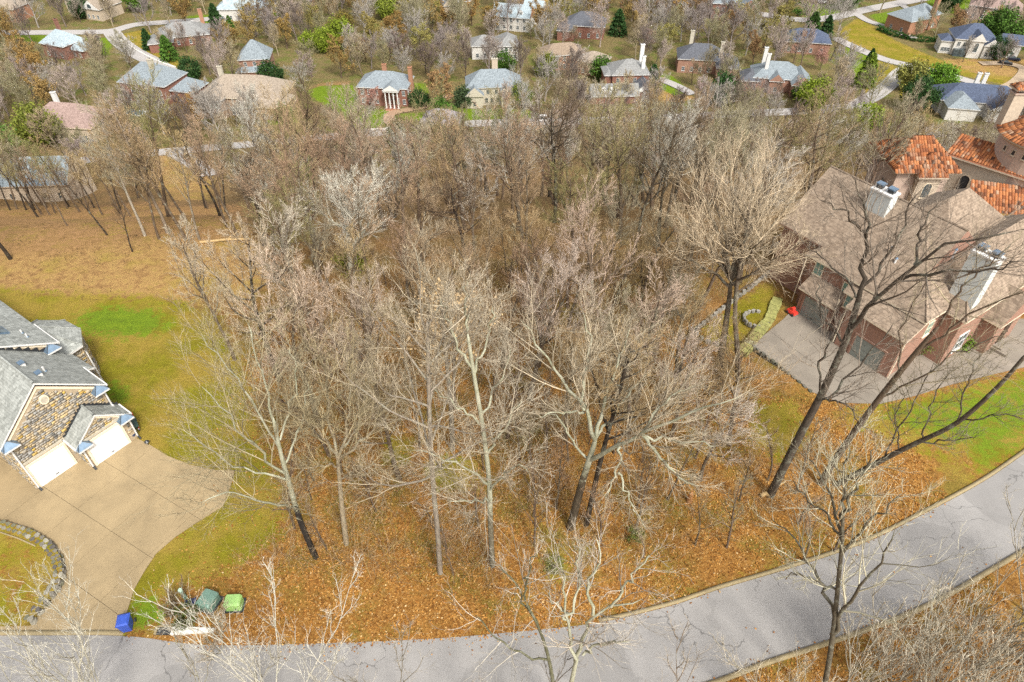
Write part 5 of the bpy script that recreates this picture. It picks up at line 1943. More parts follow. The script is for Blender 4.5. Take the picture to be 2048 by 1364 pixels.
def grow(rng, P, R, n, t0, t1, ang, length, up, wig, K, rr_, rmin, lenfall=.6, tipf=.25):
    """children of every branch in P (N,k,3): n each, spread along it"""
    N, k, _ = P.shape
    t = t0 + (t1 - t0) * (np.arange(n)[None, :] + rng.uniform(0, 1, (N, n))) / n
    f = t * (k - 1)
    i = np.clip(f.astype(int), 0, k - 2)
    w = (f - i)[..., None]
    ar = np.arange(N)[:, None]
    A, B = P[ar, i], P[ar, i + 1]
    org = A + (B - A) * w
    T = unit(B - A)
    r = R[ar, i] * (1 - w[..., 0]) + R[ar, i + 1] * w[..., 0]
    L0 = np.linalg.norm(np.diff(P, axis=1), axis=2).sum(1)[:, None]
    L = (length * L0 if length > 0 else -length * np.ones((N, 1))) * (1 - lenfall * (t - t0) / max(1e-6, t1 - t0)) * rng.uniform(.65, 1.3, (N, n))
    ref = np.where(np.abs(T[..., 2:3]) < .8, np.array([0, 0, 1.]), np.array([1., 0, 0]))
    U = unit(np.cross(T, ref))
    V = np.cross(T, U)
    az = np.arange(n)[None, :] * 2.4 + rng.uniform(0, 6.28, (N, 1)) + rng.normal(0, .5, (N, n))
    an = ang * rng.uniform(.7, 1.25, (N, n))
    D = np.cos(an)[..., None] * T + np.sin(an)[..., None] * (np.cos(az)[..., None] * U + np.sin(az)[..., None] * V)
    D = D.reshape(-1, 3)
    org = org.reshape(-1, 3)
    L = L.reshape(-1)
    r = np.maximum(np.minimum(r.reshape(-1) * rr_, np.maximum(L * .03, rmin)), rmin)
    pts = [org]
    d = unit(D)
    for s in range(K - 1):
        d = unit(d + rng.normal(0, wig, d.shape) + np.array([0, 0, up]))
        pts.append(pts[-1] + d * (L / (K - 1))[:, None])
    Pn = np.stack(pts, 1)
    Rn = r[:, None] * np.linspace(1, tipf, K)[None, :]
    return Pn, np.maximum(Rn, rmin * .6)

def tree_meshes(seed, H=18., base_r=.22, limb_t0=.35, n1=14, len1=.36, ang1=.9, up1=.10, n2=8, n3=7, n4=5, len2=.5, len3=.55, len4=.6, twig=.010, lean=(0, 0),
                wig=.12, limbs=None, trunk=None, buds=0, stems=1, budsize=.1, name='bare', up2=.10, t_end=.97, ang2=.66, bark=None):
    rng = np.random.default_rng(seed)
    if trunk is not None:
        trunk = [np.array(q, float) for q in trunk]
        P0 = np.array([spline(trunk, 5)])
        R0 = base_r * np.linspace(1, .42, P0.shape[1])[None, :]
    else:
        K = 12
        Ps, Rs = [], []
        for s in range(stems):
            d = np.array([lean[0], lean[1], 1.]) + (rng.normal(0, .16, 3) * [1, 1, 0] if stems > 1 else 0)
            if stems > 1:
                a = 6.28 * s / stems + rng.uniform(-.5, .5)
                d += np.array([math.cos(a), math.sin(a), 0]) * rng.uniform(.2, .42)
            d /= np.linalg.norm(d)
            h = H * (rng.uniform(.75, 1) if stems > 1 else 1)
            pts = [np.array([0, 0, -.3]) + (np.array([d[0], d[1], 0]) * .3 if stems > 1 else 0)]
            for k in range(K - 1):
                d = d + rng.normal(0, .055, 3) + np.array([0, 0, .05])
                d /= np.linalg.norm(d)
                pts.append(pts[-1] + d * h / (K - 1))
            Ps.append(pts)
            Rs.append(base_r * (1.25 if stems == 1 else .8) * np.array([1.25] + list(np.linspace(1, .10, K - 1) ** .85)))
        P0, R0 = np.array(Ps), np.array(Rs)
    parts = [(P0, R0, 8 if stems == 1 else 6)]
    if limbs is not None:
        LP = [spline([np.array(q, float) for q in l[1]], 5) for l in limbs]
        k = 12
        rs = []
        for l, p in zip(limbs, LP):
            p = np.array(p)
            s = np.concatenate([[0], np.cumsum(np.linalg.norm(np.diff(p, axis=0), axis=1))])
            q = np.stack([np.interp(np.linspace(0, s[-1], k), s, p[:, c]) for c in range(3)], 1)
            q[1:-1] += rng.normal(0, .09, (k - 2, 3))
            rs.append(q)
        P1 = np.array(rs)
        R1 = np.array([np.linspace(l[0], max(.025, l[0] * .18), k) for l in limbs])
    else:
        P1, R1 = grow(rng, P0, R0, n1, limb_t0, t_end, ang1, len1, up1, wig, 9, .62, .03, .55, .16)
    parts.append((P1, R1, 5))
    P2, R2 = grow(rng, P1, R1, n2, .18, 1.0, ang2, len2, up2, wig * .9, 6, .55, twig * 1.4, .5, .25)
    Pc, Rc = P2, R2
    fine = []
    P3, R3 = grow(rng, P2, R2, n3, .12, 1.0, .56, len3, .09, wig * .85, 4, .55, twig, .45, .5)
    fine.append((P3, R3, 3))
    P4, R4 = grow(rng, P3, R3, n4, .1, 1.0, .52, len4, .08, wig * .9, 3, .7, twig * .8, .35, .6)
    fine.append((P4, R4, 3))
    def build(ps, nm, mat, extra=None):
        V, Q, T3, o = [], [], [], 0
        for P, R, s in ps:
            v, fs = tubes(P, R, s, tip=True)
            V.append(v)
            for f in fs:
                (Q if f.shape[1] == 4 else T3).append(f + o)
            o += len(v)
        if extra is not None:
            V.append(extra[0])
            Q.append(extra[1] + o)
        me = raw_mesh(nm, np.concatenate(V), [np.concatenate(Q), np.concatenate(T3)])
        me.materials.append(mat)
        if extra is not None:
            me.materials.append(LEAF)
            nq = sum(len(q) for q in Q)
            mi = np.zeros(len(me.polygons), np.int32)
            mi[nq - len(extra[1]):nq] = 1
            me.polygons.foreach_set('material_index', mi)
        return me
    tm = build(parts, 'trunk', bark or BARK)
    extra = None
    if buds:
        tips = P4[:, -1, :]
        ix = rng.integers(0, len(tips), buds)
        p = tips[ix] + rng.normal(0, .12, (buds, 3))
        a = unit(rng.normal(size=(buds, 3)))
        b = unit(np.cross(a, rng.normal(size=(buds, 3))))
        s = budsize * rng.uniform(.6, 1.3, (buds, 1))
        extra = (np.stack([p - a * s, p + b * s * .6, p + a * s, p - b * s * .6], 1).reshape(-1, 3), np.arange(buds * 4).reshape(-1, 4))
    cm = build([(Pc, Rc, 4)] + fine, 'crown', TWIG, extra)
    return tm, cm

def plant(meshes, x, y, rz, s, label, group=None, tcol=(.2, .16, .12), ccol=(.3, .25, .19), name='bare_tree', cat='tree', z=None, sz=None, tilt=(0, 0)):
    zz = float(tz(x, y)) if z is None else z
    t = thing(name, label, cat, (x, y, zz - .05), rz, group)
    t.scale = (s, s, s if sz is None else sz)
    t.rotation_euler = (tilt[0], tilt[1], rz)
    a = link('trunk', meshes[0], t)
    a.color = (*tcol, 1)
    b_ = link('crown', meshes[1], t)
    b_.color = (*ccol, 1)
    return t

# ---- colours of bark and twigs
TAN, PINK, GREY, DARKB, OLIVE, PALE_T = (.325, .24, .13), (.315, .22, .14), (.28, .24, .165), (.135, .095, .06), (.23, .205, .09), (.46, .43, .32)
TRK, TRK_D, TRK_L, TRK_P = (.135, .10, .07), (.05, .039, .03), (.33, .29, .23), (.42, .40, .32)

def onr(u, v, foot, dr=0.0):
    """the point seen at (u, v) whose plan distance is that of the foot plus dr"""
    d = ray(u, v)
    t = (math.hypot(foot[0], foot[1]) + dr) / math.hypot(d[0], d[1])
    return np.array([0, 0, CAM_H]) + d * t

def hero(seed, foot, trunk, limbs, base_r, label, tcol, ccol, name='bare_tree', fz=None, **kw):
    f = at(*foot) if fz is None else fz
    tr = [np.array([0, 0, -.3])] + [onr(a[0], a[1], f, a[2] if len(a) > 2 else 0) - f for a in trunk]
    lb = [(r, [onr(a[0], a[1], f, a[2] if len(a) > 2 else 0) - f for a in pts]) for r, pts in limbs]
    ms = tree_meshes(seed, base_r=base_r, trunk=tr, limbs=lb if lb else None, **kw)
    return plant(ms, f[0], f[1], 0, 1, label, None, tcol, ccol, name, z=f[2] + .05)

HK = dict(n2=12, n3=8, n4=6, twig=.0085)
# the spreading oak right of the centre
hero(101, (1140, 1055), [(1163, 970), (1180, 915), (1192, 875)],
     [(0.148, [(1190, 880), (1168, 820, -.3), (1125, 755, -.8), (1090, 712, -1), (1040, 640, -1.2)]),
      (0.111, [(1168, 820, -.3), (1166, 760, .5), (1180, 700, 1), (1165, 620, 1.4)]),
      (0.141, [(1192, 875), (1212, 800, .8), (1232, 730, 1.5), (1262, 650, 2)]),
      (0.163, [(1180, 920), (1222, 898, -.8), (1285, 868, -1.6), (1350, 838, -2), (1420, 812, -2.2), (1490, 790, -2.4)]),
      (0.111, [(1285, 870, -1.6), (1330, 925, -2.8), (1365, 958, -3.4), (1400, 975, -3.8)]),
      (0.104, [(1285, 870, -1.6), (1350, 880, -1.2), (1440, 892, -1.0)]),
      (0.096, [(1240, 893, -1), (1236, 945, -2.4), (1214, 990, -3.4), (1216, 1000, -3.7)]),
      (0.074, [(1236, 945, -2.4), (1262, 1000, -3.4), (1292, 1060, -4.2)]),
      (0.104, [(1285, 868, -1.6), (1330, 800, -.5), (1400, 770, .2)]),
      (0.096, [(1180, 930), (1110, 830, 1.2), (1080, 840, 1.5)]),
      (0.104, [(1192, 875), (1250, 800, 3), (1300, 740, 4.5)]),
      (0.089, [(1168, 825), (1110, 825, -2), (1070, 830, -2.4)])], .31,
     'big spreading bare tree with pale lichen-covered limbs, in the lot centre right', (.10, .08, .055), (.33, .28, .20), wig=.14, bark=LICHEN, **HK)
f_ = at(1172, 1050)
hero(102, (1172, 1050), [(1192, 960, .3), (1212, 880, .6), (1235, 800, 1), (1262, 690, 1.6)], [], .20,
     'dark second trunk with a tan crown close behind the lichen-covered spreading tree', TRK_D, TAN, limb_t0=.5, n1=15, len1=.3, n2=8, n3=7, n4=6, twig=.010)
# dark tall tree in front of the brick house
hero(103, (1540, 990), [(1600, 870), (1642, 790), (1690, 685), (1714, 610), (1722, 575)],
     [(0.144, [(1722, 578), (1729, 520, .5), (1734, 455, .8), (1724, 395, .9), (1698, 345, 1)]),
      (0.086, [(1733, 475, .7), (1690, 425, -.2), (1640, 400, -.8)]),
      (0.094, [(1722, 575), (1768, 522, 1), (1800, 465, 1.4), (1818, 415, 1.6), (1850, 372, 1.7)]),
      (0.158, [(1692, 682), (1740, 612, -.8), (1800, 560, -1.2), (1850, 510, -1.6), (1905, 488, -1.8), (1985, 472, -2), (2060, 455, -2)]),
      (0.086, [(1800, 560, -1.2), (1870, 545, -1.8), (1940, 543, -2.2), (2000, 533, -2.5), (2060, 522, -2.6)]),
      (0.079, [(1828, 530, -1.4), (1832, 498, -1), (1850, 440, -.5), (1880, 400, 0)]),
      (0.086, [(1642, 790), (1640, 730, -1), (1668, 665, -1.4), (1690, 625, -1.5)]),
      (0.101, [(1625, 825), (1690, 762, 1.2), (1740, 700, 2), (1790, 640, 2.6)]),
      (0.072, [(1640, 800), (1690, 806, -2), (1712, 838, -3), (1745, 860, -3.4)]),
      (0.072, [(1714, 610), (1690, 560, 1.4), (1650, 520, 2), (1610, 480, 2.4)]),
      (0.086, [(1690, 685), (1650, 640, 1.5), (1630, 560, 2.2)])], .30,
     'tall dark bare tree leaning in front of the brick house roof', (.085, .07, .055), (.20, .165, .13), wig=.15, n2=10, n3=7, n4=5, twig=.009)
hero(104, (1640, 968), [(1690, 890), (1760, 795), (1832, 705), (1880, 650)],
     [(0.089, [(1832, 705), (1900, 660), (1980, 610), (2060, 575)]), (0.074, [(1760, 795), (1830, 760), (1930, 700), (2020, 670)]),
      (0.081, [(1880, 650), (1910, 590), (1960, 540), (2030, 480)]), (0.067, [(1800, 745), (1800, 680), (1830, 600), (1880, 520)])], .26,
     'brown leaning tree behind the dark tall one, its limbs over the grey driveway', TRK, (.27, .23, .15), n2=8, n3=5, n4=4, twig=.009)
hero(105, (1668, 968), [(1768, 918), (1830, 887), (1913, 846), (1995, 774), (2060, 700)],
     [(0.067, [(1768, 918), (1800, 850), (1840, 790), (1870, 720)]), (0.067, [(1830, 887), (1900, 880), (1960, 870)]), (0.059, [(1913, 846), (1930, 780), (1960, 700)]),
      (0.059, [(1850, 880), (1860, 820), (1900, 740)]), (0.059, [(1913, 846), (1990, 830), (2060, 840)]), (0.059, [(1800, 905), (1790, 840), (1810, 790)])], .22,
     'strongly slanting dark tree reaching over the green lawn at the right', (.10, .08, .06), (.16, .14, .09), n2=9, n3=6, n4=5, twig=.009)
# the two-stemmed tan tree beside the brick house
hero(106, (1440, 728), [(1450, 660), (1458, 600), (1462, 560)],
     [(.18, [(1462, 560), (1440, 520), (1395, 470, -1), (1345, 430, -1.6)]), (.18, [(1462, 560), (1446, 500), (1420, 420, .5), (1392, 345, .8)]),
      (.18, [(1462, 560), (1468, 480), (1462, 390, 1), (1455, 305, 1.4)]), (.18, [(1462, 560), (1492, 480), (1515, 400, 1.5), (1535, 320, 2)]),
      (.16, [(1462, 560), (1510, 500), (1555, 440, .2), (1590, 385, .4)]), (.14, [(1462, 570), (1530, 530), (1580, 500, -1.4), (1610, 478, -1.8)]),
      (.14, [(1460, 575), (1400, 530), (1360, 515, -2), (1335, 500, -2.4)]), (.13, [(1460, 560), (1440, 530), (1410, 500, -3), (1380, 490, -4)]),
      (.13, [(1462, 560), (1490, 520), (1510, 490, -3), (1530, 470, -4)]), (.13, [(1462, 560), (1450, 480), (1430, 390, 3), (1440, 330, 4)]), (.13, [(1462, 560), (1500, 460), (1540, 370, 3), (1560, 330, 4)])], .34,
     'large fan-shaped tan tree on a thick trunk left of the brick house', (.16, .13, .095), (.42, .34, .235), n2=12, n3=8, n4=6, twig=.010)
hero(107, (1478, 745), [(1474, 690), (1470, 630), (1475, 560), (1490, 480), (1500, 400)], [], .24,
     'slimmer trunk forked beside the large fan-shaped tan tree', (.15, .12, .09), (.38, .31, .22), limb_t0=.5, n1=12, len1=.26, n2=7, n3=6, n4=5, twig=.010)
# trees along the front of the lot
hero(108, (632, 1115), [(600, 1040), (578, 965), (560, 900), (545, 830)],
     [(0.096, [(578, 965), (520, 905, -.5), (462, 840, -.8), (400, 770, -1)]), (0.089, [(592, 1015), (520, 1000, -1.5), (450, 985, -2.2), (395, 1010, -2.6)]),
      (0.096, [(560, 900), (540, 800, .5), (515, 720, .8), (495, 640, 1)]), (0.081, [(568, 930), (604, 840, 1), (612, 760, 1.2)]),
      (0.074, [(575, 960), (500, 940, 1), (420, 900, 1.5), (365, 860, 1.7)]), (0.074, [(560, 900), (500, 800), (440, 720), (400, 660)]), (0.074, [(560, 880), (590, 780, 1.5), (580, 690, 2)])], .21,
     'black trunked tree with pale branches at the lawn edge, front left of the lot', (.035, .03, .026), (.29, .25, .16), bark=LICHEN, **HK)
hero(109, (692, 1088), [(684, 1015), (678, 945), (675, 918)],
     [(0.111, [(676, 920), (652, 880), (620, 850, -.5), (590, 835, -.8)]), (0.111, [(676, 920), (664, 860, .4), (652, 780, .8), (640, 690, 1)]),
      (0.111, [(676, 920), (692, 860), (702, 780, .5), (708, 690, .9)]), (0.089, [(676, 925), (725, 880, -.6), (765, 840, -1), (800, 790, -1.2)]), (0.074, [(680, 960), (740, 935, -2), (780, 930, -2.4)]),
      (0.074, [(677, 930), (630, 930, -1.5), (590, 960, -2)]), (0.081, [(676, 915), (720, 840, 2), (740, 760, 2.5)])], .20,
     'tan trunked tree forking low, just right of the black trunk', (.30, .25, .17), (.30, .25, .15), **HK)
hero(110, (880, 1146), [(875, 1060), (868, 990), (862, 900), (858, 800), (856, 700), (854, 640)], [], .18,
     'tree with a smooth straight grey trunk in the front middle of the lot', (.27, .235, .19), (.32, .27, .19), limb_t0=.38, n1=18, len1=.32, n2=8, n3=7, n4=6, twig=.009)
hero(111, (985, 1132), [(981, 1050), (978, 960), (966, 860), (948, 750), (934, 660)],
     [(0.089, [(979, 970), (915, 925, -1), (850, 905, -1.8), (815, 900, -2)]), (0.089, [(974, 910), (1010, 850, -.5), (1045, 800, -.8)]), (0.081, [(964, 850), (905, 805, .5), (850, 770, .8)]),
      (0.081, [(948, 750), (975, 680, .5), (985, 610, .8)]), (0.081, [(944, 735), (905, 660), (880, 590)]), (0.074, [(934, 665), (930, 610), (935, 560)]), (0.074, [(979, 980), (1030, 930, -2), (1060, 950, -2.4)]),
      (0.074, [(960, 830), (1000, 760, 1), (1020, 690, 1.4)]), (0.067, [(980, 1000), (930, 1000, -2.5), (890, 1000, -3)])], .19,
     'lichen-pale tree with grey-white upper branches, front centre of the lot', (.17, .155, .11), (.35, .305, .23), bark=LICHEN, **HK)
hero(112, (905, 900), [(902, 820), (895, 740), (888, 670), (884, 600)], [], .2, 'slim tree with tufts of dried orange leaves in its top, centre of the lot', (.22, .19, .15), (.40, .29, .17),
     name='leafy_tree', limb_t0=.45, n1=13, len1=.26, n2=7, n3=6, n4=5, buds=1500, budsize=.11, twig=.009)
# foreground trees rising from below the frame, across the road
hero(113, (1640, 1422), [(1655, 1340), (1668, 1250), (1677, 1160), (1684, 1085), (1686, 1030)],
     [(.11, [(1669, 1230), (1612, 1112, .5), (1572, 1062, .8), (1540, 1035, 1)]), (.12, [(1664, 1270), (1722, 1170, -.3), (1768, 1112, -.3), (1792, 1050, -.3)]),
      (.09, [(1684, 1085), (1662, 1005, .4), (1640, 955, .6), (1605, 895, .8)]), (.09, [(1686, 1040), (1718, 960, .2), (1752, 895, .3)]), (.09, [(1686, 1050), (1690, 960), (1700, 880)]),
      (.08, [(1681, 1110), (1740, 1042, .6), (1805, 985, 1)]), (.08, [(1684, 1080), (1630, 1010, 1), (1580, 960, 1.4)]), (.07, [(1674, 1180), (1600, 1150, -.5), (1570, 1160, -.6)])], .17,
     'lichen-grey tree standing over the road at the lower right', (.11, .095, .068), (.38, .355, .26), n2=9, n3=6, n4=5, twig=.0075)
hero(114, (1128, 1462), [(1136, 1400), (1150, 1332), (1152, 1318)],
     [(.11, [(1151, 1325), (1166, 1280), (1186, 1230, .2), (1222, 1214, .3), (1290, 1195, .4)]), (.10, [(1150, 1330), (1140, 1280), (1134, 1230, .2), (1130, 1165, .5), (1118, 1110, .7)]),
      (.07, [(1136, 1240, .2), (1105, 1200, .4), (1096, 1195, .5)]), (.07, [(1166, 1310), (1205, 1288, -.4), (1262, 1284, -.6)]), (.08, [(1186, 1230, .2), (1180, 1170, .5), (1200, 1110, .8), (1190, 1070, 1)]),
      (.06, [(1222, 1214, .3), (1260, 1160, .6), (1300, 1110, .8)]), (.06, [(1134, 1230), (1160, 1160, .8), (1150, 1090, 1.2)])], .17,
     'lichen-barked tree rising over the road at the bottom centre', (.15, .135, .10), (.36, .32, .26), wig=.2, bark=LICHEN, n2=8, n3=5, n4=4, twig=.0075)
hero(115, (1118, 1458), [(1108, 1380), (1098, 1320), (1080, 1262), (1050, 1200)],
     [(.06, [(1080, 1262), (1040, 1180, .3), (1000, 1130, .5)]), (.06, [(1098, 1320), (1040, 1310, -.4), (980, 1260, -.5), (950, 1230, -.5)]), (.05, [(1050, 1200), (1055, 1150), (1075, 1100)])], .12,
     'slender greenish trunk left of the lichen-barked tree over the road', (.13, .13, .08), (.38, .35, .29), wig=.2, n2=7, n3=5, n4=4, twig=.007)

_BR = {}
def pale_stems(seed, u, v, H, label, stems=5, base=.055, ccol=(.46, .44, .365), tcol=(.40, .385, .31), share=None, **kw):
    f = at(u, v)
    k = dict(stems=stems, base_r=base, n1=8, len1=.34, limb_t0=.28, ang1=.5, n2=5, n3=4, n4=2, twig=.006, up1=.12, wig=.09)
    k.update(kw)
    if share is not None:
        if share not in _BR:
            _BR[share] = tree_meshes(seed, H=10., **k)
        return plant(_BR[share], f[0], f[1], seed, H / 10., label, None, tcol, ccol, 'multi_stem_tree')
    return plant(tree_meshes(seed, H=H, **k), f[0], f[1], seed, 1, label, None, tcol, ccol, 'multi_stem_tree')
pale_stems(201, 568, 1455, 14.5, 'white-barked many-stemmed tree at the bottom edge left of centre', 6, base=.062, ccol=(.47, .45, .38), tcol=(.52, .51, .44), ang1=.36, len1=.3)
pale_stems(202, 130, 1490, 14.5, 'lichen-white bush tree at the bottom left over the road', 5)
pale_stems(203, 235, 1500, 15, 'lichen-speckled slim tree in front of the tan driveway mouth', 4)
pale_stems(204, 20, 1500, 12.5, 'pale twiggy tree at the bottom left corner', 4)
pale_stems(205, 420, 1480, 13, 'thin grey-brown tree over the road left of the white-barked one', 3, ccol=(.36, .33, .27), tcol=(.25, .23, .17))
pale_stems(206, 800, 1490, 9.5, 'thin bare tree low over the road right of the white-barked one', 3, ccol=(.30, .27, .22), tcol=(.2, .18, .14))
pale_stems(207, 1340, 1500, 12, 'thin brown upright tree over the road right of the bottom centre', 3, ccol=(.30, .25, .18), tcol=(.2, .16, .12))
pale_stems(208, 1010, 1500, 10.5, 'small curly dark tree over the road at the bottom centre left', 3, ccol=(.24, .21, .17), tcol=(.14, .12, .1))
pale_stems(209, 440, 1300, 5.2, 'low bare tree in front of the green utility cabinets', 4, base=.04, ccol=(.40, .34, .26), tcol=(.33, .3, .22))
pale_stems(210, 352, 1222, 2.6, 'tangled dark brown shrub between the tan driveway and the cable pedestal', 9, base=.03, ccol=(.22, .16, .09), tcol=(.15, .11, .07))
rs = random.Random(21)
for i, (u, v, H, lab) in enumerate([(1700, 1400, 10.5, 'pale brushy tree at the bottom right, left end of the brush row'), (1790, 1395, 10.5, 'pale brushy tree at the bottom right beside the left end one'), (1880, 1380, 11, 'pale brushy tree in the middle of the bottom right brush'),
                                    (1960, 1330, 10.5, 'pale brushy tree right of the middle in the bottom right brush'), (2040, 1330, 12, 'pale brushy tree at the right frame edge by the road'), (2060, 1230, 9.5, 'topmost pale brushy tree at the right edge beside the road'),
                                    (1830, 1500, 12, 'pale brushy tree lowest in the bottom right corner, left'), (1960, 1480, 12, 'pale brushy tree lowest in the bottom right corner, right'), (2090, 1430, 13, 'pale brushy tree filling the very bottom right corner'), (1560, 1440, 9, 'sparse brown brushy tree on the south road edge')]):
    pale_stems(220 + i, u, v, H, lab, 8, base=.05, ccol=rs.choice([(.52, .47, .37), (.46, .42, .33), (.50, .44, .33)]), tcol=(.36, .33, .26), n1=8, n2=4, n3=3, n4=2, limb_t0=.15, ang1=.4, len1=.38, wig=.06, share=i % 3)

# ---- prototypes for the woods
PROT = [tree_meshes(301 + i, H=15 + (i % 3), n1=13 + i % 4, limb_t0=.30 + .05 * (i % 3), len1=.33 + .03 * (i % 4), ang1=.8 + .1 * (i % 3), n2=8, n3=6, n4=6, twig=.0125, base_r=.19) for i in range(6)]
SLIM = [tree_meshes(321 + i, H=18, n1=14, limb_t0=.38, len1=.27, ang1=.7, n2=7, n3=6, n4=5, twig=.014, base_r=.15, lean=(-.06, 0)) for i in range(3)]
VASE = [tree_meshes(331 + i, H=12, stems=6, base_r=.15, n1=8, limb_t0=.2, len1=.4, ang1=.5, n2=6, n3=5, n4=5, twig=.0125) for i in range(2)]
SAPL = [tree_meshes(341 + i, H=8, n1=11, limb_t0=.25, len1=.3, ang1=.75, n2=6, n3=5, n4=3, twig=.008, base_r=.07) for i in range(3)]
FARP = [tree_meshes(351 + i, H=14, n1=14, limb_t0=.2, len1=.5, ang1=.85, n2=9, n3=6, n4=4, twig=.03, base_r=.2) for i in range(3)]
BUDP = [tree_meshes(361 + i, H=11.5, n1=14, limb_t0=.15, len1=.56, ang1=1.0, up1=.06, n2=8, n3=5, n4=3, twig=.03, base_r=.2, buds=4200, budsize=.17) for i in range(2)]
rp = random.Random(77)
def jit(c, k=.16):
    f = rp.uniform(1 - k, 1 + k)
    return tuple(min(.9, max(.01, x * f * rp.uniform(.96, 1.04))) for x in c)

# ---- named trees of the middle distance
def at_px(meshes, u, v, s, label, tcol, ccol, name='bare_tree', group=None, **kw):
    f = at(u, v)
    return plant(meshes, f[0], f[1], rp.uniform(0, 6.28), s, label, group, tcol, ccol, name, **kw)
spread = tree_meshes(401, H=15, base_r=.32, n1=16, limb_t0=.25, len1=.58, ang1=1.0, n2=10, n3=7, n4=6, twig=.0125, up1=.14)
at_px(spread, 708, 565, .78, 'broad pale silvery tree with spreading limbs at the edge of the brown field', (.36, .35, .28), (.52, .49, .41))
at_px(VASE[0], 932, 392, 1.15, 'dark vase-shaped olive tree standing alone in the middle of the far woods', (.10, .09, .06), (.19, .175, .11), 'multi_stem_tree')
at_px(PROT[0], 612, 700, 1.05, 'wide grey-tan tree between the brown field and the lot', TRK, (.41, .36, .28))
at_px(PROT[1], 560, 760, 1.0, 'dark limbed tan tree on the lawn edge behind the black trunk', TRK_D, (.38, .31, .22))
at_px(PROT[2], 640, 850, .95, 'pinkish tan tree behind the low-forking tan trunk', TRK, (.42, .33, .25))
at_px(PROT[3], 760, 850, .95, 'grey-brown tree in the lot left of the straight grey trunk', TRK, (.36, .29, .225))
at_px(PROT[4], 800, 960, .8, 'thin brown tree right behind the smooth straight grey trunk', TRK, (.35, .29, .2))
at_px(PROT[5], 1060, 800, .9, 'pinkish grey tree left behind the spreading lichen-covered tree', TRK, (.38, .31, .255))
at_px(PROT[0], 1265, 820, 1.0, 'pinkish tan rounded tree behind the spreading lichen-covered tree', TRK, (.42, .325, .25))
at_px(PROT[2], 1180, 740, .95, 'pink-brown tree in the lot behind the centre, below the dark woods', TRK, (.39, .295, .225))
at_px(PROT[3], 1340, 880, .75, 'fine pinkish tree right of the spreading lichen-covered tree', TRK, (.44, .36, .29))
at_px(PROT[1], 1400, 960, .6, 'small fine grey tree near the broken stump in the lot', TRK, (.44, .38, .32))
at_px(SLIM[1], 470, 720, .8, 'slim bare tree standing on the olive lawn', TRK, (.36, .31, .23))
# trees at the far edge of the brown field
SLIM_LABEL = {0: 'slim tree with a pale straight left-leaning trunk at the near field edge', 1: 'thin dark trunk just right of the pale straight one at the field edge', 2: 'stouter tan trunk behind the thin dark one at the field edge',
              3: 'slim tree just left of the one at the end of the yellow fallen log', 4: 'slim tree standing at the left end of the yellow fallen log', 5: 'black-trunked slim tree beside the dark fallen trunk at the field edge',
              7: 'small crooked dark tree standing furthest out in the brown field', 8: 'dark leaning trunk standing alone at the left frame edge of the field', 14: 'short thin tree in front of the blue roof'}
rq = random.Random(4)
for i, (u, v, s, c, tc) in enumerate([(290, 472, .80, GREY, TRK_L), (318, 478, .72, TAN, TRK), (335, 466, .95, TAN, (.27, .22, .17)), (372, 478, .85, TAN, TRK), (399, 479, .75, TAN, (.24, .2, .15)), (440, 432, .85, DARKB, TRK_D), (372, 440, .8, TAN, TRK), (265, 503, .42, DARKB, TRK_D),
                                      (22, 518, .95, DARKB, TRK_D), (205, 430, .85, TAN, TRK), (110, 426, .9, OLIVE, TRK), (82, 424, .85, TAN, TRK), (52, 420, .9, TAN, TRK_D), (20, 420, .9, TAN, TRK_D), (135, 452, .42, TAN, TRK), (160, 424, .95, OLIVE, TRK), (240, 428, .85, TAN, TRK), (180, 428, .8, TAN, TRK),
                                      (215, 470, .5, DARKB, TRK_D), (475, 470, .8, PINK, TRK), (455, 455, .75, PINK, TRK), (325, 430, .85, DARKB, TRK_D), (-30, 440, .9, TAN, TRK_D)]
                                       + [(rq.uniform(-40, 500), rq.uniform(408, 436), rq.uniform(.78, 1.05), rq.choice([TAN, GREY, OLIVE, PINK]), rq.choice([TRK, TRK_D, TRK])) for _ in range(26)]):
    at_px(SLIM[i % 3], u, v, s, SLIM_LABEL.get(i, 'slim long-trunked bare tree in the row along the far edge of the brown field'), tc, jit(c), name='slim_tree', group='slim trees along the far edge of the brown field', tilt=(0, -.05))

# ---- evergreens and shrubs
def conifer_meshes(seed, H, r):
    rng = np.random.default_rng(seed)
    n = 3400
    t = rng.uniform(0, 1, n) ** .75
    z = H * (.08 + .92 * t)
    rad = r * 1.35 * (1 - t) ** .62 * (rng.uniform(.35, 1, n) ** .5) * (1 + .18 * np.sin(t * 40))
    az = rng.integers(0, 13, n) * (6.28 / 13) * 1.0 + t * 9 + rng.normal(0, .22, n)
    p = np.stack([rad * np.cos(az), rad * np.sin(az), z - .25 * rad], 1)
    d = unit(np.stack([np.cos(az), np.sin(az), rng.normal(-.25, .3, n)], 1))
    s = unit(np.cross(d, rng.normal(size=(n, 3))))
    l = H * .05 * rng.uniform(.7, 1.4, (n, 1))
    V = np.stack([p - d * l, p + s * l * .4, p + d * l, p - s * l * .4], 1).reshape(-1, 3)
    c = raw_mesh('crown', V, [np.arange(n * 4).reshape(-1, 4)])
    c.materials.append(LEAF)
    P = np.array([[[0, 0, -.3], [0, 0, H * .5], [0, 0, H * .97]]])
    v, fs = tubes(P, np.array([[.16, .1, .02]]) * H / 9, 6)
    tm = raw_mesh('trunk', v, fs)
    tm.materials.append(BARK)
    return tm, c
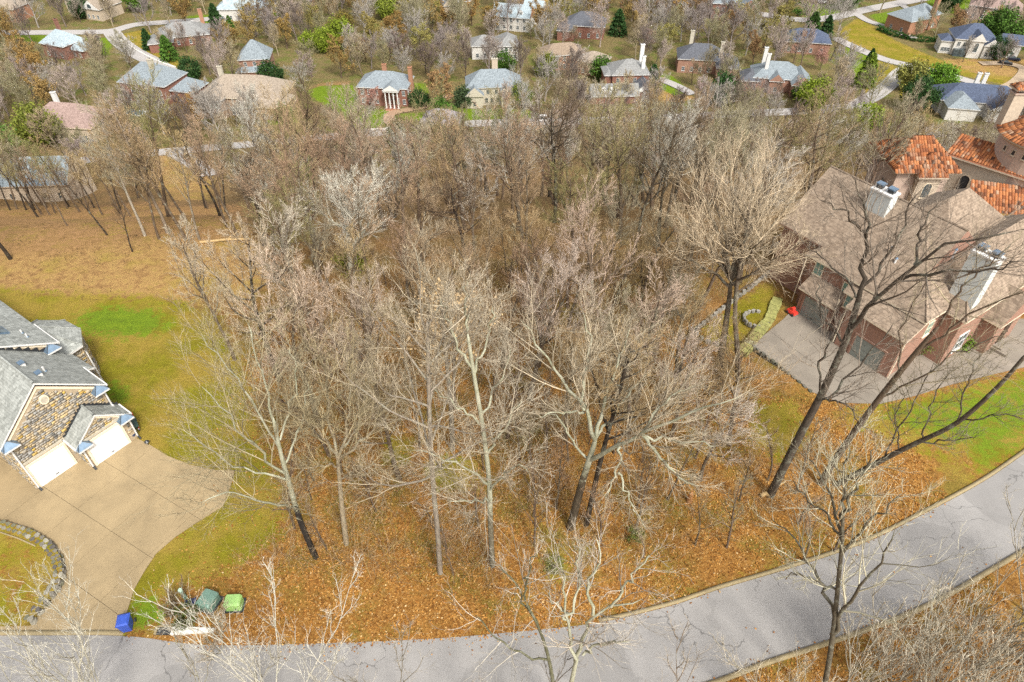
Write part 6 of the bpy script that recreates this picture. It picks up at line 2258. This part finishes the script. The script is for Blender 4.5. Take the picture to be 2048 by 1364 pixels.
def bush_meshes(seed, r, h, n=1500, size=.17, trunk_h=.0):
    rng = np.random.default_rng(seed)
    V, Q = leaf_cloud(rng, np.array([0, 0, trunk_h + h * .5]), np.array([r, r, h * .55]), n, size)
    c = raw_mesh('crown', V, [Q])
    c.materials.append(LEAF)
    v, fs = tubes(np.array([[[0, 0, -.3], [.05, .02, trunk_h * .5 + .2], [0, 0, trunk_h + h * .6]]]), np.array([[.14, .1, .03]]), 6)
    tm = raw_mesh('trunk', v, fs)
    tm.materials.append(BARK)
    return tm, c
CON = [conifer_meshes(501, 9, 2.6), conifer_meshes(502, 9, 2.2)]
BUSH = [bush_meshes(511, 2.4, 4.2, 3200, .2), bush_meshes(512, 2.8, 5.2, 4600, .22, trunk_h=.8), bush_meshes(513, 1.4, 2.0, 1300, .12)]
GD, GM, GY_, GO = (.026, .062, .016), (.06, .125, .018), (.155, .205, .02), (.14, .14, .03)
EVERGREENS = [
    (CON[0], 341, 120, 1.05, GM, 'rounded green conifer on the verge of the side street', 'conifer'), (CON[1], 300, 98, 0.89, GD, 'darker conifer beside the rounded green one by the side street', 'conifer'),
    (CON[0], 1235, 70, 1.16, GD, 'dark green conifer standing alone near the top centre right', 'conifer'), (CON[0], 1617, 84, 1.31, (.035, .075, .014), 'broad dark cedar above the navy roof', 'conifer'), (CON[1], 1648, 78, 1.05, GD, 'narrow cedar just right of the broad cedar above the navy roof', 'conifer'),
    (CON[1], 436, 58, 1.16, GD, 'dark conifer behind the grey hip roof at the upper left', 'conifer'), (CON[1], 462, 58, 0.63, GM, 'short green conifer right of the dark one at the upper left', 'conifer'), (BUSH[1], 684, 100, 1.94, GY_, 'large bright yellow-green tree in the upper left middle', 'leafy_tree'),
    (BUSH[1], 650, 104, 1.47, GY_, 'bright yellow-green tree left of the largest one', 'leafy_tree'), (BUSH[0], 622, 98, 1.55, GY_, 'yellow-green leafy tree furthest left of the bright three', 'leafy_tree'), (BUSH[1], 775, 38, 1.55, (.17, .21, .03), 'yellow-green tree near the top left of centre', 'leafy_tree'),
    (BUSH[1], 280, 22, 1.86, (.08, .15, .02), 'green leafy tree at the top edge right of the tan gabled house', 'leafy_tree'), (BUSH[1], 168, 36, 1.55, GD, 'dark green tree in front of the tan gabled house', 'leafy_tree'), (BUSH[0], 385, 158, 1.71, GD, 'dark evergreen at the end of the side street', 'evergreen'),
    (BUSH[0], 545, 166, 1.78, GD, 'dark evergreen right of the slate blue house', 'evergreen'), (BUSH[1], 1443, 212, 1.78, GD, 'dark evergreen tree in front of the pale-chimneyed dark house', 'evergreen'), (BUSH[1], 1622, 222, 1.78, GY_, 'yellow-green leafy tree below the blue-grey gabled house', 'leafy_tree'),
    (BUSH[0], 1600, 200, 1.32, GM, 'green shrub against the blue-grey gabled house', 'shrub'), (CON[1], 1727, 172, 1.31, (.13, .19, .022), 'tall yellow-green conifer beside the road fork', 'conifer'), (CON[1], 1738, 126, 0.63, GD, 'small dark conifer on the green verge above the road fork', 'conifer'),
    (BUSH[1], 1870, 186, 1.71, (.10, .20, .02), 'green leafing tree between road and navy roof at the right', 'leafy_tree'), (BUSH[1], 1815, 180, 1.71, (.2, .2, .05), 'olive leafing tree right of the road fork', 'leafy_tree'), (BUSH[1], 1828, 222, 1.86, GD, 'dark evergreen tree left of the long navy roof', 'evergreen'),
    (BUSH[1], 1726, 262, 1.47, GY_, 'yellow-green tree standing left of the villa', 'leafy_tree'), (BUSH[2], 1768, 272, 1.86, GY_, 'small yellow-green bush left of the villa', 'shrub'), (BUSH[0], 885, 236, 1.55, GM, 'green rounded shrub at the bend of the paved drive', 'shrub'),
    (BUSH[0], 840, 214, 1.40, GD, 'dark green shrub at the right corner of the columned house', 'shrub'), (BUSH[0], 708, 280, 1.55, (.15, .17, .02), 'yellow-green shrub below the kerb of the valley road', 'shrub'), (BUSH[0], 800, 288, 1.71, (.09, .09, .03), 'olive shrub on the verge below the valley road', 'shrub'),
    (BUSH[0], 1010, 140, 1.55, GM, 'green shrub in front of the pale grey house', 'shrub'), (BUSH[0], 1092, 150, 1.71, (.12, .14, .02), 'yellow-green shrub left of the brown brick house', 'shrub'), (BUSH[0], 1205, 160, 1.86, GM, 'green shrub left of the white-chimney house', 'shrub'),
    (CON[0], 1303, 176, 0.95, GD, 'dark conifer against the right end of the white-chimney house', 'conifer'), (BUSH[1], 90, 290, 2.02, (.14, .16, .025), 'yellow-green tree in front of the pink-brown roof', 'leafy_tree'), (BUSH[1], 8, 322, 1.86, (.06, .14, .02), 'green tree at the left edge above the blue roof', 'leafy_tree'),
    (BUSH[0], 2030, 95, 2.33, GM, 'green evergreen clump at the right edge below the pink house', 'evergreen'), (BUSH[1], 1985, 84, 2.17, GM, 'tall evergreen above the white house at the right', 'evergreen'), (BUSH[1], 1690, 20, 1.86, (.06, .10, .03), 'green tree beside the hill road at the top right', 'leafy_tree'),
    (BUSH[1], 1893, 22, 2.02, GD, 'dark tree behind the orange brick hill house', 'evergreen'), (BUSH[1], 1990, 118, 1.40, GD, 'dark evergreen hiding the middle of the white house', 'evergreen'), (BUSH[1], 1040, 214, 1.32, (.11, .14, .02), 'olive bush in front of the stone house entry', 'shrub'),
    (BUSH[0], 930, 212, 1.55, (.045, .07, .03), 'grey-green shrub at the left end of the slate-roofed house', 'shrub'), (BUSH[2], 712, 545, 1.30, (.15, .17, .02), 'small yellow-green bush under the broad silvery tree', 'shrub'), (BUSH[2], 1270, 1078, 0.45, (.11, .14, .03), 'small green honeysuckle bush below the spreading lichen tree', 'shrub'),
    (BUSH[2], 1108, 1132, 0.48, (.14, .15, .04), 'small yellow-green bush above the road in the lot front', 'shrub'), (BUSH[2], 378, 1235, 0.60, (.06, .075, .02), 'dark green low bush below the green cable pedestal', 'shrub'), (BUSH[2], 1850, 705, 0.80, (.12, .15, .03), 'yellow-green shrub by the garage corner of the brick house', 'shrub'),
    (BUSH[2], 1875, 700, .7, (.15, .13, .04), 'olive-brown shrub between the two green ones by the brick house entry', 'shrub'), (BUSH[2], 1905, 690, 0.90, (.10, .17, .02), 'green shrub at the entry of the brick house', 'shrub'), (BUSH[2], 1970, 640, 1.00, (.20, .17, .05), 'straw coloured shrub right of the brick house entry', 'shrub'), (BUSH[2], 1600, 30, 2.48, GM, 'green shrub on the lawn above the hill road', 'shrub'),
    (BUSH[0], 570, 240, 1.24, (.05, .11, .02), 'green shrub at the right end of the tan hip-roofed house', 'shrub'), (BUSH[0], 690, 60, 1.71, (.15, .12, .03), 'olive-brown bush above the bright green trees', 'shrub')]
for ms, u, v, s, c, lab, nm in EVERGREENS:
    f = at(u, v)
    plant(ms, f[0], f[1], rp.uniform(0, 6.28), s, lab, None, (.12, .09, .07), c, nm, 'shrub' if nm == 'shrub' else 'tree')
# ---- woods filled in by spacing, leaving the photograph's openings clear
CLEAR = [(250, 385, 150, 200, 240), (698, 800, 218, 280, 230), (950, 1098, 205, 252, 225), (330, 410, 292, 340, 190), (0, 120, 322, 345, 130), (606, 765, 168, 262, 232),
         (725, 832, 148, 222, 232), (930, 1042, 145, 222, 236), (1180, 1305, 130, 205, 238), (1495, 1612, 145, 190, 246), (398, 575, 160, 225, 222), (95, 160, 80, 130, 276),
         (345, 412, 52, 95, 285), (1000, 1066, 30, 65, 300), (1795, 1895, 20, 80, 290), (1893, 2030, 72, 130, 268),
         (1720, 1830, 125, 200, 250), (1660, 1800, 60, 130, 275), (1860, 2040, 140, 200, 250), (1860, 2010, 185, 225, 230), (225, 360, 60, 165, 260), (1600, 1840, 5, 45, 300), (840, 905, 232, 262, 205),
         (95, 140, 222, 250, 215), (0, 240, 55, 80, 285), (1300, 1395, 145, 195, 240), (1725, 2048, 200, 420, 78), (1600, 2048, 330, 640, 36),
         (1380, 1500, 500, 720, 30)]
for _m, u_, v_, s_, _c, _l, _n in EVERGREENS:
    f_ = at(u_, v_)
    if f_[1] > 100:
        r_ = (2.2 if _n == 'shrub' else 2.8) * s_ * FPX / math.hypot(f_[1], f_[2] - CAM_H)
        CLEAR.append((u_ - r_, u_ + r_, v_ - 3.0 * r_, v_ - .4 * r_, f_[1] - .5))
clear_ = np.array(CLEAR, float)
far_ = (clear_[:, 4] > 195) & (np.arange(len(clear_)) < len(CLEAR) - sum(1 for e in EVERGREENS if at(e[1], e[2])[1] > 100))
clear_[far_, 3] = clear_[far_, 2] + .72 * (clear_[far_, 3] - clear_[far_, 2])

def project(p):
    q = np.array(p, float) - [0, 0, CAM_H]
    dep = q[1] * cP - q[2] * sP
    return 1024 + FPX * q[0] / dep, 682 - FPX * (q[1] * sP + q[2] * cP) / dep, dep

HOUSES = [(o.location.x, o.location.y, 15) for o in bpy.data.objects if o.get('category') == 'house' and o.location.y > 100]
ROADL = [(ln, w) for ln, w in FR]
def free(x, y, h, cr, clearing=True):
    if zone_eval(np.array([x]), np.array([y])).max() > .35:
        return False
    if y < 100 and (in_poly(np.array([x]), np.array([y]), DRIVE_R)[0] or poly_dist(np.array([x]), np.array([y]), DRIVE_R)[0] < 2):
        return False
    if 22 < x < 60 and 38 < y < 72 and not (x < 25 and y > 55):
        return False
    if 48 < x < 76 and 72 < y < 94:
        return False
    for hx, hy, r in HOUSES:
        if abs(x - hx) < r + 2 and -6 < y - hy < r + 5:
            return False
    if y > 130:
        for ln, w in ROADL:
            a = np.array(ln)
            if np.min(np.hypot(a[:, 0] - x, a[:, 1] - y)) < w / 2 + 2.5:
                return False
    if clearing:
        g = float(tz(x, y))
        u0, v1, dep = project((x, y, g))
        u1, v0, _ = project((x, y, g + h))
        ru = cr * FPX / dep * .7
        k = (clear_[:, 4] > y) & (max(u0, u1) + ru > clear_[:, 0]) & (min(u0, u1) - ru < clear_[:, 1]) & (v1 > clear_[:, 2]) & (v0 + .25 * (v1 - v0) < clear_[:, 3])
        if k.any():
            return False
    return True

def fill(n, x0, x1, y0, y1, dmin, h, cr, taken, vis=True, tries=40, dfun=None):
    out = []
    for _ in range(n * tries):
        if len(out) >= n:
            break
        x, y = rp.uniform(x0, x1), rp.uniform(y0, y1)
        if vis:
            g = float(tz(x, y))
            u, v, _d = project((x, y, g + h * .6))
            if not (-60 < u < 2110 and -60 < v):
                continue
        if any((x - a) ** 2 + (y - b) ** 2 < dmin * dmin for a, b in taken):
            continue
        if not free(x, y, h, cr):
            continue
        taken.append((x, y))
        out.append((x, y))
    return out
taken = [(o.location.x, o.location.y) for o in bpy.data.objects if o.get('category') == 'tree' and o.location.y > 30]
BY = {}
def zone_label(x, y):
    u = 1024 + 1365 * x / max(30, y)
    if y < 62:
        a = 'standing in the wooded lot between the two houses' if y < 54 else 'in the dense woods just behind the lot'
    elif y < 110:
        a = 'on the wooded slope left of the dark vase-shaped tree' if x < -8 else ('on the wooded slope right of the dark vase-shaped tree' if x < 30 else 'on the slope behind the villa and brick house')
    elif y < 212:
        a = 'in the woods below the valley road, left side' if x < -40 else ('in the woods below the valley road, middle' if x < 40 else 'in the woods below the valley road, right side')
    else:
        a = 'among the far left valley houses' if x < -60 else ('among the far middle valley houses' if x < 60 else 'among the far right valley houses')
    return a
TONES = [('tan', TAN), ('pinkish brown', PINK), ('grey', GREY), ('dark brown', DARKB), ('olive-grey', OLIVE), ('pale grey', (.40, .37, .31))]
def put(x, y, protos, s, tones, kind='bare'):
    nm, c = rp.choice(tones)
    a = zone_label(x, y)
    lab = '%s %s tree %s' % (nm, kind, a)
    grp = '%s %s trees %s' % (nm, kind, a)
    h = (hash((round(x, 1), round(y, 1))) % 1000)
    plant(rp.choice(protos), x, y, rp.uniform(0, 6.28), s * rp.uniform(.85, 1.18), lab, grp, jit(TRK if c != DARKB else TRK_D, .3), jit(c), 'bare_tree' if kind == 'bare' else 'budding_tree', tilt=(rp.uniform(-.07, .07), rp.uniform(-.07, .07)), sz=s * rp.uniform(.8, 1.2))
for x, y in fill(32, -16, 21, 33, 56, 3.2, 10, 1.2, taken):
    put(x, y, PROT, .66, TONES[:3] + TONES[1:2])
for x, y in fill(28, -34, 24, 52, 66, 4.2, 12, 2, taken):
    put(x, y, PROT, .85, TONES)
for x, y in fill(52, -44, 50, 64, 95, 5.4, 14, 2.5, taken):
    put(x, y, PROT + VASE[:1], .92, TONES)
for x, y in fill(40, -100, 90, 84, 130, 6.0, 14, 2.5, taken):
    put(x, y, PROT, .95, TONES)
FTONE = [('tan', (.31, .25, .16)), ('mauve-grey', (.32, .265, .235)), ('grey', (.30, .27, .235)), ('dark brown', (.15, .115, .095)), ('olive-grey', (.24, .215, .12))]
for x, y in fill(88, -150, 140, 116, 192, 6.6, 12, 2.5, taken):
    put(x, y, FARP, .82, FTONE)
for x, y in fill(44, -170, 170, 205, 275, 8, 11, 3, taken):
    put(x, y, FARP, .95, FTONE)
OCH = [('ochre', (.26, .165, .055)), ('ochre', (.24, .165, .06)), ('olive-yellow', (.22, .19, .06)), ('rusty', (.25, .145, .07))]
for x, y in fill(64, -230, 210, 208, 345, 8, 11, 3.5, taken):
    put(x, y, BUDP, 1.0, OCH, 'budding')
for o in [o for o in bpy.data.objects if o.get('category') == 'house' and o.location.y > 130]:
    for _ in range(3):
        x, y = o.location.x + rp.uniform(-11, 11), o.location.y - rp.uniform(6.5, 11)
        if any((x - a) ** 2 + (y - b) ** 2 < 16 for a, b in taken) or 'portico' in o['label']:
            continue
        if any(np.min(np.hypot(np.array(ln)[:, 0] - x, np.array(ln)[:, 1] - y)) < w / 2 + 1 for ln, w in FR):
            continue
        taken.append((x, y))
        nm, c = rp.choice(FTONE)
        plant(rp.choice(FARP), x, y, rp.uniform(0, 6.28), rp.uniform(.5, .85), '%s bare yard tree close in front of a far valley house' % nm, '%s yard trees before the far valley houses' % nm, jit(TRK, .3), jit(c), 'yard_tree')
# saplings thicken the lot
for x, y in fill(96, -20, 23, 23, 60, 1.7, 6, .4, list(taken)):
    nm, c = rp.choice(TONES[:4])
    plant(rp.choice(SAPL), x, y, rp.uniform(0, 6.28), rp.uniform(.55, 1.05), 'thin bare sapling rising from the leaf litter among the bigger lot trees', 'thin saplings in the lot', jit(TRK, .3), jit(c), 'sapling')
# ---- the far woods beyond, one mass: trees set on points
wx = fill(520, -340, 340, 200, 560, 6.4, 13, 3.5, taken, tries=40)
kinds = bpy.data.collections.new('woods_kinds')
_JM = {}
def joined(ms, c, key):
    if key in _JM:
        me = _JM[key]
    else:
        me = _JM[key] = merged(ms)
    m_, nt, b = new_mat('far_twigs')
    g = nt.nodes.new('ShaderNodeNewGeometry')
    nt.links.new(ramp(nt, g.outputs['Random Per Island'], [(0, tuple(v * .8 for v in c)), (.5, c), (1, tuple(min(.9, v * 1.2) for v in c))]), b.inputs['Base Color'])
    b.inputs['Roughness'].default_value = .95
    ob = bpy.data.objects.new('tree', me)
    ob.material_slots[0].link = 'OBJECT'
    ob.material_slots[0].material = m_
    kinds.objects.link(ob)
def merged(ms):
    V, Q, T, o = [], [], [], 0
    nt_ = 0
    mi = []
    for k, me in enumerate(ms):
        co = np.empty(len(me.vertices) * 3, np.float32)
        me.vertices.foreach_get('co', co)
        li = np.empty(len(me.loops), np.int32)
        me.loops.foreach_get('vertex_index', li)
        tot = np.empty(len(me.polygons), np.int32)
        me.polygons.foreach_get('loop_total', tot)
        n4_ = int((tot == 4).sum())
        first = np.concatenate([[0], np.cumsum(tot)[:-1]])
        Q.append((li[(first[tot == 4][:, None] + np.arange(4)[None, :])]) + o)
        T.append((li[(first[tot == 3][:, None] + np.arange(3)[None, :])]) + o)
        V.append(co.reshape(-1, 3))
        o += len(co) // 3
    me = raw_mesh('tree', np.concatenate(V), [np.concatenate(Q), np.concatenate(T)])
    me.materials.append(TWIG)
    return me
for i, c in enumerate([(.31, .25, .16), (.33, .265, .225), (.30, .27, .235), (.15, .115, .095), (.24, .215, .12), (.23, .19, .17)]):
    joined(FARP[i % 3], c, i % 3)
me = bpy.data.meshes.new('far_woods')
wp = np.array([(x, y, float(tz(x, y)) - .1) for x, y in wx])
me.vertices.add(len(wp))
me.vertices.foreach_set('co', wp.ravel())
for nm, tp, dat in (('pick', 'INT', [rp.randrange(6) for _ in wx]), ('turn', 'FLOAT', [rp.uniform(0, 6.28) for _ in wx]), ('size', 'FLOAT', [rp.uniform(.75, 1.25) for _ in wx])):
    a_ = me.attributes.new(nm, tp, 'POINT')
    a_.data.foreach_set('value', dat)
ng = bpy.data.node_groups.new('woods', 'GeometryNodeTree')
ng.interface.new_socket('Geometry', in_out='INPUT', socket_type='NodeSocketGeometry')
ng.interface.new_socket('Geometry', in_out='OUTPUT', socket_type='NodeSocketGeometry')
gi, go = ng.nodes.new('NodeGroupInput'), ng.nodes.new('NodeGroupOutput')
iop = ng.nodes.new('GeometryNodeInstanceOnPoints')
ci = ng.nodes.new('GeometryNodeCollectionInfo')
ci.inputs['Collection'].default_value = kinds
ci.inputs['Separate Children'].default_value = True
ci.inputs['Reset Children'].default_value = True
iop.inputs['Pick Instance'].default_value = True
def named(nm, tp):
    n = ng.nodes.new('GeometryNodeInputNamedAttribute')
    n.data_type = tp
    n.inputs[0].default_value = nm
    return n.outputs[0]
cx_ = ng.nodes.new('ShaderNodeCombineXYZ')
ng.links.new(named('turn', 'FLOAT'), cx_.inputs[2])
ng.links.new(gi.outputs[0], iop.inputs['Points'])
ng.links.new(ci.outputs[0], iop.inputs['Instance'])
ng.links.new(named('pick', 'INT'), iop.inputs['Instance Index'])
ng.links.new(cx_.outputs[0], iop.inputs['Rotation'])
ng.links.new(named('size', 'FLOAT'), iop.inputs['Scale'])
ng.links.new(iop.outputs[0], go.inputs[0])
fw = tag(link('far_woods', me), kind='stuff')
md = fw.modifiers.new('woods', 'NODES')
md.node_group = ng

# bloom-pink trees
for u, v, lab in ((748, 222, 'pinkish budding tree in front of the left end of the columned house'), (1295, 95, 'pink blossoming tree near the top right of centre'), (1640, 140, 'pale pink-brown budding tree right of the navy roof')):
    at_px(BUDP[0], u, v, .6, lab, TRK, (.36, .20, .17), 'budding_tree')
# clipped hedge below the orange brick house
hl_ = [at(u, v) for u, v in [(1757, 60), (1775, 68), (1800, 75), (1830, 82), (1862, 84), (1890, 82)]]
hp = spline(hl_, 3)
for i, p in enumerate(hp):
    plant(BUSH[2], p[0], p[1], i * 1.3, 1.05, 'clipped dark green hedge shrub in the curved row below the orange brick house', 'hedge shrubs below the orange brick house', (.1, .08, .06), (.03, .085, .015), 'hedge_shrub', 'shrub')

# ---- a fallen log, a broken stump, felled trunks at the field edge
LOGM = plain('dead_wood', (.38, .26, .12), .95, .3, 6)
def log(label, a, b, r, name='fallen_log'):
    a, b = at(*a), at(*b)
    t = thing(name, label, 'log', (a + b) / 2)
    m = MB()
    c = (a + b) / 2
    mid = (a + b) / 2 + np.array([.1, .15, .05])
    m.tube([a - c + [0, 0, r], mid - c + [0, 0, r], b - c + [0, 0, r]], r, LOGM, 8)
    m.build('trunk', t)
    m = MB()
    d = unit(b - a)
    m.tube([mid - c + [0, 0, r], mid - c + d * 1.0 + [0.4, .5, r + .7]], r * .4, LOGM, 6)
    m.build('branch_stub', t)
    return t
log('yellowish fallen trunk lying along the far edge of the brown field', (400, 487), (500, 480), .15)
log('dark fallen trunk slanting beside the field edge thicket', (445, 430), (490, 470), .16)
log('pale broken log beside the foot of the tall dark tree', (1520, 994), (1538, 993), .16)
p = at(1378, 1003)
t = thing('tree_stump', 'broken orange-brown stump standing on the litter right of the spreading tree', 'stump', p)
m = MB()
m.cyl((0, 0), .22, .17, -.2, .95, plain('rotten_wood', (.33, .15, .05), .95, .3), 9)
m.build('trunk', t)
m = MB()
m.mesh([(-.16, -.1, .953), (.15, -.1, .953), (0, .16, .953), (.02, 0, 1.45)], [(0, 1, 3), (1, 2, 3), (2, 0, 3)], plain('rotten_wood', (.33, .15, .05), .95, .3))
m.build('splinter', t)

# ---- undergrowth and leaf litter
rng = np.random.default_rng(5)
def ug(n, x0, x1, y0, y1, name, lo, hi, keep, rad, col=(.34, .25, .15)):
    nc = n // 22
    cx, cy = rng.uniform(x0, x1, nc), rng.uniform(y0, y1, nc)
    ix = rng.integers(0, nc, n)
    x, y = cx[ix] + rng.normal(0, .9, n), cy[ix] + rng.normal(0, .9, n)
    k = keep(x, y)
    x, y = x[k], y[k]
    n = len(x)
    P = [np.stack([x, y, tz(x, y) - .05], 1)]
    d = unit(np.stack([rng.normal(0, .45, n), rng.normal(0, .45, n), np.ones(n)], 1))
    L = rng.uniform(lo, hi, n)
    for s in range(3):
        d = unit(d + rng.normal(0, .22, d.shape) + np.array([0, 0, -.08]))
        P.append(P[-1] + d * (L / 3)[:, None])
    P = np.stack(P, 1)
    R = np.full((n, 4), rad) * np.linspace(1, .5, 4)
    P2, R2 = grow(rng, P, R, 3, .3, 1, .7, .5, .03, .2, 3, .7, rad * .6)
    V, Q, T, o = [], [], [], 0
    for a, b in ((P, R), (P2, R2)):
        v, fs = tubes(a, b, 3, tip=True)
        V.append(v)
        Q.append(fs[0] + o)
        T.append(fs[1] + o)
        o += len(v)
    me = raw_mesh(name, np.concatenate(V), [np.concatenate(Q), np.concatenate(T)])
    me.materials.append(TWIG)
    ob = link(name, me)
    ob.color = (*col, 1)
    return tag(ob, kind='stuff')
def road_d(x, y):
    return in_poly(x, y, ROAD_POLY)
def keep_lot(x, y):
    z = zone_eval(x, y)
    return (z[:, 0] < .3) & (z[:, 1] < .55) & (z[:, 2] < .3) & ~road_d(x, y) & ~in_poly(x, y, DRIVE_R) & ~in_poly(x, y, DRIVE_L) & ~((x > 24) & (y > 40)) & ((y > np.interp(x, [-20, 0, 10, 20, 30], [24, 22, 23.5, 29, 36])) | (y < 16))
ug(10500, -20, 24, 20, 60, 'undergrowth', .8, 3.2, keep_lot, .010, (.31, .225, .13))
ug(3600, -20, 24, 20, 60, 'olive_undergrowth', .5, 1.7, keep_lot, .011, (.22, .19, .04))
ug(5200, -60, 60, 58, 130, 'woodland_brush', 1.2, 3.2, lambda x, y: (zone_eval(x, y).max(1) < .4) & ~((x > 22) & (y < 72)), .02)

ug(1500, -72, -28, 44, 72, 'field_debris', .12, .45, lambda x, y: (zone_eval(x, y)[:, 2] > .5), .016, (.10, .065, .035))
def leaves(n, x0, x1, y0, y1, size, name):
    x, y = rng.uniform(x0, x1, n), rng.uniform(y0, y1, n)
    z = zone_eval(x, y)
    dn = np.array([p for p in ROAD_N])
    onroad = road_d(x, y)
    dr = poly_dist(x, y, ROAD_N, closed=False)
    ds = poly_dist(x, y, ROAD_S, closed=False)
    pr = np.where(onroad, np.where((x > -19) & (x < 6), .9 * np.exp(-dr / .22), .25 * np.exp(-dr / .15)) + .25 * np.exp(-ds / .2) + .0015, 1.0)
    pr *= 1 - .93 * np.clip(z[:, 1] * 1.15, 0, 1) + 0.0
    pr *= 1 - .97 * z[:, 0]
    pr *= 1 - .8 * z[:, 2]
    pr = np.where(in_poly(x, y, DRIVE_L), .004, pr)
    pr = np.where(in_poly(x, y, DRIVE_R), .01, pr)
    isl = in_poly(x, y, ISLAND)
    di = poly_dist(x, y, ISLAND)
    pr = np.where(isl, .12 + .8 * np.exp(-np.abs(di - .9) / .55), pr)
    cl = .62 + .38 * np.sin(x * 1.7 + np.sin(y * 1.3) * 2) * np.sin(y * 1.9 + np.sin(x * .9) * 2)
    pr *= cl
    pr = np.where((x > 22) & (y > 40) & (x < 60), 0, pr)
    k = rng.uniform(0, 1, n) < pr
    x, y, isl, onroad = x[k], y[k], isl[k], onroad[k]
    dl = in_poly(x, y, DRIVE_L) & ~isl
    n = len(x)
    g = tz(x, y) + np.where(isl, .43, np.where(onroad, .02, np.where(dl, .055, 0))) + rng.uniform(.004, .07, n)
    p = np.stack([x, y, g], 1)
    nn = unit(rng.normal(0, .45, (n, 3)) + np.array([0, 0, 1.]))
    a = unit(np.cross(nn, rng.normal(size=(n, 3))))
    b = np.cross(nn, a)
    s = size * rng.uniform(.55, 1.35, (n, 1))
    curl = nn * s * rng.uniform(.1, .5, (n, 1))
    V = np.stack([p - a * s, p + b * s * .6 + curl * .4, p + a * s, p - b * s * .6 + curl * .4], 1).reshape(-1, 3)
    me = raw_mesh(name, V, [np.arange(n * 4).reshape(-1, 4)])
    me.materials.append(LITTER)
    return tag(link(name, me), kind='stuff')
LITTER = island_mat('fallen_leaves', [(0, (.11, .045, .012)), (.3, (.23, .095, .022)), (.55, (.33, .15, .034)), (.8, (.38, .19, .05)), (.95, (.44, .27, .10)), (1, (.50, .37, .2))], .9, spec=.1)
leaves(250000, -24, 32, 8, 50, .072, 'leaf_litter')
